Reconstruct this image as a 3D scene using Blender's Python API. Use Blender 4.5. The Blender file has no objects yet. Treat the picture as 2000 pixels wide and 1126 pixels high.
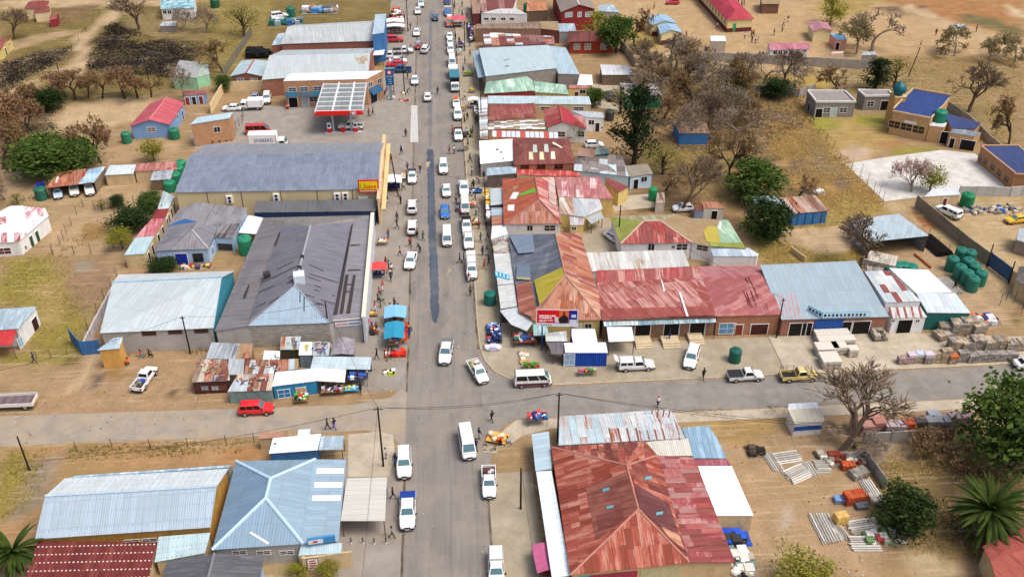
import bpy, bmesh, math, random
import numpy as np
from mathutils import Vector, Matrix, Euler, noise
R = math.radians
rnd = random.Random(7)
sc = bpy.context.scene
COL = sc.collection
# ---------------------------------------------------------------- camera, sky, sun, exposure
FPX, CH, PITCH, YAW = 1900.0, 85.0, 33.4, 4.15
cam_data = bpy.data.cameras.new('camera'); cam = bpy.data.objects.new('camera', cam_data); COL.objects.link(cam)
cam_data.sensor_width = 36; cam_data.lens = 36 * FPX / 2000; cam_data.clip_end = 9000; cam_data.clip_start = 1
cam.location = (0, 0, CH); cam.rotation_euler = (R(90 - PITCH), 0, R(-YAW)); sc.camera = cam
SUN_EL, SUN_AZ = 62, 118                      # elevation; azimuth measured from +Y towards +X
world = bpy.data.worlds.new('World'); sc.world = world; world.use_nodes = True
wn = world.node_tree; wn.nodes.clear()
sky = wn.nodes.new('ShaderNodeTexSky'); sky.sky_type = 'NISHITA'; sky.sun_disc = False
sky.sun_elevation = R(SUN_EL); sky.sun_rotation = R(SUN_AZ); sky.dust_density = 6.0; sky.air_density = 0.8; sky.ozone_density = 0.6
bg = wn.nodes.new('ShaderNodeBackground'); bg.inputs[1].default_value = 0.15
wo = wn.nodes.new('ShaderNodeOutputWorld'); wn.links.new(sky.outputs[0], bg.inputs[0]); wn.links.new(bg.outputs[0], wo.inputs[0])
sl = bpy.data.lights.new('sun', 'SUN'); sl.energy = 1.35; sl.angle = R(24); sl.color = (1, .985, .96)
sun = bpy.data.objects.new('sun', sl); COL.objects.link(sun); sun.location = (0, 0, 300)
sd = Vector((math.sin(R(SUN_AZ)) * math.cos(R(SUN_EL)), math.cos(R(SUN_AZ)) * math.cos(R(SUN_EL)), math.sin(R(SUN_EL))))
sun.rotation_euler = sd.to_track_quat('Z', 'Y').to_euler()
vs = sc.view_settings; vs.view_transform = 'Standard'; vs.look = 'None'; vs.gamma = 1; vs.exposure = 0.27; vs.use_curve_mapping = False
sc.cycles.max_bounces = 5; sc.cycles.use_denoising = True

# ---------------------------------------------------------------- survey: photo point -> place on the ground or on a plane
CM = Euler((R(90 - PITCH), 0, R(-YAW))).to_matrix(); CP = Vector((0, 0, CH))
def ray(px, py): return CM @ Vector(((px - 1000) / FPX, -(py - 563) / FPX, -1))
def G(px, py, z=0.0):
    d = ray(px, py); return CP + d * ((z - CH) / d.z)
def onplane(px, py, p0, n):
    d = ray(px, py); return CP + d * ((p0 - CP).dot(n) / d.dot(n))
def onvert(px, py, a, b):
    n = Vector((b.y - a.y, a.x - b.x, 0)); return onplane(px, py, a, n)

# ---------------------------------------------------------------- materials
MATS = {}
def lin(c):
    if isinstance(c, str):
        c = [int(c[i:i + 2], 16) / 255 for i in (0, 2, 4)]
        return tuple(x / 12.92 if x <= .04045 else ((x + .055) / 1.055) ** 2.4 for x in c)
    return tuple(c)
class NB:
    def __init__(s, name):
        s.m = bpy.data.materials.new(name); s.m.use_nodes = True; s.t = s.m.node_tree; s.t.nodes.clear()
        s.o = s.n('ShaderNodeOutputMaterial'); s.b = s.n('ShaderNodeBsdfPrincipled'); s.l(s.b.outputs[0], s.o.inputs[0])
    def n(s, ty, **k):
        x = s.t.nodes.new(ty)
        for a, v in k.items(): setattr(x, a, v)
        return x
    def l(s, a, b): s.t.links.new(a, b)
    def put(s, sock, v):
        if isinstance(v, bpy.types.NodeSocket): s.l(v, sock)
        elif isinstance(v, tuple) and len(v) == 3 and sock.type == 'RGBA': sock.default_value = (*v, 1)
        else: sock.default_value = v
    def math(s, op, a, b=0.0, c=None):
        x = s.n('ShaderNodeMath', operation=op); s.put(x.inputs[0], a); s.put(x.inputs[1], b)
        if c is not None: s.put(x.inputs[2], c)
        return x.outputs[0]
    def mix(s, f, a, b, bt='MIX'):
        x = s.n('ShaderNodeMix', data_type='RGBA', blend_type=bt); s.put(x.inputs[0], f); s.put(x.inputs[6], a); s.put(x.inputs[7], b)
        return x.outputs[2]
    def ramp(s, f, lo, hi):
        x = s.n('ShaderNodeMapRange'); s.put(x.inputs[0], f); x.inputs[1].default_value = lo; x.inputs[2].default_value = hi
        return x.outputs[0]
    def noise(s, vec, scale, detail=4, rough=.6):
        x = s.n('ShaderNodeTexNoise'); x.inputs['Scale'].default_value = scale; x.inputs['Detail'].default_value = detail; x.inputs['Roughness'].default_value = rough
        if vec is not None: s.l(vec, x.inputs['Vector'])
        return x.outputs[0]
    def scale(s, vec, v):
        x = s.n('ShaderNodeMapping'); s.l(vec, x.inputs[0]); x.inputs['Scale'].default_value = v; return x.outputs[0]
    def obj(s): return s.n('ShaderNodeTexCoord').outputs['Object']
    def uv(s): return s.n('ShaderNodeTexCoord').outputs['UV']
    def pos(s): return s.n('ShaderNodeNewGeometry').outputs['Position']
    def bump(s, h, strength=.3, dist=.05):
        x = s.n('ShaderNodeBump'); x.inputs['Strength'].default_value = strength; x.inputs['Distance'].default_value = dist; s.l(h, x.inputs['Height']); s.l(x.outputs[0], s.b.inputs['Normal'])
    def fin(s, col, rough=.7, spec=.3, metal=0.0):
        s.put(s.b.inputs['Base Color'], col); s.put(s.b.inputs['Roughness'], rough); s.b.inputs['Specular IOR Level'].default_value = spec; s.b.inputs['Metallic'].default_value = metal
        return s.m
def mul(c, k): return tuple(min(1, x * k) for x in c)
def pm(c, var=.18, scale=1.2, rough=.75, spec=.25, dirt=0, metal=0.0):
    """plain painted / plastered / cloth material with blotches and grime"""
    key = ('pm', c, var, scale, rough, dirt, metal)
    if key in MATS: return MATS[key]
    b = NB('surface_%s' % (c if isinstance(c, str) else 'mix')); c = lin(c); p = b.pos()
    col = b.mix(b.ramp(b.noise(p, scale, 5), .3, .7), mul(c, 1 - var), mul(c, 1 + var * .6))
    if dirt: col = b.mix(b.math('MULTIPLY', b.ramp(b.noise(b.scale(p, (1, 1, .35)), .9, 6, .7), .52, .72), dirt), col, (.16, .11, .07))
    m = b.fin(col, rough, spec, metal); MATS[key] = m; return m
def rm(c, alt=None, cover=.5, st=(2.2, .22), rib=.26, seam=.76, rough=.72, soft=.12, dash=None, stripe=None, blot=.1, spec=.14, ribk=.3):
    """corrugated sheet roof: c main colour, alt second colour (rust, wear) covering a share of it in streaks down the slope"""
    key = ('rm', c, alt, cover, st, rib, seam, rough, dash, stripe, blot, ribk)
    if key in MATS: return MATS[key]
    b = NB('sheet_roof_%s' % c); c = lin(c); c = mul(c, .78) if .3 < sum(c) / 3 < .8 else c; uv = b.uv(); sx = b.n('ShaderNodeSeparateXYZ'); b.l(uv, sx.inputs[0]); u, v = sx.outputs[0], sx.outputs[1]
    col = b.mix(b.ramp(b.noise(b.scale(uv, (1.5, .5, 1)), .8, 5, .65), .3, .7), mul(c, 1 - blot), mul(c, 1 + blot))
    # each sheet is a little different in tone
    cell = b.n('ShaderNodeTexWhiteNoise', noise_dimensions='2D'); cx = b.n('ShaderNodeCombineXYZ')
    b.l(b.math('FLOOR', b.math('DIVIDE', u, seam)), cx.inputs[0]); b.l(b.math('FLOOR', b.math('DIVIDE', v, 3.1)), cx.inputs[1]); b.l(cx.outputs[0], cell.inputs[0])
    tone = b.math('MULTIPLY_ADD', cell.outputs[0], blot * 2.2, 1 - blot * 1.1)
    col = b.mixtone(col, tone)
    if alt:
        nz = b.noise(b.scale(uv, (st[0], st[1], 1)), 1.0, 5, .68); big = b.noise(uv, .16, 3)
        f = b.math('ADD', b.math('ADD', b.math('MULTIPLY', nz, .62), b.math('MULTIPLY', big, .28)), b.math('MULTIPLY', cell.outputs[0], .10))
        col = b.mix(b.ramp(f, .5 - (cover - .5) * .45 - soft * .5, .5 - (cover - .5) * .45 + soft * .5), col, lin(alt))
    if stripe:   # (period, share, colour) coloured sheets running down the slope
        w = b.math('LESS_THAN', b.math('FRACT', b.math('DIVIDE', u, stripe[0])), stripe[1]); col = b.mix(b.math('MULTIPLY', w, b.ramp(b.noise(b.scale(uv, (1, .3, 1)), 1, 3), .3, .45)), col, lin(stripe[2]))
    if dash:     # (colour, u period, v period) rows of fixings
        du = b.math('LESS_THAN', b.math('FRACT', b.math('DIVIDE', u, dash[1])), .42); dv = b.math('LESS_THAN', b.math('FRACT', b.math('DIVIDE', v, dash[2])), .14)
        col = b.mix(b.math('MULTIPLY', b.math('MULTIPLY', du, dv), b.ramp(b.noise(uv, 1.1, 3), .36, .46)), col, lin(dash[0]))
    sm = b.math('LESS_THAN', b.math('FRACT', b.math('DIVIDE', u, seam)), .07); sv = b.math('LESS_THAN', b.math('FRACT', b.math('DIVIDE', v, 3.1)), .02)
    col = b.mix(b.math('MULTIPLY', b.math('MAXIMUM', sm, sv), .28), col, (.1, .09, .085))
    b.bump(b.math('SINE', b.math('MULTIPLY', u, 6.2832 / rib)), ribk, .05)
    m = b.fin(col, rough, spec); MATS[key] = m; return m
def _mixtone(b, col, tone):
    x = b.n('ShaderNodeVectorMath', operation='SCALE'); b.l(col, x.inputs[0]); b.put(x.inputs['Scale'], tone); return x.outputs[0]
NB.mixtone = _mixtone
def brick(c, mortar='b0a294', sc_=1.0):
    key = ('brick', c, sc_)
    if key in MATS: return MATS[key]
    b = NB('brick_wall'); uv = b.uv(); t = b.n('ShaderNodeTexBrick'); b.l(uv, t.inputs[0]); c0 = lin(c)
    b.put(t.inputs['Color1'], mul(c0, .8)); b.put(t.inputs['Color2'], mul(c0, 1.15)); b.put(t.inputs['Mortar'], lin(mortar))
    t.inputs['Scale'].default_value = 1; t.inputs['Mortar Size'].default_value = .018 * sc_; t.inputs['Brick Width'].default_value = .42 * sc_; t.inputs['Row Height'].default_value = .17 * sc_
    col = b.mix(b.ramp(b.noise(uv, .8, 5), .35, .7), b.mixtone(t.outputs[0], .8), t.outputs[0])
    m = b.fin(col, .85, .2); MATS[key] = m; return m
def glass(c='20282e', rough=.12):
    key = ('glass', c)
    if key not in MATS:
        b = NB('window_glass'); MATS[key] = b.fin(lin(c), rough, .6)
    return MATS[key]
def paint(c, rough=.32):
    key = ('paint', c)
    if key not in MATS:
        b = NB('vehicle_paint'); cc = lin(c); col = b.mix(b.ramp(b.noise(b.obj(), 1.7, 4), .45, .75), cc, mul(cc, .82)); col = b.mix(b.math('MULTIPLY', b.ramp(b.noise(b.obj(), 3.1, 5), .5, .72), .3), col, lin('a89a84')); b.b.inputs['Coat Weight'].default_value = .4; b.b.inputs['Coat Roughness'].default_value = .15; MATS[key] = b.fin(col, rough, .4)
    return MATS[key]
def leafm(cols, name='leaves'):
    key = ('leaf', tuple(cols))
    if key not in MATS:
        b = NB(name); g = b.n('ShaderNodeNewGeometry'); rp = b.n('ShaderNodeValToRGB'); e = rp.color_ramp.elements
        while len(e) < len(cols): e.new(.5)
        for i, c in enumerate(cols): e[i].position = i / (len(cols) - 1); e[i].color = (*lin(c), 1)
        f = b.math('ADD', b.math('MULTIPLY', g.outputs['Random Per Island'], .6), b.math('MULTIPLY', b.ramp(b.noise(b.obj(), .55, 2), .35, .65), .4)); b.l(f, rp.inputs[0])
        b.fin(rp.outputs[0], .7, .15)
        tr = b.n('ShaderNodeBsdfTranslucent'); b.l(rp.outputs[0], tr.inputs[0]); mx = b.n('ShaderNodeMixShader'); mx.inputs[0].default_value = .3
        b.l(b.b.outputs[0], mx.inputs[1]); b.l(tr.outputs[0], mx.inputs[2]); b.l(mx.outputs[0], b.o.inputs[0]); MATS[key] = b.m
    return MATS[key]

# ---------------------------------------------------------------- objects
ORG = {}
def tag(o, label=None, cat=None, group=None, kind=None):
    if label: o['label'] = label
    if cat: o['category'] = cat
    if group: o['group'] = group
    if kind: o['kind'] = kind
    return o
def thing(name, label, cat, loc, group=None, rz=0):
    o = bpy.data.objects.new(name, None); COL.objects.link(o); o.location = loc; o.rotation_euler = (0, 0, rz); o.empty_display_size = .3
    ORG[o.name] = Vector(loc); return tag(o, label, cat, group)
def mesh(name, V, F, uv=None, smooth=False):
    me = bpy.data.meshes.new(name); me.from_pydata([tuple(v) for v in V], [], F)
    if uv:
        ul = me.uv_layers.new(name='UVMap'); k = 0
        for f in uv:
            for q in f: ul.data[k].uv = q; k += 1
    if smooth:
        for p in me.polygons: p.use_smooth = True
    return me
def put(name, me, mt, parent=None, M=None):
    o = bpy.data.objects.new(name, me); COL.objects.link(o)
    if parent is not None: o.parent = parent
    if mt is not None:
        if len(me.materials) == 0: me.materials.append(mt)
        elif me.materials[0] != mt: o.material_slots[0].link = 'OBJECT'; o.material_slots[0].material = mt
    if M is not None: o.matrix_local = M
    return o
def part(root, name, V, F, mt, parent=None, uv=None, smooth=False):
    """V in world metres; root is the thing the part belongs to"""
    og = ORG[root.name] if root is not None else Vector((0, 0, 0))
    return put(name, mesh(name, [Vector(v) - og for v in V], F, uv, smooth), mt, parent or root)
def uvframe(n, ref=None):
    n = n.normalized(); u = Vector((0, 0, 1)).cross(n)
    if u.length < .02: u = ref if ref else Vector((1, 0, 0))
    u = u.normalized(); return u, n.cross(u).normalized()
def fnormal(P):
    n = Vector((0, 0, 0))
    for i in range(len(P)):
        a, b = P[i], P[(i + 1) % len(P)]; n += Vector(((a.y - b.y) * (a.z + b.z), (a.z - b.z) * (a.x + b.x), (a.x - b.x) * (a.y + b.y)))
    return n.normalized()
def slab(P, th, up=True, uvr=None):
    """closed prism under polygon P (thickness along its normal); returns V,F,uv"""
    P = [Vector(p) for p in P]; n = fnormal(P)
    if up and n.z < 0: P = P[::-1]; n = -n
    k = len(P); V = P + [p - n * th for p in P]; F = [list(range(k)), list(range(2 * k - 1, k - 1, -1))] + [[i, i + k, (i + 1) % k + k, (i + 1) % k] for i in range(k)]
    u, v = uvframe(n, uvr)
    return V, F, [[(V[i].dot(u), V[i].dot(v)) for i in f] for f in F]
def boxv(x0, x1, y0, y1, z0, z1):
    V = [Vector((x, y, z)) for z in (z0, z1) for y in (y0, y1) for x in (x0, x1)]
    return V, [[0, 2, 3, 1], [4, 5, 7, 6], [0, 1, 5, 4], [2, 6, 7, 3], [0, 4, 6, 2], [1, 3, 7, 5]]
def xf(V, loc, rz=0):
    c, s = math.cos(rz), math.sin(rz); l = Vector(loc); return [Vector((v[0] * c - v[1] * s, v[0] * s + v[1] * c, v[2])) + l for v in V]
def tube(a, b, r0, r1=None, k=6):
    a, b = Vector(a), Vector(b); r1 = r0 if r1 is None else r1; d = (b - a).normalized(); u = d.orthogonal().normalized(); w = d.cross(u)
    V = [p + (u * math.cos(6.2832 * i / k) + w * math.sin(6.2832 * i / k)) * r for p, r in ((a, r0), (b, r1)) for i in range(k)]
    return V, [[i, (i + 1) % k, (i + 1) % k + k, i + k] for i in range(k)] + [list(range(k - 1, -1, -1)), list(range(k, 2 * k))]
def join(L):
    V, F = [], []
    for v, f in L:
        n = len(V); V += [Vector(q) for q in v]; F += [[i + n for i in g] for g in f]
    return V, F
def lathe(prof, k=16, loc=(0, 0, 0)):
    V, F = [], []; l = Vector(loc)
    for r, z in prof:
        for i in range(k): V.append(l + Vector((r * math.cos(6.2832 * i / k), r * math.sin(6.2832 * i / k), z)))
    for j in range(len(prof) - 1):
        for i in range(k): F.append([j * k + i, j * k + (i + 1) % k, (j + 1) * k + (i + 1) % k, (j + 1) * k + i])
    F.append(list(range(k - 1, -1, -1))); F.append([(len(prof) - 1) * k + i for i in range(k)])
    return V, F
TXT = {}
def text_part(root, s, origin, right, up, h, mt, parent=None, name='lettering', width=None, ext=.01):
    """lettering standing proud of a board: origin = lower left, right/up unit vectors"""
    if s not in TXT:
        cu = bpy.data.curves.new('t', 'FONT'); cu.body = s; cu.extrude = .02; o = bpy.data.objects.new('t', cu); COL.objects.link(o)
        dg = bpy.context.evaluated_depsgraph_get(); me = bpy.data.meshes.new_from_object(o.evaluated_get(dg)); COL.objects.unlink(o); bpy.data.objects.remove(o); TXT[s] = me
    me = TXT[s]; xs = [v.co.x for v in me.vertices]; w0 = max(xs) - min(xs); kx = h if width is None else width / w0
    n = Vector(right).cross(Vector(up)); og = ORG[root.name]
    V = [Vector(origin) + Vector(right) * ((v.co.x - min(xs)) * kx) + Vector(up) * (v.co.y * h / .72) + n * (v.co.z * .5 + ext) - og for v in me.vertices]
    return put(name, mesh(name, V, [list(p.vertices) for p in me.polygons]), mt, parent or root)
# ---------------------------------------------------------------- ground, roads, pavements
def P2(L): return np.array([[G(*p).x, G(*p).y] for p in L])
def sdist(pts, poly):
    """signed distance (inside positive) of many points to a polygon"""
    ins = np.zeros(len(pts), bool); dm = np.full(len(pts), 1e9)
    for i in range(len(poly)):
        a, b = poly[i], poly[(i + 1) % len(poly)]; ab = b - a
        t = np.clip(((pts - a) @ ab) / (ab @ ab + 1e-9), 0, 1); d = np.hypot(*(pts - a - t[:, None] * ab).T); dm = np.minimum(dm, d)
        c = ((a[1] > pts[:, 1]) != (b[1] > pts[:, 1])) & (pts[:, 0] < (b[0] - a[0]) * (pts[:, 1] - a[1]) / (b[1] - a[1] + 1e-12) + a[0]); ins ^= c
    return np.where(ins, dm, -dm)
DIRT, PALE, TAN, ORG_, GRASS, DRY, BURNT, SCRUB, OLIVE, BROWN, DARK = 'b3946a', 'd3b68a', 'c3a277', 'bd8a52', 'a2923f', 'b08a48', '40352f', '85705a', '87743f', '866c4b', '6b5840'
ZONES = [  # photo outline on the ground, colour, feather in metres
 ([(0, 0), (830, 0), (780, 120), (440, 150), (240, 200), (0, 230)], OLIVE, 4), ([(0, 0), (0, 20), (200, 12), (420, 8), (420, 0)], PALE, 3),
 ([(380, 0), (540, 0), (500, 110), (430, 150), (400, 60)], 'a08c4e', 3),
 ([(215, 42), (196, 72), (180, 78), (163, 135), (210, 142), (330, 152), (385, 118), (402, 88), (330, 72), (270, 84), (240, 45)], BURNT, 1.6),
 ([(0, 125), (60, 100), (145, 90), (138, 116), (95, 132), (40, 165), (0, 185)], '564940', 2), ([(0, 140), (40, 110), (80, 112), (60, 130), (10, 150)], SCRUB, 3), ([(80, 20), (200, 8), (170, 40), (95, 55)], BROWN, 3), ([(250, 20), (420, 30), (400, 75), (250, 70)], '9a8458', 3),
 ([(226, 12), (172, 56), (142, 74), (148, 112), (118, 160), (145, 165), (172, 112), (177, 72), (216, 42), (250, 18)], PALE, 1), ([(0, 85), (60, 72), (140, 58), (150, 66), (60, 88), (0, 104)], 'c0a37a', 1.2), ([(0, 180), (60, 152), (125, 130), (140, 140), (60, 170), (0, 205)], 'c0a37a', 1.5),
 ([(0, 200), (120, 165), (130, 200), (110, 250), (0, 270)], BROWN, 4), ([(105, 205), (300, 190), (290, 235), (190, 250), (100, 248)], PALE, 2), ([(190, 300), (330, 262), (350, 300), (250, 320), (200, 318)], TAN, 2), ([(0, 330), (330, 330), (350, 400), (240, 500), (100, 500), (90, 400), (0, 400)], 'c4a57c', 3),
 ([(167, 437), (240, 432), (232, 462), (166, 470)], 'a88650', 1), ([(0, 505), (110, 495), (140, 545), (195, 570), (150, 690), (60, 690), (30, 600), (0, 590)], GRASS, 2.5), ([(60, 560), (140, 540), (130, 620), (90, 640)], 'b79d5c', 2), ([(128, 500), (205, 498), (225, 530), (168, 625), (138, 600)], 'a78767', 1.6), ([(140, 505), (182, 508), (176, 530), (145, 535)], 'a89f94', .6),
 ([(0, 692), (420, 690), (500, 700), (400, 800), (0, 812)], 'bb9a72', 2), ([(0, 690), (160, 690), (120, 712), (0, 720)], GRASS, 1.5), ([(125, 695), (160, 695), (150, 712), (122, 710)], OLIVE, .6), ([(175, 695), (183, 697), (160, 745), (135, 775), (128, 770), (160, 725)], PALE, .6), ([(180, 735), (200, 728), (205, 742), (182, 758)], '6f6358', .5), ([(208, 715), (240, 715), (245, 735), (215, 745)], 'a3834e', .8), ([(330, 765), (350, 762), (352, 775), (335, 778)], '6a5236', .5),
 ([(0, 870), (480, 852), (560, 890), (480, 930), (100, 1000), (0, 1126)], 'bd9564', 2.5), ([(0, 880), (60, 880), (40, 960), (0, 1010)], GRASS, 2), ([(60, 900), (120, 890), (100, 980), (30, 1010)], 'a2917a', 1.5), ([(440, 875), (520, 865), (520, 895), (430, 905)], ORG_, 1),
 # right hand side
 ([(1080, 0), (2000, 0), (2000, 130), (1560, 160), (1300, 140), (1200, 80)], 'cdab7b', 4), ([(1700, 0), (2000, 0), (2000, 75), (1930, 62), (1860, 40), (1790, 14)], 'b9834f', 2), ([(1690, 12), (1800, 12), (1830, 26), (1790, 30), (1700, 20)], '7b6450', 1.5), ([(1880, 28), (1930, 30), (2000, 62), (2000, 75), (1950, 65), (1890, 42)], '80754a', 1.5), ([(1780, 8), (1880, 55), (2000, 92), (2000, 105), (1880, 72), (1760, 14)], 'd2b58a', 1.2), ([(1930, 0), (2000, 20), (2000, 42), (1960, 14)], 'dcc39a', 1),
 ([(1225, 50), (1260, 60), (1300, 92), (1240, 100)], 'b79b4a', 2), ([(1600, 0), (1720, 0), (1700, 20), (1640, 40), (1590, 20)], 'b79c58', 3), ([(1700, 110), (1990, 108), (2000, 200), (1850, 170), (1700, 130)], 'a58a58', 3),
 ([(1250, 130), (1600, 128), (1900, 150), (2000, 240), (2000, 330), (1900, 280), (1760, 190), (1560, 180), (1480, 190), (1260, 180)], 'a58d5c', 4), ([(1380, 118), (1640, 122), (1640, 145), (1420, 142)], 'cdb184', 1.5), ([(1530, 150), (1620, 152), (1610, 172), (1560, 172)], 'c2a352', 2),
 ([(1230, 180), (1490, 180), (1600, 330), (1660, 420), (1450, 440), (1240, 400)], BROWN, 5), ([(1300, 190), (1340, 190), (1360, 290), (1290, 270)], 'ad8a5c', 2), ([(1240, 280), (1440, 290), (1420, 340), (1260, 340)], OLIVE, 3),
 ([(1480, 190), (1560, 190), (1660, 320), (1735, 405), (1700, 418), (1640, 425), (1560, 380), (1500, 290)], DRY, 2), ([(1475, 195), (1530, 200), (1570, 240), (1500, 240)], SCRUB, 2), ([(1560, 240), (1640, 320), (1660, 370), (1600, 350)], '9d8762', 2.5), ([(1530, 300), (1580, 310), (1590, 350), (1540, 340)], SCRUB, 2), ([(1640, 335), (1670, 350), (1660, 375), (1620, 360)], SCRUB, 1.5),
 ([(1360, 330), (1420, 360), (1460, 425), (1380, 400)], 'a98c5c', 2.5), ([(1240, 400), (1300, 396), (1340, 420), (1240, 420)], '78683a', 1.5),
 ([(1565, 218), (1600, 225), (1740, 232), (1735, 300), (1690, 318), (1640, 316), (1610, 270)], 'bfa05c', 1.5), ([(1575, 222), (1640, 238), (1600, 262)], 'a8a23e', 1.5), ([(1670, 222), (1735, 228), (1720, 255), (1670, 240)], 'a9a541', 1), ([(1660, 280), (1730, 290), (1700, 316), (1650, 312)], 'd2b596', 2), ([(1720, 275), (1760, 280), (1760, 300), (1725, 296)], 'b98a57', 1), ([(1740, 288), (1830, 290), (1760, 312), (1730, 310)], 'a89a4a', 1),
 ([(1450, 428), (1700, 420), (1700, 520), (1480, 520)], 'a39042', 2), ([(1520, 455), (1640, 440), (1680, 455), (1640, 500), (1590, 490), (1530, 470)], 'd0b389', 2), ([(1640, 380), (1740, 400), (1700, 432), (1600, 430)], 'b0974a', 1.5),
 ([(1730, 400), (1800, 380), (2000, 370), (2000, 620), (1880, 540), (1780, 430)], 'cdb182', 2), ([(1780, 412), (1830, 440), (1834, 448), (1800, 444)], 'a8642f', .8), ([(1890, 580), (1950, 590), (1960, 612), (1905, 620)], 'c6c2ba', .8), ([(1740, 480), (1900, 500), (1990, 640), (1700, 640)], 'c2a47c', 2), ([(1770, 672), (1830, 670), (1828, 680), (1772, 680)], GRASS, .6), ([(1980, 600), (2000, 595), (2000, 640), (1960, 625)], OLIVE, 1),
 ([(1340, 800), (1540, 800), (1690, 850), (1720, 1126), (1420, 1126)], 'c0a078', 2), ([(1345, 805), (1530, 800), (1520, 850), (1440, 870), (1350, 830)], 'b7965c', 1.5), ([(1520, 985), (1545, 985), (1550, 1020), (1530, 1040)], 'cbb8a0', .8), ([(1690, 850), (2000, 870), (2000, 1090), (1780, 1090), (1700, 1000)], '8c7647', 2.5), ([(1690, 866), (1780, 866), (1800, 895), (1720, 900)], 'b7a184', 1), ([(1850, 900), (2000, 880), (2000, 1040), (1900, 1080), (1840, 1000)], DARK, 3), ([(1765, 1075), (1800, 1070), (1880, 1110), (1880, 1126), (1790, 1126)], 'cbb489', .5),
 ([(640, 740), (760, 700), (770, 830), (680, 850), (560, 840), (600, 800)], 'b2946c', 2), ([(670, 845), (775, 845), (770, 1126), (520, 1126), (520, 1070), (670, 1060)], 'b79f78', 1.2)]
def ground():
    g = lambda a, b, s: list(np.arange(a, b + .01, s))
    xs = [-4000, -1200, -500, -260] + g(-180, -75, 2.5)[:-1] + g(-75, 95, 1.1) + g(97.5, 220, 2.5) + [300, 600, 1400, 4000]
    ys = [-3000, -600, -120, 0, 40] + g(60, 190, 1.1) + g(192, 330, 2.0) + [360, 420, 600, 1200, 2600, 6000]
    X, Y = np.meshgrid(xs, ys); pts = np.stack([X.ravel(), Y.ravel()], 1)
    wob = np.array([noise.noise(Vector((x * .11, y * .11, 3))) * 2.6 + noise.noise(Vector((x * .4, y * .4, 9))) * .9 if abs(x) < 240 and 40 < y < 350 else 0 for x, y in pts])
    col = np.tile(np.array(lin(DIRT)), (len(pts), 1))
    for poly, c, f in ZONES:
        pl = P2(poly); lo, hi = pl.min(0) - f * 3, pl.max(0) + f * 3; m = np.all((pts > lo) & (pts < hi), 1)
        if not m.any(): continue
        w = np.clip((sdist(pts[m], pl) + wob[m] * min(1, f * .5)) / f + .5, 0, 1)[:, None]; w = w * w * (3 - 2 * w)
        col[m] = col[m] * (1 - w) + np.array(lin(c)) * w
    nx = len(xs); V = [(x, y, 0) for x, y in pts]; F = [[j * nx + i, j * nx + i + 1, (j + 1) * nx + i + 1, (j + 1) * nx + i] for j in range(len(ys) - 1) for i in range(nx - 1)]
    me = mesh('ground', V, F); at = me.attributes.new('soil', 'FLOAT_COLOR', 'POINT'); at.data.foreach_set('color', np.concatenate([col, np.ones((len(col), 1))], 1).astype(np.float32).ravel())
    b = NB('soil'); a = b.n('ShaderNodeAttribute', attribute_name='soil'); p = b.pos()
    n1 = b.noise(p, .35, 8, .7); n2 = b.noise(p, 2.6, 6, .75); n3 = b.noise(b.scale(p, (1, 1, 1)), .09, 4)
    c = b.mixtone(a.outputs['Color'], b.math('MULTIPLY', b.math('MULTIPLY_ADD', n1, .9, .38), b.math('MULTIPLY_ADD', n2, .9, .52)))
    c = b.mix(b.math('MULTIPLY', b.ramp(n3, .52, .66), .35), c, lin('94824a')); c = b.mix(b.math('MULTIPLY', b.ramp(n1, .6, .8), .4), c, lin('c4ab84')); c = b.mix(b.math('MULTIPLY', b.ramp(n2, .6, .72), .5), c, lin('5d4a38')); c = b.mix(b.math('MULTIPLY', b.ramp(b.noise(p, 9, 4, .7), .62, .7), .4), c, lin('d9cdb8')); hs = b.n('ShaderNodeHueSaturation'); hs.inputs['Saturation'].default_value = .95; hs.inputs['Value'].default_value = .82; b.l(c, hs.inputs['Color']); c = hs.outputs[0]
    c = b.mix(b.math('MULTIPLY', b.ramp(b.noise(b.scale(p, (.1, 1.3, 1)), 1, 5), .56, .68), .45), c, lin('c9b595')); c = b.mix(b.math('MULTIPLY', b.ramp(b.noise(b.scale(p, (1.4, .16, 1)), .8, 5), .58, .7), .4), c, lin('7a6650')); b.bump(n2, .6, .15); b.fin(c, .95, .1); put('ground', me, b.m)['kind'] = 'structure'
ground()
def asphaltm(c, name, brown='a3927a', lo=.45, hi=.75, ystretch=.06):
    b = NB(name); p = b.pos(); n1 = b.noise(b.scale(p, (.5, ystretch, 1)), 1, 6, .65); n2 = b.noise(p, 5, 5, .7); n3 = b.noise(p, .22, 6, .65); n4 = b.noise(b.scale(p, (3.2, .12, 1)), 1, 4, .6)
    c0 = lin(c); col = b.mix(b.ramp(n1, .35, .68), mul(c0, .8), mul(c0, 1.12)); col = b.mix(b.math('MULTIPLY', b.ramp(n3, lo, hi), .85), col, lin(brown))
    col = b.mix(b.math('MULTIPLY', b.ramp(n4, .6, .75), .35), col, mul(c0, .5)); col = b.mixtone(col, b.math('MULTIPLY_ADD', n2, .5, .75)); b.bump(n2, .25, .02); return b.fin(col, .9, .2)
def sheet(name, L, z, mt, world=False):
    P = [Vector((x, y, z)) for x, y in L] if world else [Vector((G(*p).x, G(*p).y, z)) for p in L]
    if fnormal(P).z < 0: P.reverse()
    o = put(name, mesh(name, P, [list(range(len(P)))]), mt); o['kind'] = 'structure'; return o
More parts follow.
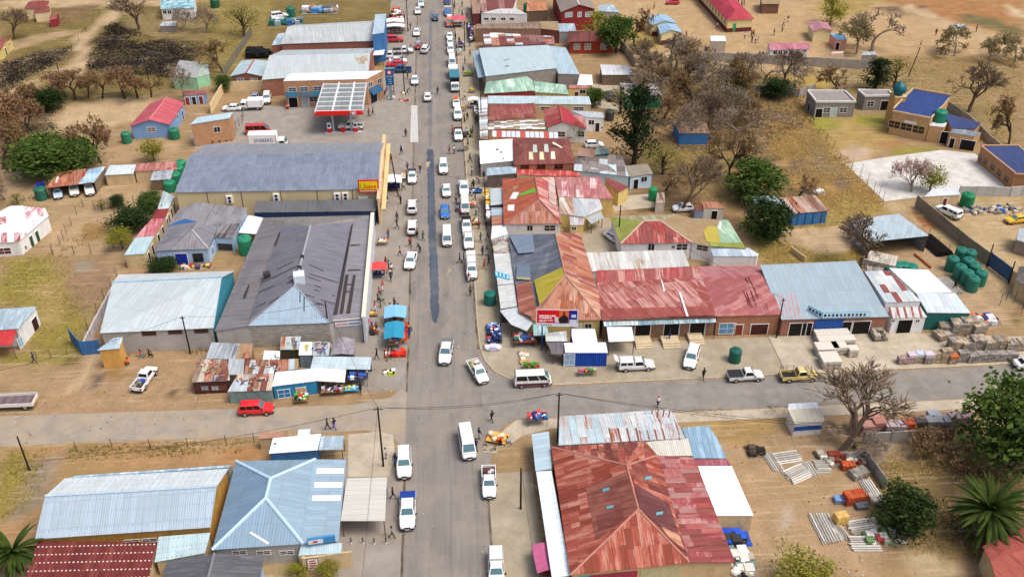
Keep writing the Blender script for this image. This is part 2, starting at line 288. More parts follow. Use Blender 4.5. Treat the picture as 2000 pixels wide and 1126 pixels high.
ROADM = asphaltm('857f78', 'asphalt', '958b7c'); CROSSM = asphaltm('88837c', 'asphalt_side_street', '938a7c', .5, .8, .5); LEFTM = asphaltm('989084', 'dusty_asphalt', 'a6947a', .4, .65, .5); CONC = asphaltm('a39985', 'concrete_paving', '93856c', .42, .7, .4); CONCL = asphaltm('b5aa96', 'pale_concrete', 'a39479', .5, .8, .5); FORE = asphaltm('968f86', 'forecourt_concrete', '8e857b', .45, .7, .5); WHC = asphaltm('cac7bf', 'new_concrete', 'c3b8a4', .55, .85, .5)
PATCH = asphaltm('4f5763', 'fresh_asphalt', '74757a', .5, .8); STAIN = asphaltm('75706c', 'oil_stain', '8c857c', .4, .7)
sheet('main_road', [(-6.9, 40), (3.3, 40), (3.3, 700), (-6.9, 700)], .016, ROADM, True)
sheet('side_street_right', [(3.2, 97.3), (7.5, 97.3), (160, 97.0), (160, 103.9), (12, 103.7), (8.5, 104.6), (5.6, 107), (4, 110), (3.2, 114)], .012, CROSSM, True)
sheet('side_street_left', [(-6.8, 92.5), (-8.5, 95), (-12, 96.6), (-30, 96.4), (-60, 97), (-170, 97), (-170, 103), (-60, 102.9), (-14, 101.8), (-9, 103), (-6.8, 106)], .008, LEFTM, True)
sheet('corner_apron', [(3.1, 97.4), (7.4, 97.4), (5.4, 95.6), (4.3, 92.5), (3.2, 86)], .008, CROSSM, True)
def strip(name, C, w, z, mt, j=.12):   # ragged patch along a centre line
    L, Rr = [], []
    for (xa, ya), (xb, yb) in zip(C, C[1:]):
        for k in range(max(1, int((yb - ya) / .7))):
            f = k * .7 / (yb - ya); x, y = xa + (xb - xa) * f, ya + (yb - ya) * f; e = min(1, (y - C[0][1]) / 5 + .35); L.append((x - w / 2 * e + rnd.gauss(0, j), y)); Rr.append((x + w / 2 * e + rnd.gauss(0, j), y))
    sheet(name, L + Rr[::-1], z, mt, True)
strip('fresh_asphalt_strip', [(-2.9, 120), (-3.0, 135), (-3.3, 150), (-3.5, 182)], 1.35, .024, PATCH, .07)
strip('old_asphalt_patch', [(-3.5, 182), (-3.4, 215), (-3.2, 270)], .8, .022, asphaltm('6d6d70', 'worn_patch', '827e7b', .4, .7), .1)
for x, y0, y1, w in ((-5.4, 74, 96, .25), (1.4, 66, 92, .3), (-1.5, 70, 96, .22), (-5.6, 108, 150, .3), (1.8, 116, 170, .3), (-.6, 105, 118, .5)): strip('worn_track', [(x, y0), (x + .3, (y0 + y1) / 2), (x, y1)], w, .021, asphaltm('7b7672', 'worn_wheel_track', '88837e', .4, .7), .04)
for k in range(16): x, y = rnd.uniform(-6.3, 2.6), rnd.uniform(70, 230); strip('road_patch', [(x, y), (x + .2, y + rnd.uniform(1.5, 4))], rnd.uniform(.5, 1.3), .0225 + k * .0002, rnd.choice([STAIN, CROSSM, CONC, STAIN]), .16)
for L in ([(838, 612), (868, 598), (880, 622), (866, 640), (850, 645)], [(798, 555), (812, 548), (812, 585), (800, 582)], [(922, 588), (936, 590), (936, 610), (924, 608)]): sheet('road_stain', L, .020, STAIN)
b = NB('dark_gutter'); gut = b.fin(b.mix(b.ramp(b.noise(b.scale(b.pos(), (1, .3, 1)), 1.2, 5), .35, .65), lin('3e3732'), lin('8a7a66')), .9, .2)
for nm, x0, ya, yb in (('gutter', -7.0, 40, 92), ('gutter', -7.0, 104, 300), ('gutter', 3.05, 40, 85), ('gutter', 3.1, 113, 300)):
    L = []; y = ya
    while y <= yb: L.append((x0 + .12 * noise.noise(Vector((y * .2, x0, 0))), y)); y += 3
    sheet(nm, L + [(x + .3 + .14 * noise.noise(Vector((y * .5, 5, x))), y) for x, y in reversed(L)], .030, gut, True)
# flush paving beside the road and raised, kerbed pavements
LST = asphaltm('938c84', 'worn_paving', '8f8473', .42, .7, .3); sheet('left_forecourt_strip', [(-14.5, 104.5), (-7, 104.5), (-7, 300), (-14.5, 300)], .012, LST, True)
sheet('left_paving_slab', [(680, 848), (742, 842), (768, 850), (772, 890), (760, 930), (680, 930)], .02, CONCL)
sheet('left_roadside', [(-14.6, 40), (-7, 40), (-7, 92), (-14.6, 92)], .008, LST, True)
sheet('right_roadside', [(3.3, 40), (8.8, 40), (8.8, 87.5), (3.3, 87.5)], .012, CONC, True)
def pavement(name, L, h, mt, kerbm):
    P = [Vector((x, y, h)) for x, y in L]
    if fnormal(P).z < 0: P.reverse()
    k = len(P); V = P + [Vector((p.x, p.y, -.05)) for p in P]; root = put(name, mesh(name, V, [list(range(k))] + [[i, i + k, (i + 1) % k + k, (i + 1) % k] for i in range(k)]), mt); root['kind'] = 'structure'; ORG[root.name] = Vector((0, 0, 0)); return root
def kerb(root, L, h, mt, w=.16):
    A = [Vector((x, y, 0)) for x, y in L]; V, F = [], []
    for i, p in enumerate(A):
        d = (A[min(i + 1, len(A) - 1)] - A[max(i - 1, 0)]).normalized(); n = Vector((d.y, -d.x, 0))
        for s, z in ((w, -.02), (w, h + .012), (-.02, h + .012), (-.02, -.02)): V.append(p + n * s + Vector((0, 0, z)))
    for i in range(len(A) - 1):
        for j in range(4): F.append([i * 4 + j, i * 4 + (j + 1) % 4, (i + 1) * 4 + (j + 1) % 4, (i + 1) * 4 + j])
    F += [[3, 2, 1, 0], [len(V) - 4, len(V) - 3, len(V) - 2, len(V) - 1]]
    put('kerb', mesh('kerb', V, F), mt, root)
KM = pm('b5a892', .25, 2, .9)
arc = [(3.55, 118), (3.7, 113), (4.3, 110), (5.5, 107.6), (7.4, 105.8), (9.6, 104.6), (12.5, 104.1)]
pv = pavement('corner_pavement', [(3.55, 300)] + arc + [(46, 104.1), (46, 112.8), (12.5, 112.8), (8, 120), (8, 300)], .10, CONC, KM); kerb(pv, [(3.55, 300)] + arc + [(46, 104.1)], .10, KM)
pv = pavement('builders_yard_pavement', [(46.1, 104.1), (110, 104.1), (110, 106.5), (62, 113), (46.1, 113)], .10, CONCL, KM); kerb(pv, [(46.1, 104.1), (110, 104.1)], .10, KM)
pv = pavement('south_pavement', [(7.6, 96.9), (5.8, 95), (4.8, 92), (6.2, 92.3), (8.2, 94), (12, 95.1), (110, 94.8), (110, 96.7)], .08, CONCL, KM); kerb(pv, [(110, 96.7), (7.6, 96.9), (5.8, 95), (4.8, 92)], .08, KM)
sheet('forecourt', [(372, 262), (470, 205), (560, 208), (760, 195), (795, 205), (790, 285), (380, 292)], .02, FORE)
sheet('drain_strip', [(803, 206), (815, 206), (817, 278), (801, 278)], .034, pm('bdbcb8', .15, 1.5, .9))
sheet('drain_strip', [(866, -2), (880, -2), (882, 14), (868, 14)], .034, pm('bdbcb8', .15, 1.5, .9))
sheet('white_yard', [(1651, 320), (1745, 305), (1838, 293), (1905, 300), (1966, 367), (1840, 380), (1728, 393)], .02, WHC)
sheet('house_yard', [(1100, 440), (1190, 425), (1212, 476), (1200, 500), (1140, 500)], .02, CONC); sheet('back_yard', [(1190, 385), (1275, 378), (1280, 405), (1200, 412)], .02, CONCL)
sheet('courtyard', [(1155, 165), (1200, 160), (1230, 185), (1210, 215), (1160, 210)], .02, CONCL)
# ---------------------------------------------------------------- buildings
class Bld: pass
def inset(P, d):
    """move a plan polygon inwards by d"""
    n = len(P); c = sum((p for p in P), Vector((0, 0, 0))) / n; out = []
    for i in range(n):
        a, p, q = P[i - 1], P[i], P[(i + 1) % n]; e1 = (p - a); e2 = (q - p); e1.z = e2.z = 0
        if e1.length < 1e-4 or e2.length < 1e-4: out.append(p.copy()); continue
        e1.normalize(); e2.normalize(); n1 = Vector((-e1.y, e1.x, 0)); n2 = Vector((-e2.y, e2.x, 0)); m = n1 + n2
        if m.length < .15: out.append(p + n1 * d); continue
        m.normalize(); out.append(p + m * (d / max(.35, m.dot(n1))))
    return out
def clip(P, n, d):
    out = []
    for i in range(len(P)):
        a, b = P[i], P[(i + 1) % len(P)]; da, db = a.dot(n) - d, b.dot(n) - d
        if da >= 0: out.append(a)
        if (da > 0 > db) or (da < 0 < db): out.append(a + (b - a) * (da / (da - db)))
    return out
def roofpanel(b, P, mt, name='roof_panel', th=.07, sheets=None):
    n = fnormal(P)
    if n.z < 0: P = P[::-1]; n = -n
    b.planes.append((P[0].copy(), n.copy(), P)); V, F, uv = slab(P, th, uvr=b.flatu); o = part(b.root, name, V, F, mt, uv=uv); b.roofs.append(o)
    if sheets:   # (sheet width, row length or None, [materials])
        w, rl, pal = sheets; u, v = uvframe(n, b.flatu); us = [p.dot(u) for p in P]; vv = [p.dot(v) for p in P]; rr = random.Random(int(abs(us[0]) * 97 + len(P)))
        k = 0; a = min(us); cnt = 0
        while a < max(us) - .05:
            s1 = clip(clip(P, u, a + .012), -u, -(a + w - .012)); c0 = min(vv)
            while c0 < max(vv) - .05 and s1:
                L = rl * rr.uniform(.8, 1.2) if rl else 1e3
                s2 = clip(clip(s1, v, c0), -v, -(c0 + L + .06)) if rl else s1
                if len(s2) > 2 and rr.random() < b.fill and cnt < 290:
                    off = n * (.022 + rr.uniform(0, .02)); V, F, uv = slab([p + off + n * (.012 if rl and int(c0 * 3) % 2 else 0) for p in s2], .018, uvr=b.flatu); m = rr.choice(pal); part(b.root, 'roof_sheet', V, F, m, parent=o, uv=uv); cnt += 1
                c0 += L
            a += w
    return o
def cap(b, A, B, mt, r=.16):
    V, F = tube(A + Vector((0, 0, .03)), B + Vector((0, 0, .03)), r, r, 6); part(b.root, 'ridge_cap', V, F, mt)
def house(kind, name, label, cat, pts, z, roof, wall, ridge=None, zr=None, ov=.3, sheets=None, fill=.85, capm=None, group=None, posts=None, th=.07, z0=0.0, faces=None, wallm=None, nowall=(), rise=None, flatdir=None):
    """pts: photo points of the eaves corners (near left, near right, far right, far left); z: eaves height(s)"""
    b = Bld(); n = len(pts); zs = z if isinstance(z, (list, tuple)) else [z] * n
    E = [G(p[0], p[1], zz) for p, zz in zip(pts, zs)]; b.E = E; b.planes = []; b.roofs = []; b.fill = fill; b.flatu = (E[1] - E[0]).normalized() if flatdir is None else flatdir
    c = sum(E, Vector((0, 0, 0))) / n; b.root = thing(name, label, cat, (c.x, c.y, z0), group)
    rf = lambda i: roof[i % len(roof)] if isinstance(roof, list) else roof
    sh = lambda i: (sheets[i % len(sheets)] if isinstance(sheets, list) else sheets)
    rid = None; R1 = R2 = None
    if kind == 'mono': polys = [E]
    elif kind == 'gx':
        if ridge: R1 = onvert(*ridge[0], E[0], E[3]); R2 = onvert(*ridge[1], E[1], E[2])
        else: R1 = (E[0] + E[3]) / 2 + Vector((0, 0, rise)); R2 = (E[1] + E[2]) / 2 + Vector((0, 0, rise))
        polys = [[E[0], E[1], R2, R1], [R1, R2, E[2], E[3]]]; rid = {3: R1, 1: R2}
    elif kind == 'gy':
        if ridge: R1 = onvert(*ridge[0], E[0], E[1]); R2 = onvert(*ridge[1], E[3], E[2])
        else: R1 = (E[0] + E[1]) / 2 + Vector((0, 0, rise)); R2 = (E[2] + E[3]) / 2 + Vector((0, 0, rise))
        polys = [[E[0], R1, R2, E[3]], [R1, E[1], E[2], R2]]; rid = {0: R1, 2: R2}
    elif kind == 'hx':
        R1, R2 = G(*ridge[0], zr), G(*ridge[1], zr); polys = [[E[0], E[1], R2, R1], [E[1], E[2], R2], [E[2], E[3], R1, R2], [E[3], E[0], R1]]
    elif kind == 'hy':
        R1, R2 = G(*ridge[0], zr), G(*ridge[1], zr); polys = [[E[0], E[1], R1], [E[1], E[2], R2, R1], [E[2], E[3], R2], [E[3], E[0], R1, R2]]
    elif kind == 'cu':
        X = E + [G(q[0], q[1], q[2]) for q in (ridge or [])]; polys = [[X[i] for i in f] for f in faces]; b.X = X
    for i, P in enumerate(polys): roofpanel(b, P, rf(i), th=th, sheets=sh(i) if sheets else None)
    if capm and R1 is not None:
        if (R1 - R2).length > .3: cap(b, R1, R2, capm)
        if kind in ('hx', 'hy'):
            for i in range(4):
                k = R1 if (kind == 'hx' and i in (0, 3)) or (kind == 'hy' and i in (0, 1)) else R2; cap(b, E[i], k, capm)
    CC = E[0] + E[1]; ccw = fnormal([Vector((p.x, p.y, 0)) for p in E]).z > 0
    I = inset(E if ccw else E[::-1], ov); I = I if ccw else I[::-1]; b.I = I
    if posts:
        for i in (range(n) if posts is True else posts):
            p = I[i]; V, F = tube((p.x, p.y, z0), (p.x, p.y, p.z - .04), .06, .06, 6); part(b.root, 'post', V, F, pm('5b4a3c'))
    if wall is not None:
        V, F, uv = [], [], []
        for i in range(n):
            if i in nowall: continue
            a, q = I[i], I[(i + 1) % n]; P = [Vector((a.x, a.y, z0)), Vector((q.x, q.y, z0)), Vector((q.x, q.y, q.z - th)), Vector((a.x, a.y, a.z - th))]
            if rid and i in rid:
                r = rid[i]; e = (a + q) / 2; dl = (q - a).normalized(); t = (r - a).dot(dl); rr_ = a + dl * t; P.insert(3, Vector((rr_.x, rr_.y, r.z - th - .02)))
            d = (q - a); d.z = 0; d.normalize(); k = len(V); V += P; F.append(list(range(k, k + len(P)))); uv.append([((p - P[0]).dot(d), p.z) for p in P])
            if wallm and i in wallm: part(b.root, 'wall', P, [list(range(len(P)))], wallm[i], uv=[uv[-1]]); V = V[:k]; F.pop(); uv.pop()
        if F: b.wall = part(b.root, 'wall', V, F, wall, uv=uv)
    return b
FRM = pm('e8e6e0', .08); DKF = pm('3a2f2a', .1)
def opening(b, i, px, py, w, h, kind='win', mt=None, frame=None, AB=None):
    """window or door on wall i (edge i..i+1) centred at a photo point"""
    A, B_ = AB if AB else (b.I[i], b.I[(i + 1) % len(b.I)]); A = Vector((A.x, A.y, 0)); B_ = Vector((B_.x, B_.y, 0)); d = (B_ - A).normalized(); n = Vector((d.y, -d.x, 0))
    if n.dot(CP - A) < 0 and n.dot(Vector((0, -1, 0))) < 0: n = -n
    cen = ORG[b.root.name]; n = n if n.dot((A + B_) / 2 - cen) > 0 else -n
    c = onvert(px, py, A, B_); up = Vector((0, 0, 1))
    if kind in ('door', 'dark', 'shut'): c.z = b.root.location.z + h / 2 + .01
    def bx(w, h, t0, t1, cx=0, cz=0):
        return [c + d * (cx + sx * w / 2) + up * (cz + sz * h / 2) + n * t for t in (t0, t1) for sz in (-1, 1) for sx in (-1, 1)], [[0, 2, 3, 1], [4, 5, 7, 6], [0, 1, 5, 4], [2, 6, 7, 3], [0, 4, 6, 2], [1, 3, 7, 5]]
    if kind == 'win':
        V, F = bx(w, h, .004, .03); o = part(b.root, 'window', V, F, mt or glass()); fr = [bx(w + .14, .08, .002, .06, 0, s * h / 2) for s in (-1, 1)] + [bx(.08, h + .06, .002, .058, s * w / 2) for s in (-1, 1)] + [bx(.05, h, .02, .05)]
        if w > 1.3: fr.append(bx(w, .05, .02, .048))
        V, F = join(fr); part(b.root, 'frame', V, F, frame or FRM, parent=o)
    else:
        V, F = bx(w, h, .004, .03); o = part(b.root, {'door': 'door', 'dark': 'doorway', 'shut': 'roller_door'}[kind], V, F, mt or pm('15120f', .1)); V, F = join([bx(.1, h + .05, .002, .07, s * w / 2) for s in (-1, 1)] + [bx(w + .2, .1, .002, .072, 0, h / 2)]); part(b.root, 'frame', V, F, frame or FRM, parent=o)  # 'dark' is an open doorway: near-black panel painted for the unlit interior
    return o
def patch(b, i, L, mt, name='roof_sheet', off=.03, th=.028):
    p0, n, _ = b.planes[i]; P = [onplane(x, y, p0, n) + n * off for x, y in L]; V, F, uv = slab(P, th, uvr=b.flatu); return part(b.root, name, V, F, mt, parent=b.roofs[i], uv=uv)
def wallrun(name, label, L, h, mt, th=.18, cat='wall', pierm=None, world=False, capm=None):
    """free-standing wall along photo ground points"""
    A = [Vector((x, y, 0)) if world else G(x, y) for x, y in L]; c = sum(A, Vector((0, 0, 0))) / len(A); root = thing(name, label, cat, (c.x, c.y, 0))
    for p, q in zip(A, A[1:]):
        d = (q - p); ln = d.length; d.normalize(); k = max(1, round(ln / 3.2)); n = Vector((-d.y, d.x, 0)) * th / 2
        for j in range(k):
            a, e = p + d * (ln * j / k + .03), p + d * (ln * (j + 1) / k - .03); hh = h * rnd.uniform(.97, 1.02); V = [a - n, e - n, e + n, a + n]; V = V + [v + Vector((0, 0, hh)) for v in V]
            F = [[3, 2, 1, 0], [4, 5, 6, 7], [0, 1, 5, 4], [1, 2, 6, 5], [2, 3, 7, 6], [3, 0, 4, 7]]; part(root, 'wall_panel', V, F, mt, uv=[[((V[i] - p).dot(d), V[i].z) for i in f] for f in F])
            bx = boxv(-th * .8, th * .8, -th * .8, th * .8, 0, h + .08); part(root, 'pier', xf(bx[0], a, math.atan2(d.y, d.x)), bx[1], pierm or mt)
    return root
def fence(name, label, L, h, mt=None, r=.05, wires=3, lean=.06, step=None, group=None):
    A = [G(*p) for p in L]; c = sum(A, Vector((0, 0, 0))) / len(A); root = thing(name, label, 'fence', (c.x, c.y, 0), group); mt = mt or pm('4a3a2c', .3); Q = []
    for p, q in zip(A, A[1:]):
        k = max(1, round((q - p).length / step)) if step else 1
        Q += [p + (q - p) * (j / k) for j in range(k)]
    Q.append(A[-1]); tops = []
    for p in Q:
        t = p + Vector((rnd.uniform(-lean, lean), rnd.uniform(-lean, lean), h * rnd.uniform(.9, 1.08))); V, F = tube(p, t, r, r * .85, 5); part(root, 'post', V, F, mt); tops.append((p, t))
    for w in range(wires):
        f = (w + .7) / wires; S = []
        for (p, t), (p2, t2) in zip(tops, tops[1:]): S.append(tube(p + (t - p) * f, p2 + (t2 - p2) * f, .012, .012, 3))
        if S: V, F = join(S); part(root, 'wire', V, F, pm('6b6763', .1, metal=.5))
    return root
# roof and wall finishes
ZB = rm('aac0cd', 'c6d3da', .35, blot=.07); ZW = rm('e2ecef', 'cfd9db', .4, blot=.05); ZWH = rm('e9ebec', 'd3d8da', .4, blot=.05); ZG = rm('aab6bb', '8f8a80', .35); ZGR = rm('c2ccd0', '9aa0a2', .4); ZRUST = rm('bcbab4', '8f5f44', .5, (1.5, .3)); ZPALE = rm('cbd9dd', 'a9b4b7', .4)
GREY = rm('7e7e84', '6b6a70', .45, blot=.07); GREYB = rm('77808f', '97a1b0', .35, (1.2, .5), blot=.06); DGREY = rm('5c5f66', '7d8088', .35); SLATE = rm('8b8a8c', '757276', .45)
RED = rm('98544c', 'bf938a', .45, (2.4, .18)); REDD = rm('8f4f4b', '75403c', .4); PINK = rm('ab6c6c', 'c49a96', .35); MAROON = rm('7c4a45', '5e3532', .4); RUST = rm('9a5b42', 'c08d74', .4, (2.6, .25)); RUSTD = rm('75493b', '9b6a54', .4); RUSTL = rm('b3806a', '8a523f', .45); BRN = rm('7d6a5c', '9a8672', .45); TANR = rm('b09a78', '927a5a', .45); OCHR = rm('a79a3a', '8f842e', .35); GRNR = rm('8b9448', '9fa45e', .3); MINT = rm('9dc4ac', 'c3dacb', .35); REDH = rm('9c4f41', 'b98270', .42, (2.4, .35), blot=.1); BLUER = rm('3c4a72', '2f3b5e', .35); TERRA = rm('9c5348', '834238', .4)
CREAM, LBLUE, WHITE, GRYW, BLOCK, BRICKR, BRICKO, BRICKB, BEIGE, BLUEW, TEALW, YELW = pm('dcc79c', .1, .6, dirt=.3), pm('a9c4de', .1, .6, dirt=.4), pm('e6e6e4', .08, .6, dirt=.35), pm('b0aca6', .14, .6, dirt=.4), brick('a9a39a', '8d877e', 1.0), brick('a4553a'), brick('bd8152', 'c8b8a0'), brick('9b6a4c'), pm('cdb68c', .14, .6, dirt=.4), pm('3c74ab', .2, .8, dirt=.4), pm('2f7f93', .15), pm('d8c07a', .12, .6, dirt=.4)
OCHW = pm('cf9f55', .15, .8, dirt=.4); GRNW = pm('2f7a5c', .15, dirt=.3); MINTW = pm('9fd6ae', .12, .7, dirt=.4); BLKW = pm('2b2622', .3); DBLUE = pm('24509c', .2, .8)
CAPM = pm('a9b8c0', .1); CAPR = pm('9c6458', .2)
# ---- left of the street, front to back
h = house('gx', 'hall', 'long pale blue sheet-roofed hall at the lower left, ochre gable end', 'building', [(68, 1052), (411, 1029), (446, 914), (127, 933)], 3.4, [rm('b3c4d0', 'a5b8c6', .4, blot=.04, dash=('8fa9bb', .5, 1.9)), rm('dfe9ea', 'cfdcdf', .4, blot=.04, dash=('aab9bf', .6, 1.5))], pm('b98d45', .2, 1, dirt=.5), ridge=[(88, 968), (423, 949)], ov=.25, capm=pm('b3c6d2'))  # far slope lighter: horizon reflection is put into its sheet colour
for x in (258, 292, 330, 372): opening(h, 0, x, 1056 - (x - 258) * .07, 1.6, .55, mt=glass('3a2b26'))
house('mono', 'lean_to', 'blue trimmed strip of roofing behind the pale blue hall', 'lean-to', [(135, 932), (446, 912), (455, 907), (148, 928)], 2.6, rm('9fc6de', 'c5dae6', .4), GRYW, ov=.05)
house('mono', 'shed', 'maroon corrugated shed with rows of white fixings at the bottom left edge', 'shed', [(30, 1185), (281, 1172), (306, 1058), (74, 1056)], [2.2, 2.2, 2.9, 2.9], rm('6a2f2c', '8c4d45', .3, dash=('d9cfc6', .45, 1.05), seam=.9), BEIGE, ov=.2)
house('mono', 'shed', 'small pale blue sheet roof joining the maroon shed to the hip-roofed shop', 'shed', [(302, 1097), (400, 1079), (411, 1039), (310, 1047)], [2.3, 2.3, 2.8, 2.8], rm('c3dbe0', 'b0cbd2', .4, dash=('93a7ad', .5, 1.2)), BEIGE, ov=.15)
house('gy', 'house', 'dark grey gabled roof cut by the bottom edge of the photo', 'house', [(296, 1190), (497, 1190), (516, 1086), (326, 1096)], 2.7, rm('57585c', '6b6c70', .4, blot=.05), LBLUE, rise=.9, ov=.3, capm=pm('7b7c80'))
h = house('cu', 'shop', 'shop with light blue hipped roof and white roof lights beside the street', 'shop', [(414, 1073), (592, 1061), (661, 1056), (676, 897), (616, 896), (461, 900)], [3, 3.15, 2.9, 2.9, 3.15, 3], [rm('93adbf', '869fb3', .4, blot=.05, rib=.34), rm('9bb3c4', '8ea8ba', .4, blot=.05, rib=.34), rm('a0b8c8', '95aec0', .4, blot=.05, rib=.34), rm('90aabc', '849eb2', .4, blot=.05, rib=.34), rm('7f9bb2', '7691a9', .4, blot=.05, rib=.34)], GRYW, ridge=[(519, 972, 4.7), (528, 934, 4.7)], faces=[[0, 1, 6], [1, 4, 7, 6], [1, 2, 3, 4], [4, 5, 7], [5, 0, 6, 7]], ov=.3)  # one blue per face: light from the right painted in, left side darkest
for a, q in ((0, 6), (1, 6), (6, 7), (7, 4), (7, 5)): cap(h, h.X[a], h.X[q], pm('b9d3e4', .06), .2)
for y in (919, 946, 972): patch(h, 2, [(618 - (y - 919) * .16, y + 5), (671 - (y - 919) * .12, y + 5), (672 - (y - 919) * .12, y - 5), (619 - (y - 919) * .16, y - 5)], pm('f3f4f4', .03), 'roof_light')
patch(h, 0, [(487, 1040), (523, 1062), (526, 1059), (490, 1037)], pm('e4e2dc', .1), 'flashing')
for x in (468, 515, 560): opening(h, 0, x, 1078, 1.5, .6, mt=glass('2a2a2c'))
house('mono', 'canopy', 'grey-white corrugated canopy on posts over the pavement beside the blue hip roof', 'canopy', [(665, 1016), (752, 1016), (756, 931), (678, 933)], [2.7, 2.6, 2.6, 2.7], rm('d7d7cd', 'c2c3ba', .4, blot=.04, rib=.34), None, posts=True, ov=.15)
h = house('mono', 'boundary_building', 'low beige building with framed poster below the blue shop', 'building', [(583, 1084), (666, 1079), (668, 1059), (588, 1062)], [2.4, 2.4, 2.7, 2.7], rm('c5dde4', 'a3bac2', .4), BEIGE, ov=.0)
r = wallrun('garden_wall', 'beige garden wall carrying a framed red and white poster', [(596, 1116), (691, 1104)], 2.3, BEIGE)
a = onvert(602, 1113, G(596, 1116), G(691, 1104)); q = onvert(619, 1111, G(596, 1116), G(691, 1104)); d = (q - a); d.z = 0; d.normalize(); nn = Vector((d.y, -d.x, 0)); nn = nn if nn.y < 0 else -nn
def board(root, name, o, d, n, w, h_, mt, th=.04, off=.12, parent=None):
    up = Vector((0, 0, 1)); V = [o + d * sx * w + up * sz * h_ + n * t for t in (off, off + th) for sz in (0, 1) for sx in (0, 1)]
    return part(root, name, V, [[0, 2, 3, 1], [4, 5, 7, 6], [0, 1, 5, 4], [2, 6, 7, 3], [0, 4, 6, 2], [1, 3, 7, 5]], mt, parent=parent)
a.z = .35; board(r, 'poster_frame', a, d, nn, 1.25, 1.8, pm('4a3436')); board(r, 'poster', a + d * .08 + Vector((0, 0, .08)), d, nn, 1.09, 1.64, pm('e9e4e2'), .05)
for k, c in enumerate(('a8343a', '8c3036', 'a8343a', 'b24a4e')): board(r, 'print', a + d * (.2 + .07 * (k % 2)) + Vector((0, 0, .25 + k * .36)), d, nn, .8 - .12 * (k % 2), .2, pm(c), .055)
t = thing('roof_sign', 'blue box sign on the near corner of the blue hipped roof', 'sign', G(628, 1050, 3.2)); A = G(601, 1060, 3.1); B_ = G(655, 1052, 3.1); d = (B_ - A).normalized(); n = Vector((d.y, -d.x, 0)); board(t, 'sign_box', A, d, n, (B_ - A).length, .85, pm('3f86bb', .1), .3, .02); board(t, 'sign_face', A + d * .1 + Vector((0, 0, .1)), d, n, 1.6, .6, pm('d9dfe3'), .31, .02); board(t, 'sign_mark', A + d * .6 + Vector((0, 0, .25)), d, n, .5, .3, pm('b0383c'), .32, .02)
h = house('mono', 'kiosk', 'kiosk with white sheet roof and blue front behind the blue hip roof', 'kiosk', [(525, 885), (620, 878), (627, 846), (533, 855)], [2.3, 2.3, 2.7, 2.7], ZWH, BLUEW, ov=.15)
patch(h, 0, [(534, 868), (540, 867), (540, 864), (535, 865)], pm('3c4650'), 'vent')
house('mono', 'kiosk_awning', 'pale blue awning at the street end of the white roofed kiosk', 'awning', [(622, 878), (669, 877), (672, 850), (627, 851)], [2.2, 2.2, 2.5, 2.5], ZB, None, posts=True, ov=.1)
house('mono', 'shack', 'junk-covered low shack roof with faded green cloth by the side street', 'shack', [(505, 857), (607, 850), (609, 836), (508, 845)], 1.9, [TANR], BEIGE, ov=.1, sheets=(1.6, 1.2, [pm('c9d6ba'), pm('a9806a'), pm('cdd7dc'), TANR]), fill=.9)
# shacks of the market cluster
PAL = [ZRUST, RUSTL, ZPALE, rm('9c8a78', '7a5c48', .5), ZGR, RUSTD, rm('d6cdb8', 'a98a6a', .4), ZW]
house('mono', 'shack', 'silver ribbed shack roof nearest the grey workshop wall', 'shack', [(402, 700), (459, 701), (468, 670), (413, 668)], [2.2, 2.2, 2.5, 2.5], rm('bcc6cc', '6e7378', .4, (3, .1)), RUSTD and pm('7d5a48', .3), ov=.1)
house('mono', 'shack', 'rust brown shack roof next to the silver ribbed one', 'shack', [(459, 701), (491, 699), (494, 671), (468, 670)], [2.2, 2.2, 2.5, 2.5], rm('a98466', '7d4f38', .5), pm('8a7050', .3), ov=.1, sheets=(.9, 1.4, [RUSTL, TANR, rm('a98466', '7d4f38', .5)]), fill=.5)
h = house('mono', 'shack', 'leftmost market shack with dark brown walls and scrap on its roof', 'shack', [(374, 746), (449, 742), (444, 702), (388, 701)], [2.2, 2.2, 2.6, 2.6], ZPALE, pm('54302a', .3), ov=.1, sheets=(.8, None, PAL), fill=.9)
for x, c in ((400, '8f9aa8'), (420, 'a9b4b8'), (436, '7d4a40')): opening(h, 0, x, 757, 1.0, .8, 'win', pm(c), pm('6b4438'))
house('mono', 'shack', 'pale grey square shack roof between the scrap roof and the rusty one', 'shack', [(443, 731), (475, 731), (478, 700), (447, 701)], [2.3, 2.3, 2.5, 2.5], ZGR, pm('7d6a58', .3), ov=.1)
house('mono', 'shack', 'patchy rust and cream shack roof in the middle of the cluster', 'shack', [(477, 730), (534, 729), (543, 702), (480, 701)], [2.2, 2.2, 2.5, 2.5], RUSTL, pm('7d6a58', .3), ov=.1, sheets=(.75, 1.5, PAL), fill=.95)
house('mono', 'shack', 'front patchwork shack of rusted sheets beside the red car', 'shack', [(444, 765), (531, 762), (535, 729), (464, 731)], [2.1, 2.1, 2.5, 2.5], RUSTL, pm('7e9694', .25, dirt=.5), ov=.1, sheets=(.85, 2.2, PAL), fill=.95)
house('mono', 'shack', 'grey and tan shack roof behind the white stall roof', 'shack', [(540, 726), (583, 720), (583, 700), (543, 702)], [2.2, 2.2, 2.4, 2.4], ZGR, pm('6a5a4c', .3), ov=.1, sheets=(.8, None, [ZGR, RUSTL, ZPALE, TANR]))
house('mono', 'shack', 'little white-topped lean-to with a tyre on it', 'shack', [(513, 703), (546, 704), (547, 685), (516, 684)], [2, 2, 2.2, 2.2], ZW, pm('4a4a3c', .3), ov=.1)
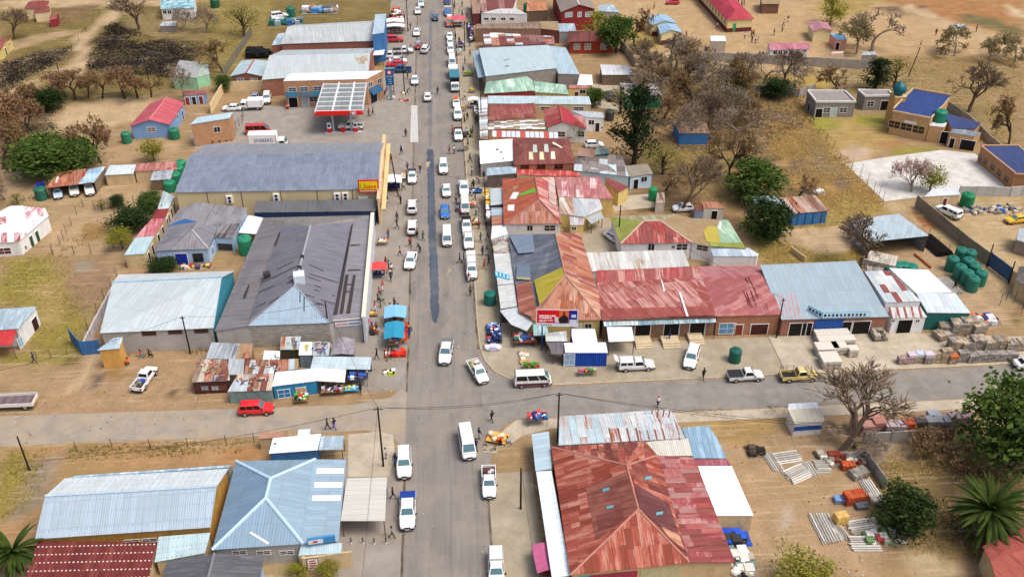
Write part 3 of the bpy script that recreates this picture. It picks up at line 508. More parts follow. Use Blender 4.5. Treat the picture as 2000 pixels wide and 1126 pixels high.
h = house('mono', 'shack', 'shack against the block wall, rust sheet and planks on its roof', 'shack', [(547, 682), (584, 682), (588, 656), (549, 657)], [2, 2, 2.2, 2.2], ZPALE, pm('4e4c3a', .3), ov=.1); patch(h, 0, [(548, 681), (556, 681), (558, 657), (550, 657)], RUST); patch(h, 0, [(568, 660), (576, 658), (580, 682), (573, 684)], rm('a98f5a', '7f6a40', .5))
h = house('mono', 'shack', 'white-roofed narrow shack with ribbed grey front', 'shack', [(583, 693), (609, 693), (610, 667), (586, 667)], 2.3, ZWH, rm('8fa3ad', '6e8089', .4), ov=.08); patch(h, 0, [(594, 676), (600, 671), (603, 676), (598, 688)], pm('b5a444'), 'scrap')
house('mono', 'shack', 'shack roof heaped with firewood and a bicycle frame', 'shack', [(610, 694), (642, 694), (646, 667), (611, 667)], 2.2, ZPALE, pm('5d5446', .3), ov=.1)
house('gy', 'shack', 'small gabled hut with scaly grey roof at the end of the cluster', 'hut', [(644, 694), (692, 692), (693, 661), (652, 663)], 2.1, rm('a9a5ac', '7d7a82', .5, (1.2, 1.2)), pm('6b6258', .3), ridge=[(666, 690), (671, 657)], ov=.15)
house('mono', 'stall_roof', 'long pale corrugated awning pointing at the street from the shacks', 'awning', [(606, 719), (723, 721), (726, 697), (612, 695)], [2.3, 2.3, 2.5, 2.5], rm('c9dbe2', 'b3c7cf', .4, rib=.3), pm('4e5a5c', .3), ov=.12, nowall=(0, 1))
h = house('mono', 'stall', 'turquoise fronted stall with white roof by the dirt side street', 'stall', [(531, 754), (619, 743), (622, 718), (538, 726)], [2.3, 2.3, 2.6, 2.6], ZWH, pm('2f86b5', .2, 1.2, dirt=.3), ov=.12)
opening(h, 0, 588, 761, 1.3, .9, 'win', pm('c9a77a')); opening(h, 0, 555, 768, 1.6, 1.4, 'win', pm('2a77a8')); 
house('mono', 'stall_roof', 'open white roof over the clothes tables next to the turquoise stall', 'awning', [(619, 743), (673, 746), (676, 721), (622, 718)], [2.3, 2.2, 2.4, 2.6], ZWH, None, posts=True, ov=.1)
# grey workshop complex
h = house('cu', 'workshop', 'large dark grey roofed workshop with pale blue hip end and tar strips', 'building', [(419, 646), (485, 636), (643, 630), (651, 627), (708, 622), (724, 420), (514, 425)], [3.7, 4.0, 4.0, 4.0, 4.0, 4.0, 3.7],
  [rm('7b797b', '6b686a', .45, blot=.06), rm('767780', '666770', .45, blot=.05), rm('a7bccb', '98b0c2', .4, blot=.04), rm('777781', '6a6b75', .45, blot=.05), rm('86858a', '77767b', .45, blot=.05), rm('85837f', '76746f', .45), rm('7e7d7e', '706f70', .45)], GRYW,
  ridge=[(576, 558, 6.6), (606, 441, 6.6), (549, 441, 4.6), (489, 624, 4.5), (689, 433, 4.5), (655, 612, 4.45)], faces=[[0, 1, 10, 9, 6], [10, 7, 8, 9], [1, 2, 7], [12, 11, 8, 7], [4, 5, 11, 12, 3], [9, 8, 11, 5, 6], [1, 7, 10]], ov=.15, wallm={1: brick('bcb7ac', '7d766c', 1.7)})
b_ = h.X; roofpanel(h, [b_[2], b_[3], b_[12], b_[7]], rm('777781', '6a6b75', .45, blot=.05)); cap(h, b_[7], b_[8], pm('a0a2a8')); cap(h, b_[7], b_[1], pm('9aa8b2'), .1); cap(h, b_[7], b_[2], pm('9aa8b2'), .1)
TAR = pm('3e3838', .15, 3, .9)
for L in ([(655, 611), (650, 611), (678, 446), (683, 446)],): patch(h, 4, [(651, 613), (659, 613), (686, 440), (690, 436)], TAR, 'tar_strip')
patch(h, 4, [(663, 612), (670, 612), (681, 536), (675, 536)], TAR, 'tar_strip'); patch(h, 4, [(676, 612), (684, 611), (695, 537), (690, 536)], TAR, 'tar_strip')
for y, x0, x1 in ((555, 674, 692), (569, 670, 688), (527, 680, 704), (478, 685, 703)): patch(h, 4, [(x0, y + 1), (x1, y), (x1, y - 1.2), (x0, y - .6)], TAR, 'tar_strip')
patch(h, 0, [(475, 580), (480, 579), (488, 556), (485, 556)], TAR, 'tar_strip'); patch(h, 0, [(536, 478), (540, 478), (548, 454), (545, 454)], TAR, 'tar_strip')
for x0, y0, x1, y1 in ((510, 553, 582, 519), (559, 554, 577, 545), (562, 543, 578, 535), (505, 571, 535, 558), (526, 591, 545, 580), (540, 527, 572, 511), (498, 601, 520, 590)): patch(h, 1, [(x0, y0 + .8), (x0, y0 - .8), (x1, y1 - .8), (x1, y1 + .8)], TAR, 'tar_strip')
for x0, y0, x1, y1 in ((604, 534, 660, 552), (602, 541, 626, 549), (615, 557, 628, 562), (613, 565, 624, 569), (604, 517, 632, 529), (626, 585, 654, 593), (618, 591, 633, 596), (597, 575, 614, 581), (648, 576, 654, 578)): patch(h, 3, [(x0, y0 + .8), (x0, y0 - .8), (x1, y1 - .8), (x1, y1 + .8)], TAR, 'tar_strip')
for x0, y0, y1 in ((585, 569, 590), (593, 578, 608)): patch(h, 2, [(x0, y1), (x0 + 2, y1), (x0 + 2, y0), (x0, y0)], TAR, 'tar_strip')
bv = boxv(-.8, .8, -.8, .8, -.4, 1.1); part(h.root, 'roof_vent', xf(bv[0], G(585, 546, 6.6), .15), bv[1], pm('cfdbe2', .08))
bv = boxv(-.5, .5, -.5, .5, -.3, .35); part(h.root, 'vent_flashing', xf(bv[0], G(521, 536, 5.2), .3), bv[1], TAR)
for i, (px, py) in enumerate(((591, 505), (586, 526))): V, F = lathe([(.22, -.2), (.22, .5), (.34, .5), (.05, .75)], 10, G(px, py, 6.4)); part(h.root, 'roof_ventilator', V, F, pm('2b2b2d'))
# cream parapet of the workshop on the street, with its fascia board
A, B_ = G(710, 622, 4.4), G(728, 418, 4.4); t = thing('parapet_wall', 'cream-topped parapet wall of the grey workshop along the street', 'wall', (A.x, A.y, 0)); dd = (B_ - A); dd.z = 0; ln = dd.length; dd.normalize(); k = 12
for j in range(k):
    bv = boxv(ln * j / k + .02, ln * (j + 1) / k, -.2, .2, 0, 4.6); part(t, 'wall_panel', xf(bv[0], (A.x, A.y, 0), math.atan2(dd.y, dd.x)), bv[1], pm('c7ccd2', .12, .6, dirt=.4)); bv = boxv(ln * j / k + .02, ln * (j + 1) / k, -.3, .3, 4.6, 4.75); part(t, 'coping', xf(bv[0], (A.x, A.y, 0), math.atan2(dd.y, dd.x)), bv[1], pm('e2d8c4', .1))
A = onvert(654, 632, h.I[3], h.I[4]); B_ = onvert(706, 630, h.I[3], h.I[4]); A.z = B_.z = 2.9; d = (B_ - A).normalized(); n = Vector((d.y, -d.x, 0)); board(h.root, 'fascia_board', A, d, n, (B_ - A).length, .75, pm('e9e2e4', .05), .06, .05)
board(h.root, 'coping', A + Vector((0, 0, 1.05)) - d * .3, d, n, (B_ - A).length + .6, .16, pm('e6dcd0'), .1, .03)
L_ = (B_ - A).length
for k in range(9): board(h.root, 'print', A + d * (L_ * (.06 + k * .048)) + Vector((0, 0, .22)), d, n, L_ * .036, .34, pm('c98a98'), .07, .05)
for k in range(8): board(h.root, 'print', A + d * (L_ * (.52 + k * .053)) + Vector((0, 0, .2)), d, n, L_ * .042, .38, pm('5f84bd'), .07, .05)
h = house('gx', 'warehouse', 'white-green roofed warehouse with teal gable left of the dark grey workshop', 'warehouse', [(195, 650), (417, 640), (458, 529), (232, 536)], 3.8, [rm('ccd8d9', 'bccbce', .4, blot=.04), rm('d6dcdc', 'c6cfd0', .4, blot=.04)], GRYW, ridge=[(220, 551), (433, 541)], ov=.2, capm=pm('9cc0d3'), wallm={1: pm('3d8aa0', .15)})  # far side of the roof paler, grazing sky glare painted into it
for x, y in ((291, 650), (342, 647), (393, 645)): opening(h, 0, x, y, 1.9, .75, mt=pm('4a2f28'), frame=pm('5a3a30'))
V, F = lathe([(.12, 0), (.12, .35), (.2, .38)], 8, G(309, 609, 4.6)); part(h.root, 'roof_ventilator', V, F, pm('4b4b4d'))
h = house('mono', 'guard_hut', 'tall ochre hut with tilted pale blue roof by the blue gate', 'hut', [(189, 684), (233, 680), (240, 658), (222, 659)], [3.3, 3.3, 3.9, 3.9], ZB, OCHW, ov=.12)
t = thing('gate', 'closed blue steel gate beside the ochre hut', 'gate', G(160, 692))
def gateleaf(root, a, b_, h_, mt, k=5):
    A, B_ = G(*a), G(*b_); d = (B_ - A); ln = d.length; d.normalize(); rz = math.atan2(d.y, d.x)
    for j in range(k): bv = boxv(ln * j / k + .015, ln * (j + 1) / k - .015, -.03, .03 + .01 * (j % 2), .08, h_); part(root, 'gate_panel', xf(bv[0], A, rz), bv[1], mt)
    for s in (0, ln): bv = boxv(s - .07, s + .07, -.07, .07, 0, h_ + .15); part(root, 'gate_post', xf(bv[0], A, rz), bv[1], mt)
gateleaf(t, (164, 693), (198, 690), 2.4, pm('3a6ea6', .15)); gateleaf(t, (163, 694), (141, 668), 2.4, pm('3a6ea6', .15), 4)
wallrun('boundary_wall', 'whitewashed wall running up from the blue gate beside the warehouse', [(166, 690), (190, 640), (232, 560)], 1.7, pm('cfc8c8', .15, .8, dirt=.6))
fence('fence', 'dark leaning posts beside the whitewashed wall of the warehouse', [(150, 680), (172, 645), (190, 612), (205, 588), (218, 565), (230, 545)], 2.1, step=3, wires=2)
# left edge houses
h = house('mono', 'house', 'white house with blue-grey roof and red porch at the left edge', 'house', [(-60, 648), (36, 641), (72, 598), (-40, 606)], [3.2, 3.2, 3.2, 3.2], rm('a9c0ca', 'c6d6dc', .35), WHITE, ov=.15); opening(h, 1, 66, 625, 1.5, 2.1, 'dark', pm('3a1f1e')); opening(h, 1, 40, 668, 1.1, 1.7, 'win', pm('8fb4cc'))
house('mono', 'porch', 'red sheet porch roof of the white house at the left edge', 'porch', [(-60, 679), (24, 673), (32, 643), (-60, 648)], [2.5, 2.5, 3, 3], rm('b5373a', 'c25a55', .35), None, posts=True, ov=.1)
h = house('mono', 'house', 'white house with red-striped white roof at the left edge', 'house', [(-50, 478), (37, 471), (95, 421), (88, 407), (43, 402), (20, 402), (-50, 440)], [2.7, 2.7, 2.9, 3, 3, 3, 3], ZWH, WHITE, ov=.15, sheets=(1.0, 3.2, [ZWH, ZWH, rm('e9e3e3', 'a8474d', .55, (2, .1)), rm('ece9e8', 'b5656a', .45, (2.6, .1)), ZWH]), fill=.9, flatdir=Vector((.9, .43, 0)))
for x, y in ((66, 485), (76, 471)): opening(h, 1, x, y, .9, 2.0, 'door', pm('22543f'))
opening(h, 1, 50, 483, .5, .8); opening(h, 0, 8, 490, 2.2, 1.2, mt=pm('5a3030')); 
h = house('mono', 'carport', 'carport with rusted brown roof and blue end sheltering three cars', 'carport', [(90, 367), (185, 356), (208, 324), (110, 337)], [2.4, 2.4, 2.7, 2.7], RUST, pm('8a7a64'), ov=.15, nowall=(0,), posts=[0, 1], sheets=(1.1, None, [RUST, RUSTD, RUSTL]), fill=.9); patch(h, 0, [(153, 360), (184, 356), (207, 325), (173, 331)], rm('9fc3d8', 'b6d2e0', .4), off=.06); patch(h, 0, [(160, 340), (168, 337), (166, 345), (159, 347)], pm('a33a34'), off=.06); patch(h, 0, [(108, 357), (111, 358), (115, 344), (112, 344)], pm('e3e0da'), off=.06)
h = house('mono', 'outbuilding', 'outbuilding with white-blue roof beside the carport', 'outbuilding', [(204, 342), (260, 339), (266, 321), (214, 323)], [2.4, 2.4, 2.6, 2.6], rm('dde8ee', '8fa3b0', .35, (1.2, .8)), BEIGE, ov=.12)
house('mono', 'outbuilding', 'long outbuilding with faded red roof behind the water tanks', 'outbuilding', [(262, 335), (345, 331), (345, 315), (266, 320)], [2.4, 2.4, 2.6, 2.6], rm('9c5b54', 'b98a82', .45), BEIGE, ov=.12)
house('mono', 'outbuilding', 'small grey-white patched roof below the faded red roof', 'outbuilding', [(293, 352), (333, 350), (339, 331), (299, 335)], [2.2, 2.2, 2.4, 2.4], rm('c6ced4', '7d8288', .4, (1.4, .9)), pm('7d6a54', .3), ov=.12)
for nm, lb, L, m in (('row_room', 'white-ribbed top roof of the row of rented rooms', [(308, 408), (329, 407), (341, 384), (319, 372)], rm('d3e2e4', '8fa6a8', .45, (3, .1))), ('row_room', 'maroon roof in the row of rented rooms', [(296, 427), (322, 425), (330, 407), (304, 409)], rm('8e3b3d', '7c3233', .4)), ('row_room', 'pink roof in the row of rented rooms', [(263, 464), (301, 461), (322, 426), (296, 427)], rm('b5646a', 'd3a3a3', .45)), ('row_room', 'pale blue end roof of the row of rented rooms', [(242, 498), (283, 495), (301, 461), (264, 464)], rm('bcd7da', 'a9c8cc', .4))):
    h = house('mono', nm, lb, 'rooms', L, 2.6, m, BEIGE, ov=.08)
    m1 = ((L[1][0] + L[2][0]) / 2, (L[1][1] + L[2][1]) / 2)
    for k in (.3, .7): opening(h, 1, L[1][0] + (L[2][0] - L[1][0]) * k + 2, L[1][1] + (L[2][1] - L[1][1]) * k + 12, .9, 1.9, 'door', pm('2a1f1a'))
# grey roofed light blue house
h = house('cu', 'house', 'light blue house with grey hipped roof and bright blue door', 'house', [(301, 491), (336, 488), (407, 486), (420, 462), (430, 433), (384, 433), (327, 441)], [2.9, 2.9, 2.9, 2.9, 3.9, 3.9, 2.9], [GREY, SLATE, GREY, SLATE], LBLUE, ridge=[(375, 449, 4.1)], faces=[[0, 1, 7, 5, 6], [1, 2, 7], [2, 3, 4, 7], [7, 4, 5]], ov=.2); cap(h, h.X[7], h.X[2], pm('b3b3b5')); cap(h, h.X[7], h.X[1], pm('8f8f92'), .08)
opening(h, 1, 356, 510, 2.0, 2.1, 'door', pm('1c2fa0', .1)); opening(h, 1, 387, 503, 1.6, 1.6, frame=pm('2b2b2e')); opening(h, 2, 415, 490, .9, 1.4, mt=pm('2f6aa0'))
h = house('mono', 'house_wing', 'light blue wing with dark ribbed roof behind the blue door house', 'house wing', [(419, 463), (455, 465), (467, 439), (433, 433)], [2.7, 2.7, 3.2, 3.2], rm('8a8786', '3e3b3a', .45, (4, .05)), LBLUE, ov=.1); opening(h, 0, 440, 482, 2.4, 1.2, mt=glass('2b2b30'), frame=pm('2c2c30'))
h = house('mono', 'house_wing', 'high grey back roof of the light blue house with blue gable trim', 'house wing', [(326, 441), (468, 437), (483, 406), (384, 394), (350, 408)], [3.0, 3.2, 4.0, 4.4, 3.6], SLATE, LBLUE, ov=.15); patch(h, 0, [(327, 441), (385, 433), (361, 427)], pm('2f5f96', .1))
house('mono', 'tank_shelter', 'plain white sheet roof above the green tank', 'shelter', [(466, 454), (501, 457), (514, 425), (485, 420)], [2.9, 2.9, 3.1, 3.1], ZWH, None, posts=True, ov=.1)
# supermarket
h = house('gx', 'supermarket', 'supermarket with long blue-grey roof, cream wall and yellow sign', 'supermarket', [(341, 376), (739, 369), (750, 278), (404, 282)], 5.0, [rm('6c7687', '858f9f', .4, (.7, .5), blot=.025, rib=.4, soft=.3), rm('85888f', '8f9299', .4, blot=.03)], pm('d6c397', .08, .5, dirt=.15), ridge=[(370, 304), (743, 297)], ov=.2)  # back slope coloured lighter and greyer to carry the grazing sky reflection
for x in (405, 472, 549, 620, 689):
    A = onvert(x, 384, h.I[0], h.I[1]); bv = boxv(-.06, .06, -.05, .05, 0, 4.9); part(h.root, 'wall_joint', xf(bv[0], (A.x, A.y, 0)), bv[1], pm('5c5140'))
for x, y in ((449, 388), (540, 384), (659, 383), (675, 382)):
    A = onvert(x, y, h.I[0], h.I[1]); bv = boxv(-.55, .55, -.4, 0, -.7, .7); o = part(h.root, 'air_conditioner', xf(bv[0], A), bv[1], pm('eceae6', .06))
    for s in (-.33, .33): V, F = tube(A + Vector((0, -.4, s)), A + Vector((0, -.44, s)), .27, .27, 12); part(h.root, 'fan', V, F, pm('26262a'), parent=o)
for x in (705, 714): A = onvert(x, 386, h.I[0], h.I[1]); bv = boxv(-.4, .4, -.3, 0, -.25, .25); part(h.root, 'air_conditioner', xf(bv[0], A), bv[1], pm('dcdad2'))
t = thing('shop_sign', 'red-framed yellow supermarket sign reading Usave', 'sign', (*onvert(720, 362, h.I[0], h.I[1]).xy, 4.2)); A = onvert(701, 374, h.I[0], h.I[1]); B_ = onvert(741, 372, h.I[0], h.I[1]); A.y -= .35; B_.y -= .35; B_.z = A.z; d = (B_ - A).normalized(); n = Vector((d.y, -d.x, 0)); w = (B_ - A).length
board(t, 'sign_frame', A, d, n, w, 2.5, pm('d3202c', .05), .2, 0); board(t, 'sign_panel', A + d * .22 + Vector((0, 0, .62)), d, n, w - .44, 1.65, pm('ffd21c', .04), .22, 0); board(t, 'sign_stripe', A + d * .22 + Vector((0, 0, .28)), d, n, w - .44, .12, pm('f2e6e0'), .22, 0)
text_part(t, 'U', A + d * .36 + Vector((0, 0, .82)) + n * .22, d, Vector((0, 0, 1)), 1.15, pm('9aa018'), width=.85); text_part(t, 'save', A + d * 1.3 + Vector((0, 0, .85)) + n * .22, d, Vector((0, 0, 1)), .95, pm('cc1820'), width=w - 1.75)
A, B_ = G(739, 398, 1), G(757, 275, 1); A = Vector((-12.35, 150.8, 0)); t = thing('shopfront', 'orange and cream parapet front of the supermarket facing the street', 'shopfront', (-12.2, 165, 0)); k = 9; y0, y1 = 150.6, 177.5
for j in range(k):
    ya, yb = y0 + (y1 - y0) * j / k + .02, y0 + (y1 - y0) * (j + 1) / k; hh = 4.95 + .2 * math.sin(j / (k - 1) * 3.14); bv = boxv(-12.5, -12.1, ya, yb, 0, hh); part(t, 'wall_panel', *bv, pm('dcc39a', .08)); bv = boxv(-12.62, -12.0, ya, yb, hh, hh + .15); part(t, 'coping', *bv, pm('cdb994', .1)); bv = boxv(-12.1, -11.9, ya, yb, 3.3, hh - .5); part(t, 'fascia', *bv, pm('bfa482' if j % 3 else 'a97d60', .12)); bv = boxv(-12.1, -11.2, ya, yb, 2.9, 3.1); part(t, 'canopy', *bv, pm('d9c08c'))
house('mono', 'lean_to', 'dark grey lean-to roof squeezed between supermarket and workshop', 'lean-to', [(495, 415), (733, 412), (735, 389), (498, 393)], [3.0, 3.0, 3.5, 3.5], rm('66686c', '57595d', .4, blot=.06), pm('2c3f63', .2), ov=.1)
# fuel station
h = house('mono', 'fuel_shop', 'two storey tan brick fuel station shop with flat white roof', 'shop', [(553, 158), (716, 154), (747, 138), (566, 144)], 6.2, rm('f0f1f2', 'e3e5e6', .4, blot=.03), BRICKO, ov=.05)
for x, y in ((571, 175), (594, 174), (620, 173)): opening(h, 0, x, y, 1.7, 1.0, mt=glass('3c4a58'), frame=pm('d5e2ea'))
for x, y in ((723, 165), (741, 158)): opening(h, 1, x, y, 1.5, 1.0, frame=pm('d5e2ea'))
opening(h, 0, 573, 200, 2.0, 2.3, 'dark'); opening(h, 0, 597, 202, 1.5, 2.3, 'door', pm('a9b4bd')); opening(h, 0, 612, 194, 1.7, 1.2, mt=glass('2a2f36')); opening(h, 1, 730, 188, 2.4, 2.6, 'dark', pm('1a222c'))
def awn(root, i, b, px, py, w, hh, dep, mt):
    a, q = b.I[i], b.I[(i + 1) % len(b.I)]; c = onvert(px, py, a, q); d = (q - a); d.z = 0; d.normalize(); n = Vector((d.y, -d.x, 0)); P = [c - d * w / 2 + n * .02 + Vector((0, 0, hh)), c + d * w / 2 + n * .02 + Vector((0, 0, hh)), c + d * w / 2 + n * dep, c - d * w / 2 + n * dep]; V, F, uv = slab(P, .05); part(root, 'awning', V, F, mt, uv=uv)
awn(h.root, 0, h, 571, 187, 2.8, .9, .8, pm('2a5f78')); awn(h.root, 0, h, 600, 186, 2.8, .9, .8, pm('4a5a6a')); awn(h.root, 0, h, 622, 185, 2.2, .9, .8, pm('2a6a80')); awn(h.root, 1, h, 731, 179, 3.6, 1.2, 1.2, pm('2a5a7c'))
bv = boxv(-.35, .35, -.35, .35, 0, 1.0); t = thing('bin', 'red bin at the left corner of the fuel station shop', 'bin', G(562, 213)); V, F = lathe([(.3, 0), (.36, .9), (.3, 1.05), (.05, 1.15)], 10, G(562, 213)); part(t, 'drum', V, F, pm('c02026')); V, F = lathe([(.37, .84), (.38, .9), (.37, .96)], 10, G(562, 213)); part(t, 'rim', V, F, pm('e8e0e0'))
h = house('mono', 'fuel_canopy', 'fuel station canopy with ribbed silver top and red fascia', 'canopy', [(615, 219), (708, 217), (716, 159), (633, 161)], 5.3, rm('a3a9aa', '7d8486', .45, (.12, 1.6), rib=.9, seam=9, ribk=.8), None, ov=.2, th=.15, flatdir=Vector((0, 1, 0)))
for f in (.36, .72):
    A = h.E[0] + (h.E[1] - h.E[0]) * f; B_ = h.E[3] + (h.E[2] - h.E[3]) * f; V, F = tube(A + Vector((0, 0, .1)), B_ + Vector((0, 0, .1)), .2, .2, 6); part(h.root, 'roof_gutter', V, F, pm('e9eaea'))
for i in range(4):
    A, B_ = h.E[i], h.E[(i + 1) % 4]; d = (B_ - A); ln = d.length; d.normalize(); bv = boxv(-.12, ln + .12, -.12, .12, -.75 if i == 0 else -.3, .12); part(h.root, 'fascia', xf(bv[0], A, math.atan2(d.y, d.x)), bv[1], pm('e02418', .04) if i == 0 else pm('c9ccce'))
    if i == 0:
        c = A + d * ln * .8 + Vector((0, -.16, -.3)); V, F = tube(c, c + Vector((0, -.05, 0)), .62, .62, 20); o = part(h.root, 'emblem', V, F, pm('f0f0f2', .02)); V, F = tube(c + Vector((0, -.05, 0)), c + Vector((0, -.07, 0)), .54, .54, 20); part(h.root, 'emblem_disc', V, F, pm('1f4f74'), parent=o)
        def star(c, r, col, name='star', par=None, y=-.09):
            P = [c + Vector((math.sin(k * math.pi / 5) * (r if k % 2 == 0 else r * .42), y, math.cos(k * math.pi / 5) * (r if k % 2 == 0 else r * .42))) for k in range(10)]; V, F, uv = slab(P, .015, up=False); part(h.root, name, V, F, pm(col, .02), parent=par)
        P = [c + Vector((0, -.075, 0))] + [c + Vector((.53 * math.sin(a), -.075, .53 * math.cos(a))) for a in [k * .26 for k in range(0, 13)]]; V, F, uv = slab(P, .012, up=False); part(h.root, 'emblem_half', V, F, pm('d01f2c', .02), parent=o); star(c, .5, 'f4f4f6', par=o)
for j in range(20):
    A, B_ = h.E[0].lerp(h.E[3], (j + .5) / 20), h.E[1].lerp(h.E[2], (j + .5) / 20); bv = boxv(.15, (B_ - A).length - .15, -.09, .09, .0, .11); part(h.root, 'roof_rib', xf(bv[0], A, math.atan2(B_.y - A.y, B_.x - A.x)), bv[1], pm('8d9496' if j % 3 else 'e4e6e6', .1))
for px, py in ((652, 257), (687, 256), (664, 215), (699, 214)): c = G(px, py); V, F = tube(c, c + Vector((0, 0, 4.7)), .2, .2, 8); part(h.root, 'column', V, F, pm('b9c4c6'))
c0 = G(636, 260); c1 = G(705, 258); t = thing('pump_island', 'raised concrete pump island under the red-edged canopy', 'pump island', c0); d = (c1 - c0); ln = d.length; d.normalize(); bv = boxv(0, ln, -.6, .6, 0, .18); part(t, 'kerb_block', xf(bv[0], c0, math.atan2(d.y, d.x)), bv[1], pm('b5b7b8'))
for f, nm in ((.12, 'leftmost fuel pump on the island'), (.5, 'middle low red fuel pump on the island'), (.86, 'rightmost fuel pump on the island')):
    c = c0 + d * ln * f + Vector((0, 0, .18)); t = thing('fuel_pump', nm, 'fuel pump', c, 'fuel pumps'); bv = boxv(-.4, .4, -.3, .3, 0, .9); part(t, 'pump_base', xf(bv[0], c), bv[1], pm('cf1f22', .05))
    if f != .5: bv = boxv(-.42, .42, -.25, .25, .9, 2.1); part(t, 'pump_head', xf(bv[0], c), bv[1], pm('dfe2e4', .05)); bv = boxv(-.28, .28, -.3, -.25, 1.3, 1.8); part(t, 'display', xf(bv[0], c), bv[1], glass())
c = G(764, 196); t = thing('pylon_sign', 'tall blue fuel station pylon sign with star emblem at the road', 'sign', (c.x, c.y, 0)); bv = boxv(-.9, .9, -.18, .18, 3.6, 7.4); part(t, 'sign_box', xf(bv[0], (c.x, c.y, 0)), bv[1], pm('1e5a86', .05)); bv = boxv(-.95, .95, -.2, .2, 7.4, 7.55); part(t, 'cap', xf(bv[0], (c.x, c.y, 0)), bv[1], pm('7fa9bf'))
bv = boxv(-.3, .3, -.12, .12, 0, 3.6); part(t, 'pole', xf(bv[0], (c.x, c.y, 0)), bv[1], pm('7e9099')); h.root, keep = t, h.root; e = Vector((c.x, c.y - .2, 6.6)); V, F = tube(e, e + Vector((0, -.03, 0)), .55, .55, 18); o = part(t, 'emblem', V, F, pm('c8283a', .03)); star(e, .5, 'f2f2f4', par=o, y=-.05); h.root = keep
text_part(t, 'CALTEX', Vector((c.x - .65, c.y - .2, 5.5)), Vector((1, 0, 0)), Vector((0, 0, 1)), .34, pm('dfe8ee'), width=1.3)
for k in range(3): bv = boxv(-.4 + .1 * k, .45, -.22, -.18, 4.9 - k * .5, 5.1 - k * .5); part(t, 'print', xf(bv[0], (c.x, c.y, 0)), bv[1], pm('7fb0cc'))
h = house('gx', 'hall', 'long pale grey roofed hall behind the fuel station shop', 'building', [(511, 156), (720, 139), (731, 94), (552, 98)], 4.2, [rm('c3cfd0', 'b3bfc0', .4, blot=.05), rm('bcc6c8', 'aab4b6', .4)], BRICKR, ridge=[(526, 109), (723, 104)], ov=.2); patch(h, 0, [(692, 113), (719, 108), (717, 125), (700, 124)], rm('a5957c', 'c3cfd0', .4, (1, 1)), 'rust_stain', off=.012, th=.012)
h = house('gx', 'hall', 'pale roofed brick hall with dark roof lines near the top of the street', 'building', [(548, 86), (730, 80), (742, 40), (575, 49)], 4.5, [rm('c9cecf', '9aa0a2', .4, (3, .1)), ZGR], BRICKR, ridge=[(562, 52), (737, 45)], ov=.2)
house('mono', 'street_block', 'tall blue-sided block with pale roof at the street end of the brick hall', 'building', [(727, 67), (750, 64), (754, 27), (733, 28)], 7.2, rm('b9cfdb', 'a6bfcd', .4), BLUEW, ov=.05)
house('mono', 'lean_to', 'small blue-grey lean-to at the back of the brick hall', 'lean-to', [(530, 89), (549, 87), (556, 64), (543, 66)], [2.8, 2.8, 3.4, 3.4], ZB, BRICKR, ov=.1)
house('mono', 'awning', 'white canvas awning beside the pale hall near the parked red car', 'awning', [(729, 108), (749, 107), (752, 94), (732, 94)], 3, ZWH, None, posts=True)
h = house('gy', 'house', 'small brick house with pale roof and red ridge left of the hall', 'house', [(449, 149), (513, 149), (524, 119), (471, 119)], 3, rm('b9d0d6', 'a8c2ca', .35), BRICKR, ridge=[(481, 142), (497, 116)], ov=.25, capm=pm('b5454a')); opening(h, 0, 470, 157, 1.5, 1.0, mt=glass('5d8aa3')); opening(h, 0, 496, 157, 1.5, 1.0, mt=glass('7a94a0'))
h = house('mono', 'outbuilding', 'two storey tan brick block with stepped pale roof and outside stair', 'building', [(371, 243), (448, 231), (455, 219), (386, 229)], 5, rm('c0d8e2', 'a9c4d0', .4), BRICKO, ov=.1); opening(h, 0, 424, 253, 1.3, 1.2)
for x in (415, 429, 442, 452): opening(h, 0, x, 277 - (x - 415) * .06, .45, .5, mt=glass('2a2420'), frame=pm('a3784a'))
wallrun('yard_wall', 'cream yard wall around the parking yard left of the fuel station', [(413, 222), (438, 178), (552, 173)], 2.2, CREAM); fence('fence', 'black mesh fence behind the red minibus', [(456, 262), (474, 240), (476, 228)], 2.2, step=2)
h = house('gy', 'house', 'light blue house with pink gable roof and two green tanks', 'house', [(252, 247), (332, 243), (361, 200), (292, 203)], 3.0, rm('b0545c', 'bf7177', .35, blot=.05), pm('7fa3d0', .1, .5, dirt=.2), ridge=[(291, 234), (326, 190)], ov=.3, capm=pm('c67a80'), wallm=None); opening(h, 0, 296, 253, 1.7, 1.0, mt=pm('7b6a66')); opening(h, 1, 356, 222, .9, 2, 'door', pm('20242c')); opening(h, 1, 347, 228, 1.1, 1.0)
h = house('mono', 'latrine_row', 'row of blue and maroon latrines behind the pink roofed house', 'latrines', [(360, 187), (404, 184), (402, 176), (362, 178)], 2.2, rm('8e5b56', '7a4a46', .4), pm('8aa9cc'), ov=.05)
for x, c in ((366, '8e2f2f'), (379, '23252e'), (393, '7c2c2c')): opening(h, 0, x, 197, .9, 1.8, 'door', pm(c))
h = house('mono', 'ruin', 'mint green derelict house with pale flat roof behind a bare tree', 'house', [(337, 149), (385, 152), (394, 122), (350, 118)], 3.0, rm('b5b8b6', '8d8f8e', .4, (1, 1)), MINTW, ov=.05); opening(h, 1, 389, 143, .9, 2, 'dark'); house('mono', 'house_wing', 'mint green wing on the right of the derelict house', 'house wing', [(386, 151), (409, 145), (406, 126), (392, 127)], 2.6, rm('b9c4bc', '9fb0a4', .4), MINTW, ov=.05)
h = house('gx', 'house', 'white house with patched teal and white roof at the top left', 'house', [(313, 18), (380, 16), (382, -6), (318, -4)], 3, [rm('cfe0e4', '4f9aa8', .5, (1, .8)), ZW], WHITE, rise=1, ov=.2)
for x in (322, 331): opening(h, 0, x, 24, 1.0, 1.0)
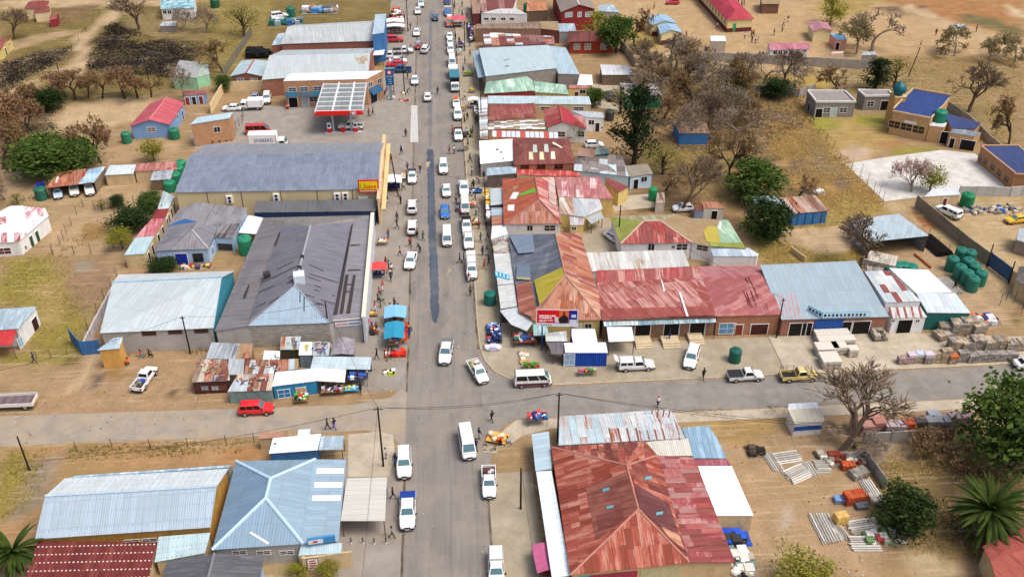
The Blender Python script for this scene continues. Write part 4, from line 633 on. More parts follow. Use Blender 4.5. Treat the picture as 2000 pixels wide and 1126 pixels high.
house('hx', 'house', 'cream house with maroon hipped roof in the top left corner', 'house', [(46, 18), (90, 14), (97, 2), (56, 4)], 3, REDD, CREAM, ridge=[(64, 2), (82, 1)], zr=4.6, ov=.3); house('mono', 'outbuilding', 'cream outbuilding beside the maroon roofed house', 'outbuilding', [(66, 26), (98, 22), (96, 12), (68, 14)], 2.6, REDD, CREAM, ov=.15)
h = house('gx', 'house', 'yellow house with red roof cut by the upper left edge', 'house', [(-40, 104), (2, 96), (24, 73), (-20, 78)], 2.6, REDD, YELW, ridge=[(-34, 86), (10, 80)], ov=.25); opening(h, 1, 18, 87, .8, .9); opening(h, 1, 10, 96, .9, 1.9, 'door', pm('2a2420'))
house('gx', 'shelter', 'tiny red-roofed shelter standing in the top left field', 'shelter', [(96, 40), (111, 37), (115, 29), (100, 31)], 2, REDD, pm('8e3038'), rise=.7, ov=.1); house('mono', 'shed', 'rusty white flat shed in the burnt field', 'shed', [(311, 51), (343, 50), (345, 41), (318, 42)], 1.8, rm('cdd2d4', '8b8a88', .4), pm('8a8078'), ov=.05)
# ---- right of the street, back to front
h = house('mono', 'shop_row', 'maroon sheet-roofed shop row at the far top of the street', 'shop', [(940, 24), (1000, 22), (1010, -8), (938, -8)], [3.2, 3.2, 4.2, 4.2], MAROON, WHITE, ov=.1, sheets=(1.6, None, [MAROON, RUSTD, rm('8f6a66', 'b5a09a', .4)]))
h = house('mono', 'shop', 'white walled shop with stained roof near the top of the street', 'shop', [(939, 26), (1030, 28), (1010, 17), (975, 17)], 3.4, rm('d9d9d6', '9a7a6c', .35), WHITE, ov=.05)
for x in (950, 964, 983, 1000): opening(h, 0, x, 37, 1.2, .7, mt=glass('25262a'))
house('mono', 'shopfront', 'brown ribbed awning at the front of the far maroon shop', 'awning', [(923, 27), (938, 26), (936, -6), (919, -6)], 3.2, rm('a08878', '7d6252', .45, (.3, 2)), pm('6a3438', .3), ov=.1, flatdir=Vector((0, 1, 0)))
house('mono', 'outbuilding', 'rust and orange sheet roof left of the red brick house', 'outbuilding', [(1028, 22), (1070, 20), (1066, 2), (1030, 3)], 3, rm('a56a50', 'c08a64', .5), pm('6a5a4a'), ov=.1)
h = house('gy', 'house', 'tall red brick house with grey gable roof at the top', 'house', [(1095, 24), (1164, 18), (1140, -22), (1078, -20)], 5.4, rm('8d8379', '7b7269', .4), pm('8e2f2c', .15, dirt=.3), ridge=[(1131, 9), (1108, -34)], ov=.35, capm=FRM)
for x, w in ((1111, 2), (1132, 1.1), (1150, 2)): opening(h, 0, x, 29 - (x - 1111) * .02, w, 1.3, mt=glass('9fb4b8'))
house('mono', 'shop', 'flat brown roofed shop beside the street near the top', 'shop', [(927, 56), (1057, 56), (1053, 43), (931, 47)], 3.6, BRN, BRICKB, ov=.05); house('mono', 'shop', 'low tan and brown roof block behind the flat brown shop', 'shop', [(1057, 56), (1092, 60), (1090, 42), (1054, 42)], 3.4, TANR, pm('7c4a40', .2), ov=.05)
house('mono', 'shop', 'holed patchwork roof of white and rust sheets on the street', 'shop', [(947, 90), (1084, 86), (1082, 71), (943, 63)], [3.2, 3.2, 3.4, 3.6], MAROON, GRYW, ov=.1, sheets=(1.9, 1.6, [ZWH, MAROON, RUSTL, rm('8e6a66', '4a3a38', .4), ZPALE, MAROON]), fill=.95)
h = house('mono', 'store', 'large pale blue-grey roofed store on the right of the street', 'store', [(948, 149), (1088, 133), (1072, 88), (935, 94)], [4.6, 4.6, 5.2, 5.2], rm('bfd2d8', 'aec3ca', .4, blot=.04), BLOCK, ov=.15); patch(h, 0, [(983, 119), (993, 117), (997, 115), (986, 117)], pm('5a6468'), 'vent'); patch(h, 0, [(986, 131), (994, 130), (994, 128), (987, 128)], pm('6b7478'), 'vent')
house('mono', 'store_wing', 'lower pale blue wing on the right of the large store', 'store wing', [(1090, 144), (1132, 145), (1105, 93), (1072, 90)], [3.8, 3.8, 4.4, 4.4], rm('b5ccd6', 'a3bcc8', .4), BLOCK, ov=.1); house('mono', 'store_awning', 'pale blue street awning along the front of the large store', 'awning', [(934, 152), (947, 150), (934, 97), (922, 102)], [3.2, 3.6, 3.6, 3.2], rm('a9c4d0', '9ab5c2', .4), None, posts=[0, 3], flatdir=Vector((0, 1, 0)))
h = house('mono', 'house', 'red-orange walled house with brown hipped roof behind the store', 'house', [(1110, 82), (1200, 80), (1192, 60), (1112, 62)], 3.2, BRN, pm('a8432a', .18, dirt=.4), ov=.3); h2 = house('hx', 'house_roof', 'brown hipped roof above the red-orange walls', 'roof', [(1108, 82), (1202, 80), (1190, 59), (1110, 61)], 3.35, MAROON, None, ridge=[(1140, 62), (1170, 61)], zr=5.2, ov=.3)
for x in (1127, 1148, 1179): opening(h, 0, x, 91, 1.5, 1.5, mt=glass('8b9a98'))
house('mono', 'outbuilding', 'light blue sheet roof between brick house and red-orange house', 'outbuilding', [(1092, 62), (1126, 62), (1122, 46), (1090, 46)], 3, ZB, GRYW, ov=.1); house('mono', 'outbuilding', 'white sheet shelter roof in the yard behind the store', 'outbuilding', [(1176, 146), (1240, 146), (1228, 128), (1172, 126)], 2.6, rm('e2e6e8', 'b7bcc0', .35), pm('7a6a58', .3), ov=.1)
house('mono', 'outbuilding', 'bright white lean-to roof below the pale store wing', 'outbuilding', [(1127, 166), (1158, 166), (1156, 146), (1133, 145)], 2.8, ZWH, BEIGE, ov=.1)
house('hx', 'shop', 'shop with mint green hipped roof on the street', 'shop', [(945, 183), (1045, 177), (1040, 157), (950, 160)], 3.4, MINT, pm('a34440', .2), ridge=[(978, 157), (1028, 149)], zr=5.0, ov=.2)
h = house('mono', 'shop_wing', 'flat pale green roofs behind the mint hipped shop', 'shop', [(1045, 180), (1111, 184), (1105, 166), (1043, 158)], 3.1, MINT, YELW, ov=.1); h = house('mono', 'outbuilding', 'yellow outbuilding with red edge behind the pale green roofs', 'outbuilding', [(1110, 172), (1150, 172), (1150, 166), (1112, 166)], 2.8, PINK, YELW, ov=.1); opening(h, 0, 1126, 181, .9, 1.9, 'door', pm('5a2a2a')); opening(h, 0, 1138, 179, 1.3, 1)
h = house('mono', 'long_building', 'long narrow pale blue roof running back from the street', 'building', [(953, 202), (1155, 204), (1150, 188), (953, 187)], 3.2, rm('c6d9df', 'b3c8d0', .4, (.3, 2)), BEIGE, ov=.1)
for x in (1066, 1130): opening(h, 0, x, 212, 2.2, .8, mt=glass('25262a'))
house('mono', 'shop', 'maroon roofed shop with two white roof patches on the street', 'shop', [(956, 235), (1048, 228), (1044, 201), (955, 206)], [3.0, 3.0, 3.8, 3.8], rm('844541', '9c6a60', .4), BEIGE, ov=.1); b0 = house('mono', 'slat_roof', 'weathered white slatted roof below the maroon shop', 'roof', [(953, 253), (1069, 252), (1069, 233), (955, 238)], 2.9, TANR, BEIGE, ov=.1, sheets=(1.3, .6, [ZW, TANR, rm('d9d6d0', '8b7a6a', .5, (.2, 2)), BRN]), fill=.9)
house('mono', 'awning', 'ragged white slat awning along the pavement beside the maroon shop', 'awning', [(938, 272), (953, 272), (952, 190), (934, 190)], [2.8, 3, 3, 2.8], rm('d8dcdc', '8c8a84', .45, (.2, 2)), None, posts=[0, 3], flatdir=Vector((0, 1, 0)), sheets=(.9, None, [ZW, rm('d8dcdc', '8c8a84', .45, (.2, 2)), ZPALE, ZRUST]), fill=.8)
h = house('gy', 'house', 'white house with bright red gable roof behind the maroon shop', 'house', [(1068, 249), (1146, 251), (1112, 216), (1060, 214)], 3.2, [rm('96403f', 'b57a72', .4), rm('a33a44', '8f3038', .35)], WHITE, ridge=[(1098, 238), (1092, 205)], ov=.2, capm=pm('a85a52')); opening(h, 0, 1096, 262, 1.6, 1.2); opening(h, 0, 1135, 262, 1.4, 1.2)
house('mono', 'house_wing', 'pink lower roof on the right of the red gable house', 'house wing', [(1118, 246), (1146, 250), (1140, 226), (1112, 224)], [2.9, 2.9, 3.3, 3.3], PINK, WHITE, ov=.05)
h = house('mono', 'house', 'small white house with grey roof, dark door and window', 'house', [(1146, 229), (1180, 230), (1177, 219), (1115, 216)], 3.2, ZGR, WHITE, ov=.1); opening(h, 0, 1155, 239, 1.2, 1.1); opening(h, 0, 1167, 243, .9, 2.0, 'door', pm('2e2326'))
h = house('mono', 'conservatory', 'red-framed strip of roof glazing between slat roof and white roof', 'building', [(961, 268), (1091, 271), (1090, 258), (961, 254)], [2.9, 2.9, 3.2, 3.2], pm('b5564e', .1), YELW, ov=.05)
for j in range(14):
    if j % 5 != 1: f0, f1 = j / 14 + .006, (j + 1) / 14 - .006; patch(h, 0, [(961 + 130 * f0, 267 + 3 * f0), (961 + 130 * f1, 267 + 3 * f1), (961 + 129 * f1, 255.5 + 3 * f1), (961 + 129 * f0, 255.5 + 3 * f0)], pm('c3d8e4', .05, rough=.3), 'glazing_panel')
h = house('mono', 'shop', 'shop with dazzling white roof sheet on the street', 'shop', [(938, 320), (1007, 313), (1001, 271), (936, 275)], [3.0, 3.2, 3.4, 3.2], rm('fbfbfb', 'f0f1f2', .35, blot=.02), GRYW, ov=.1)
for L, c in (([(969, 294), (974, 293), (973, 290), (968, 291)], '33383c'), ([(976, 299), (982, 298), (981, 296), (976, 296)], '4a5450'), ([(980, 311), (986, 312), (984, 308), (981, 309)], 'd87a90')): patch(h, 0, L, pm(c), 'scrap')
h = house('hx', 'building', 'brown hipped roof with six roof lights and orange brick wall', 'building', [(1003, 322), (1123, 319), (1112, 270), (1001, 272)], 3.5, rm('774640', '8c5a50', .35, blot=.05), brick('b5673c'), ridge=[(1025, 292), (1098, 288)], zr=4.6, ov=.2)
for x, y, c in ((1045, 290, 'a9b8b4'), (1067, 289, 'b5bdb4'), (1037, 304, 'c9c6a4'), (1058, 304, 'd6d2ac'), (1080, 303, 'd2d2c0')): patch(h, 0, [(x - 4, y + 8), (x + 5, y + 8), (x + 3, y - 7), (x - 4, y - 7)], pm(c, .05), 'roof_light', off=.06)
patch(h, 0, [(1078, 280), (1097, 290), (1099, 288), (1081, 277)], pm('c9c4b4', .1), 'roof_light', off=.06)
for x in (1025, 1057, 1091): opening(h, 0, x, 325, 1.6, 1.0, mt=glass('1d1a18'), frame=pm('8a4a2e'))
house('mono', 'shop_awning', 'pale awning roof with blue tint below the dazzling white roof', 'awning', [(950, 343), (1008, 338), (1009, 324), (951, 328)], [2.7, 2.7, 2.9, 2.9], ZB, pm('6a5c58', .3), ov=.1, nowall=(3,))
house('mono', 'yard_roof', 'low red tin roof in front of the orange brick wall', 'roof', [(1009, 341), (1135, 345), (1132, 334), (1010, 330)], 2.4, rm('b0453f', 'c9807a', .4), BEIGE, ov=.05)
house('mono', 'house', 'long grey and pale strip-roofed house behind the brick building', 'house', [(1121, 333), (1230, 345), (1214, 302), (1123, 309)], [2.7, 2.7, 3.6, 3.6], rm('8d8580', '6b6460', .4), pm('bcd6e2', .08), ov=.15, sheets=(1.6, 2.0, [ZPALE, rm('8d8580', '6b6460', .4), rm('756a64', '5e5450', .4), rm('cfe2ea', 'b4ccd8', .4)]), fill=.9)
h = house('mono', 'house', 'light blue cottage with tan and grey roof below the tall dark tree', 'house', [(1230, 345), (1276, 339), (1264, 319), (1222, 324)], [2.8, 2.8, 3.2, 3.2], rm('a39a88', '8b8270', .4), pm('bcd8e6', .08), ov=.2); opening(h, 0, 1258, 350, 1.2, 1.1); opening(h, 0, 1242, 356, 1, 2, 'dark')
house('mono', 'shelter', 'teal tarpaulin lean-to in the yard behind the brown hipped roof', 'shelter', [(1128, 304), (1160, 307), (1158, 290), (1130, 288)], 2.3, rm('a8897a', '8a6a5c', .4), pm('4f93a8', .2), ov=.1); house('mono', 'shelter', 'pale green shelter roof beside the teal lean-to', 'shelter', [(1163, 302), (1190, 300), (1188, 289), (1164, 288)], 2.2, rm('a9cdc6', '7f8a84', .4), GRNW, ov=.1)
# rust red complex
h = house('cu', 'building', 'rust red multi-gabled building with lime green roof stripe on the street', 'building', [(984, 438), (1097, 437), (1091, 414), (1082, 346), (981, 349)], [3.4, 3.4, 3.4, 3.4, 3.4], [rm('ad8272', '8f5a48', .5), rm('a0443f', 'c79a90', .45), rm('a9583f', 'b98272', .35)], WHITE, ridge=[(1052, 389, 5.6), (1045, 347, 5.6)], faces=[[0, 1, 5], [1, 2, 3, 6, 5], [0, 5, 6, 4]], ov=.2, sheets=[(.9, 2.4, [rm('ad8272', '8f5a48', .5), RUSTL, rm('9c6a5a', 'b98a7c', .4)]), (1.0, None, [rm('a0443f', 'c79a90', .45), RED, rm('b5706a', 'd3b0a8', .5)]), (1.1, 3, [rm('a9583f', 'b98272', .35), rm('b0604a', '97483a', .4), RUST])], fill=.8)
for a in (0, 1): cap(h, h.X[5], h.X[a], CAPR)
cap(h, h.X[5], h.X[6], CAPR)
patch(h, 2, [(1010, 385), (1046, 375), (1045, 366), (1011, 382)], rm('6fae3c', '4f9a3a', .4), off=.09); patch(h, 2, [(995, 389), (1008, 389), (1014, 376), (1003, 376)], pm('e9efef'), off=.09); patch(h, 2, [(992, 412), (1004, 412), (1005, 400), (992, 401)], pm('f2f2f0'), off=.09); patch(h, 1, [(1072, 395), (1086, 405), (1083, 352), (1070, 352)], rm('d3cac2', 'a9655a', .45), off=.09)
for x, w in ((1074, 1.9), (1035, 1.0)): opening(h, 0, x, 445, w, 1.1, mt=glass('2f333a'))
house('mono', 'building_wing', 'dusty pink roof behind the rust red gabled building', 'building', [(1091, 384), (1199, 389), (1170, 345), (1083, 346)], [3.0, 3.0, 3.5, 3.5], rm('a36c6a', 'b98d88', .4), YELW, ov=.15, sheets=(1.3, 3, [rm('a36c6a', 'b98d88', .4), PINK, rm('b57075', 'dccfca', .45)]), fill=.5)
h = house('mono', 'building_wing', 'zinc and rust patched roof with cut corner in front of the pink one', 'building', [(1092, 417), (1141, 424), (1177, 408), (1170, 388), (1091, 384)], [2.7, 2.6, 2.6, 2.9, 2.9], rm('c6cbce', '9fa4a6', .4), YELW, ov=.15, sheets=(1.2, None, [rm('c6cbce', '9fa4a6', .4), ZGR, rm('d3d6d8', 'b3b8bb', .4)])); patch(h, 0, [(1093, 416), (1124, 421), (1117, 387), (1092, 385)], rm('a07a64', 'cfcac2', .45, (3, .1)), off=.08)
house('mono', 'porch', 'silver porch roof over a drum in the inner yard', 'porch', [(1155, 437), (1180, 425), (1172, 411), (1144, 425)], 2.2, ZGR, None, posts=True); house('mono', 'house_wing', 'small dark red roof at the back of the pink roofed wing', 'house wing', [(1190, 363), (1208, 376), (1229, 364), (1181, 345)], 2.9, REDD, YELW, ov=.1)
h = house('mono', 'outbuilding', 'little yellow room with striped awning beside the inner yard', 'outbuilding', [(1114, 439), (1140, 439), (1140, 424), (1112, 423)], 2.4, rm('d5dde0', 'a98a80', .45), YELW, ov=.1); opening(h, 0, 1121, 446, .8, .7)
# awnings along the street front
for lb, L, m in (('white and grey awning on the street below the hanging clothes', [(958, 401), (982, 398), (981, 367), (958, 368)], ZPALE), ('pale blue awning below the white and grey one', [(960, 422), (984, 420), (983, 405), (959, 406)], ZB), ('rust brown awning between pale ones on the street', [(961, 440), (985, 438), (984, 421), (960, 423)], RUSTL), ('white awning beside the corner building', [(959, 467), (992, 457), (986, 439), (961, 441)], ZW)):
    house('mono', 'street_awning', lb, 'awning', L, [2.6, 2.9, 2.9, 2.6], m, pm('6a5a50', .3), ov=.08, nowall=(3,), flatdir=Vector((0, 1, 0)))
h = house('mono', 'street_awning', 'collapsed awning with exposed rafters and bricks beside the corner building', 'awning', [(964, 494), (998, 494), (992, 458), (960, 468)], [2.6, 2.9, 2.9, 2.6], rm('d3d3cd', '8f6a54', .45, (1, 1)), pm('7a5a48', .3), ov=.08, nowall=(3,))
for k in range(6): patch(h, 0, [(962 + k * 4, 481 - k * 2), (963 + k * 4, 481 - k * 2), (963 + k * 4, 471 - k * 2), (962 + k * 4, 471 - k * 2)], pm('6b4a3a'), 'rafter', off=.12)
patch(h, 0, [(966, 492), (991, 483), (987, 478), (965, 486)], rm('dcd4bc', 'b9c4c8', .4), off=.1)
h = house('mono', 'street_awning', 'long white awning with bright blue lettered board facing the pavement', 'awning', [(972, 556), (1004, 553), (998, 494), (964, 495)], [2.7, 3, 3, 2.7], rm('dfe3df', 'b9bdb8', .35), pm('5c4c42', .3), ov=.08, nowall=(3,), flatdir=Vector((0, 1, 0)))
t = thing('sign_board', 'bright blue lettered board lying along the long white awning', 'sign', G(982, 538, 3)); P = [onplane(x, y, h.planes[0][0], h.planes[0][1]) + Vector((0, 0, .12)) for x, y in ((968, 540), (996, 547), (995, 538), (966, 529))]; V, F, uv = slab(P, .05); part(t, 'board', V, F, pm('5ab4d8', .1))
for k in range(7):
    f = .08 + k * .125; a = P[0].lerp(P[1], f).lerp(P[3].lerp(P[2], f), .3); q = P[0].lerp(P[1], f + .07).lerp(P[3].lerp(P[2], f + .07), .3); e = P[0].lerp(P[1], f + .07).lerp(P[3].lerp(P[2], f + .07), .75); g = P[0].lerp(P[1], f).lerp(P[3].lerp(P[2], f), .75); V, F, uv = slab([v + Vector((0, 0, .02)) for v in (a, q, e, g)], .02); part(t, 'letter', V, F, pm('1f4f86' if k % 2 else 'e9f2f6'))
house('mono', 'street_awning', 'ribbed white awning near the corner', 'awning', [(978, 603), (1010, 597), (1004, 554), (972, 558)], [2.7, 3, 3, 2.7], rm('e0e4e2', 'b5b8b4', .4, (2.5, .1)), pm('5c4c42', .3), ov=.08, nowall=(3,), flatdir=Vector((0, 1, 0)))
house('mono', 'corner_awning', 'angled silver awning wrapping round the street corner', 'awning', [(976, 606), (998, 633), (1029, 646), (1041, 629), (1010, 599)], [2.7, 2.6, 2.6, 2.9, 3], rm('d8dfe2', 'b5bfc4', .35), None, posts=[0, 1, 2], ov=.1)
# corner building
h = house('cu', 'corner_building', 'corner building with dark grey, yellow and rust hipped roof', 'building', [(1013, 609), (1042, 626), (1175, 625), (1177, 598), (1133, 454), (993, 458)], [3.2, 3.2, 3.2, 3.2, 3.4, 3.4], [RUSTL, rm('a0715c', 'c49c88', .5), RUST, rm('5f6570', '747b86', .4)], YELW, ridge=[(1104, 537, 5.8), (1085, 456, 5.8), (1053, 598, 3.6)], faces=[[0, 1, 2, 6, 8], [2, 3, 6], [3, 4, 7, 6], [0, 8, 6, 7, 5]], ov=.25, sheets=[(1.0, 2.6, [RUSTL, rm('a0715c', 'c49c88', .5), rm('94604c', 'b5866f', .45), RUST]), None, (1.0, 3.0, [rm('a0715c', 'c49c88', .5), RUSTL, rm('8a4a44', 'b98f86', .4), RUST]), None], fill=.9, capm=CAPR)
for a, q in ((6, 2), (6, 7), (6, 8)): cap(h, h.X[a], h.X[q], pm('b08a76', .2), .13)
for L, m in (([(1013, 495), (1045, 492), (1040, 457), (994, 459)], rm('8c9cae', '7a8a9c', .4)), ([(1008, 542), (1038, 541), (1032, 515), (1010, 518)], rm('8494a8', '6f7f92', .4))): patch(h, 3, L, m, off=.02, th=.015)
patch(h, 3, [(1043, 547), (1101, 521), (1103, 536), (1054, 596)], OCHR, off=.05); patch(h, 3, [(1008, 555), (1037, 549), (1046, 597), (1041, 620), (1013, 607)], rm('92584a', 'b57f6c', .4), off=.05); patch(h, 3, [(1009, 545), (1036, 547), (1036, 542), (1008, 541)], rm('9aa070', 'c9b894', .4), off=.06)
opening(h, 1, 1149, 636, 1.0, .9, mt=pm('3d2f24')); opening(h, 1, 1130, 636, .9, .7, 'win', pm('d9dcda'))
# billboard
A, B_ = G(1046, 662), G(1128, 671); A = Vector((A.x, 111.6, 0)); t = thing('billboard', 'red advertising billboard with seated figure at the street corner', 'billboard', (9.8, 111.5, 0)); p0 = Vector((9.0, 111.9, 0)); a = onplane(1047, 636, Vector((0, 111.9, 0)), Vector((0, 1, 0))); q = onplane(1128, 641, Vector((0, 111.3, 0)), Vector((0, 1, 0))); tl = onplane(1047, 603, Vector((0, 111.9, 0)), Vector((0, 1, 0))); d = q - a; d.z = 0; w = d.length; d.normalize(); n = Vector((d.y, -d.x, 0)); hh = tl.z - a.z; a.z = tl.z - hh
def bb(name, x0, x1, z0, z1, c, off, par=None): return board(t, name, a + d * (w * x0) + Vector((0, 0, hh * z0)), d, n, w * (x1 - x0), hh * (z1 - z0), pm(c, .03), .03, off, par)
bo = bb('board', 0, 1, 0, 1, 'e6e9ec', 0); bb('red_field', .02, .6, .2, .95, 'e01820', .02, bo); bb('orange_field', .55, .88, .2, .95, 'e8703a', .026, bo); bb('blue_field', .78, .98, .2, .95, '23208f', .034, bo); bb('white_field', .8, .97, .12, .42, 'd9dce6', .042, bo); bb('white_field', .84, .95, .55, .72, 'cfdbea', .042, bo)
P = [(.56, .2), (.54, .45), (.6, .62), (.645, .66), (.65, .7), (.64, .82), (.665, .88), (.69, .82), (.685, .7), (.72, .64), (.77, .5), (.76, .2)]; V, F, uv = slab([a + d * (w * x) + Vector((0, 0, hh * z)) + n * .075 for x, z in P], .015, up=False); part(t, 'figure_silhouette', V, F, pm('231a1c'), parent=bo); bb('collar', .655, .68, .4, .62, 'dfe6ea', .055, bo); bb('laptop', .44, .53, .3, .55, 'd3dde2', .05, bo); bb('desk', .46, .7, .24, .3, 'dfe3e6', .052, bo)
for r_, (z0, z1, ws) in enumerate(((.58, .66, (.13, .09, .03, .1)), (.46, .54, (.04, .18, .05)), (.33, .365, (.1, .08, .12)), (.27, .3, (.08, .06)))):
    x = .07
    for ww in ws: bb('print', x, x + ww, z0, z1, 'f4eeee', .045, bo); x += ww + .015
for k in range(5): bb('print', .12 + k * .055, .15 + k * .055, .07, .12, '3a6a80', .045, bo)
for f in (.15, .85): c = a + d * w * f; V, F = tube((c.x, c.y + .15, 0), (c.x, c.y + .15, a.z + hh * .9), .09, .09, 8); part(t, 'pole', V, F, pm('24408c'))
# long red shop row
h = house('gx', 'shop_row', 'long shop row with streaked red corrugated roof facing the side street', 'shops', [(1176, 624), (1400, 617), (1363, 520), (1164, 528)], 3.6, [rm('98524c', 'bf958c', .48, (2.0, .14)), rm('9c5a56', '8a4c48', .4)], brick('8d6248', 'a39382'), ridge=[(1166, 553), (1370, 541)], ov=.15, sheets=[(1.05, None, [rm('98524c', 'bf958c', .48, (2.0, .14)), rm('a86e67', 'c9a69d', .5, (2.4, .12)), rm('914a44', 'ab726a', .4, (2, .2)), rm('98524c', 'bf958c', .48, (2.0, .14))]), (1.5, None, [rm('9c5a56', '8a4c48', .4), rm('a04a4c', 'b5716f', .4), RED])], fill=.85)
patch(h, 0, [(1177, 623), (1398, 616), (1392, 598), (1175, 603)], rm('8f4a44', 'a3645c', .4), off=.07); patch(h, 0, [(1291, 547), (1293, 547), (1299, 569), (1296, 569)], pm('eef0f0'), 'roof_light', off=.08); patch(h, 0, [(1326, 571), (1329, 571), (1345, 618), (1341, 618)], pm('eef0f0'), 'roof_light', off=.08); patch(h, 1, [(1297, 533), (1316, 532), (1312, 536), (1300, 536)], pm('efe9e4'), 'paint_patch', off=.06)
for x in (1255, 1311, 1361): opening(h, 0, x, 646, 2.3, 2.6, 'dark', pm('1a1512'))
h2 = house('gx', 'shop', 'rose red roofed brick shop at the end of the long red row', 'shop', [(1400, 617), (1527, 614), (1482, 518), (1363, 520)], 3.6, [rm('a15f5d', 'b3807c', .4, (1.2, .3)), rm('b07c7c', '9c5f62', .45)], brick('b06a42', 'b5a08c'), ridge=[(1370, 541), (1497, 535)], ov=.15)
for x0, y0, x1, y1 in ((1451, 568, 1464, 595), (1457, 570, 1469, 600), (1465, 566, 1477, 596), (1455, 541, 1460, 551), (1461, 540, 1480, 580), (1495, 592, 1500, 607)): patch(h2, 0, [(x0, y0), (x0 + 1.5, y0), (x1 + 1.5, y1), (x1, y1)], pm('6a2a2c'), 'tar_strip', off=.025, th=.02)
opening(h2, 0, 1420, 641, 2.4, 1.9, 'win', pm('5f8fb0', .1)); opening(h2, 0, 1442, 640, 1.4, 1.9, 'door', pm('7d3a26')); opening(h2, 0, 1483, 640, 2.6, 1.9, 'shut', pm('4a2420'))
house('mono', 'shop_canopy', 'narrow pale blue slatted canopy along the long red shop row', 'canopy', [(1180, 637), (1399, 629), (1397, 616), (1178, 625)], [2.9, 2.9, 3.2, 3.2], rm('a8c3cc', '6f8f9c', .45, (2, .05)), None, posts=[0, 1], ov=.05, sheets=(1.0, None, [rm('a8c3cc', '6f8f9c', .45, (2, .05)), rm('8fb4bf', 'dbe6ea', .4, (2, .05)), ZPALE]), fill=.9)
house('mono', 'shop_canopy', 'plain white square canopy on poles in front of the red shop row', 'canopy', [(1189, 667), (1239, 665), (1234, 638), (1185, 638)], [2.6, 2.6, 2.9, 2.9], ZWH, None, posts=True, ov=.05)
for x0, x1, y, lb in ((1243, 1275, 683, 'left'), (1296, 1330, 683, 'middle'), (1348, 1377, 676, 'right')):
    A, B_ = G(x0, y), G(x1, y); t = thing('steps', 'concrete entrance steps, the %s of three at the red shop row' % lb, 'steps', (A + B_) / 2)
    for k in range(3): bv = boxv(A.x, B_.x, A.y + k * .35, A.y + 2.6, .1 + k * .18, .28 + k * .18); part(t, 'step', *bv, pm('c4b494', .15))
house('mono', 'patio_roof', 'pale rust-streaked corrugated roof behind the red shop row', 'roof', [(1156, 530), (1347, 520), (1334, 488), (1145, 493)], [2.9, 2.9, 3.2, 3.2], rm('d3d5d0', 'a9a49a', .35), WHITE, ov=.1, sheets=(1.0, None, [rm('d9dad5', 'c3c2ba', .3), rm('d3d5d0', 'a58a70', .4), rm('e0e2de', 'cfcdc6', .3), rm('d6d6d0', '9c7658', .35)]), fill=.9)
h = house('mono', 'shop', 'big blue-grey roofed shop with brick pillars facing the side street', 'shop', [(1527, 624), (1737, 618), (1672, 509), (1484, 517)], [3.2, 3.2, 5.2, 5.2], rm('a9bcc6', '98acb7', .4, blot=.05, rib=.3), brick('a05a3e'), ov=.2)
for k in range(5): patch(h, 0, [(1531 + k * 8, 622), (1533 + k * 8, 622), (1521 + k * 8, 574), (1519 + k * 8, 574)], pm('c98a86', .2), 'red_strip')
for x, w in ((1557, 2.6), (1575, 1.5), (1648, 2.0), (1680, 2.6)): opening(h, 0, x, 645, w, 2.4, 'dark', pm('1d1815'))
board(h.root, 'tarpaulin', onvert(1587, 648, h.I[0], h.I[1]), Vector((1, 0, 0)), Vector((0, -1, 0)), 4.4, 2.2, DBLUE, .05, .12)
t = thing('roof_sign', 'light blue lettered sign frame standing on the blue-grey roof', 'sign', G(1640, 612, 3.4)); A, B_, C_ = G(1578, 600, 3.9), G(1605, 619, 3.5), G(1698, 617, 3.5)
for p, q in ((A, B_), (B_, C_)):
    d = q - p; d.z = 0; ln = d.length; d.normalize(); n = Vector((d.y, -d.x, 0)); board(t, 'board', Vector((p.x, p.y, 3.35)), d, n, ln, 1.0, pm('6fc3dc', .08), .06, 0); board(t, 'face', Vector((p.x, p.y, 3.5)) + d * .1, d, n, ln - .2, .7, pm('d9ecf2', .06), .075, 0); m = int(ln / .6)
    for k in range(m): board(t, 'letter', Vector((p.x, p.y, 3.62)) + d * (.25 + k * .58), d, n, .36, .45, pm('3a5a8c' if k % 3 else '232a3c'), .09, 0)
h = house('mono', 'shop', 'white fronted shop with maroon and white chequered roof strips', 'shop', [(1730, 591), (1799, 588), (1735, 528), (1688, 530)], [4.2, 4.2, 4.6, 4.6], ZPALE, WHITE, ov=.05, sheets=(.95, 2.3, [rm('8a4f4c', '9c6a66', .35), ZPALE, rm('dcdfdc', 'c9cfd0', .3)]), fill=.98); 
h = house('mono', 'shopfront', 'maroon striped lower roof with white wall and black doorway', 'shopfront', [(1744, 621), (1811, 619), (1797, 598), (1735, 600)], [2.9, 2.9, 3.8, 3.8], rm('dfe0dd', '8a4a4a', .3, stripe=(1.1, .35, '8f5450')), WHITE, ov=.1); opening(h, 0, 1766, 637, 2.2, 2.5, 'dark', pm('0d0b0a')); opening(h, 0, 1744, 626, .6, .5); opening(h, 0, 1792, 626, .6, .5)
house('mono', 'store_shed', 'gleaming white shed roof beside the chequered roof', 'shed', [(1788, 570), (1859, 570), (1813, 527), (1737, 523)], [3.6, 3.6, 3.9, 3.9], rm('fafbfb', 'eef0f1', .35, blot=.02), pm('cfd3d3'), ov=.08)
house('mono', 'store_shed', 'pale shed roof with green tarpaulin front in the builders yard', 'shed', [(1811, 610), (1896, 611), (1866, 572), (1788, 570)], [3.2, 3.2, 3.6, 3.6], rm('dbe6ec', 'c3d2da', .4, (1, .4)), pm('2c6a62', .2, .8), ov=.08)
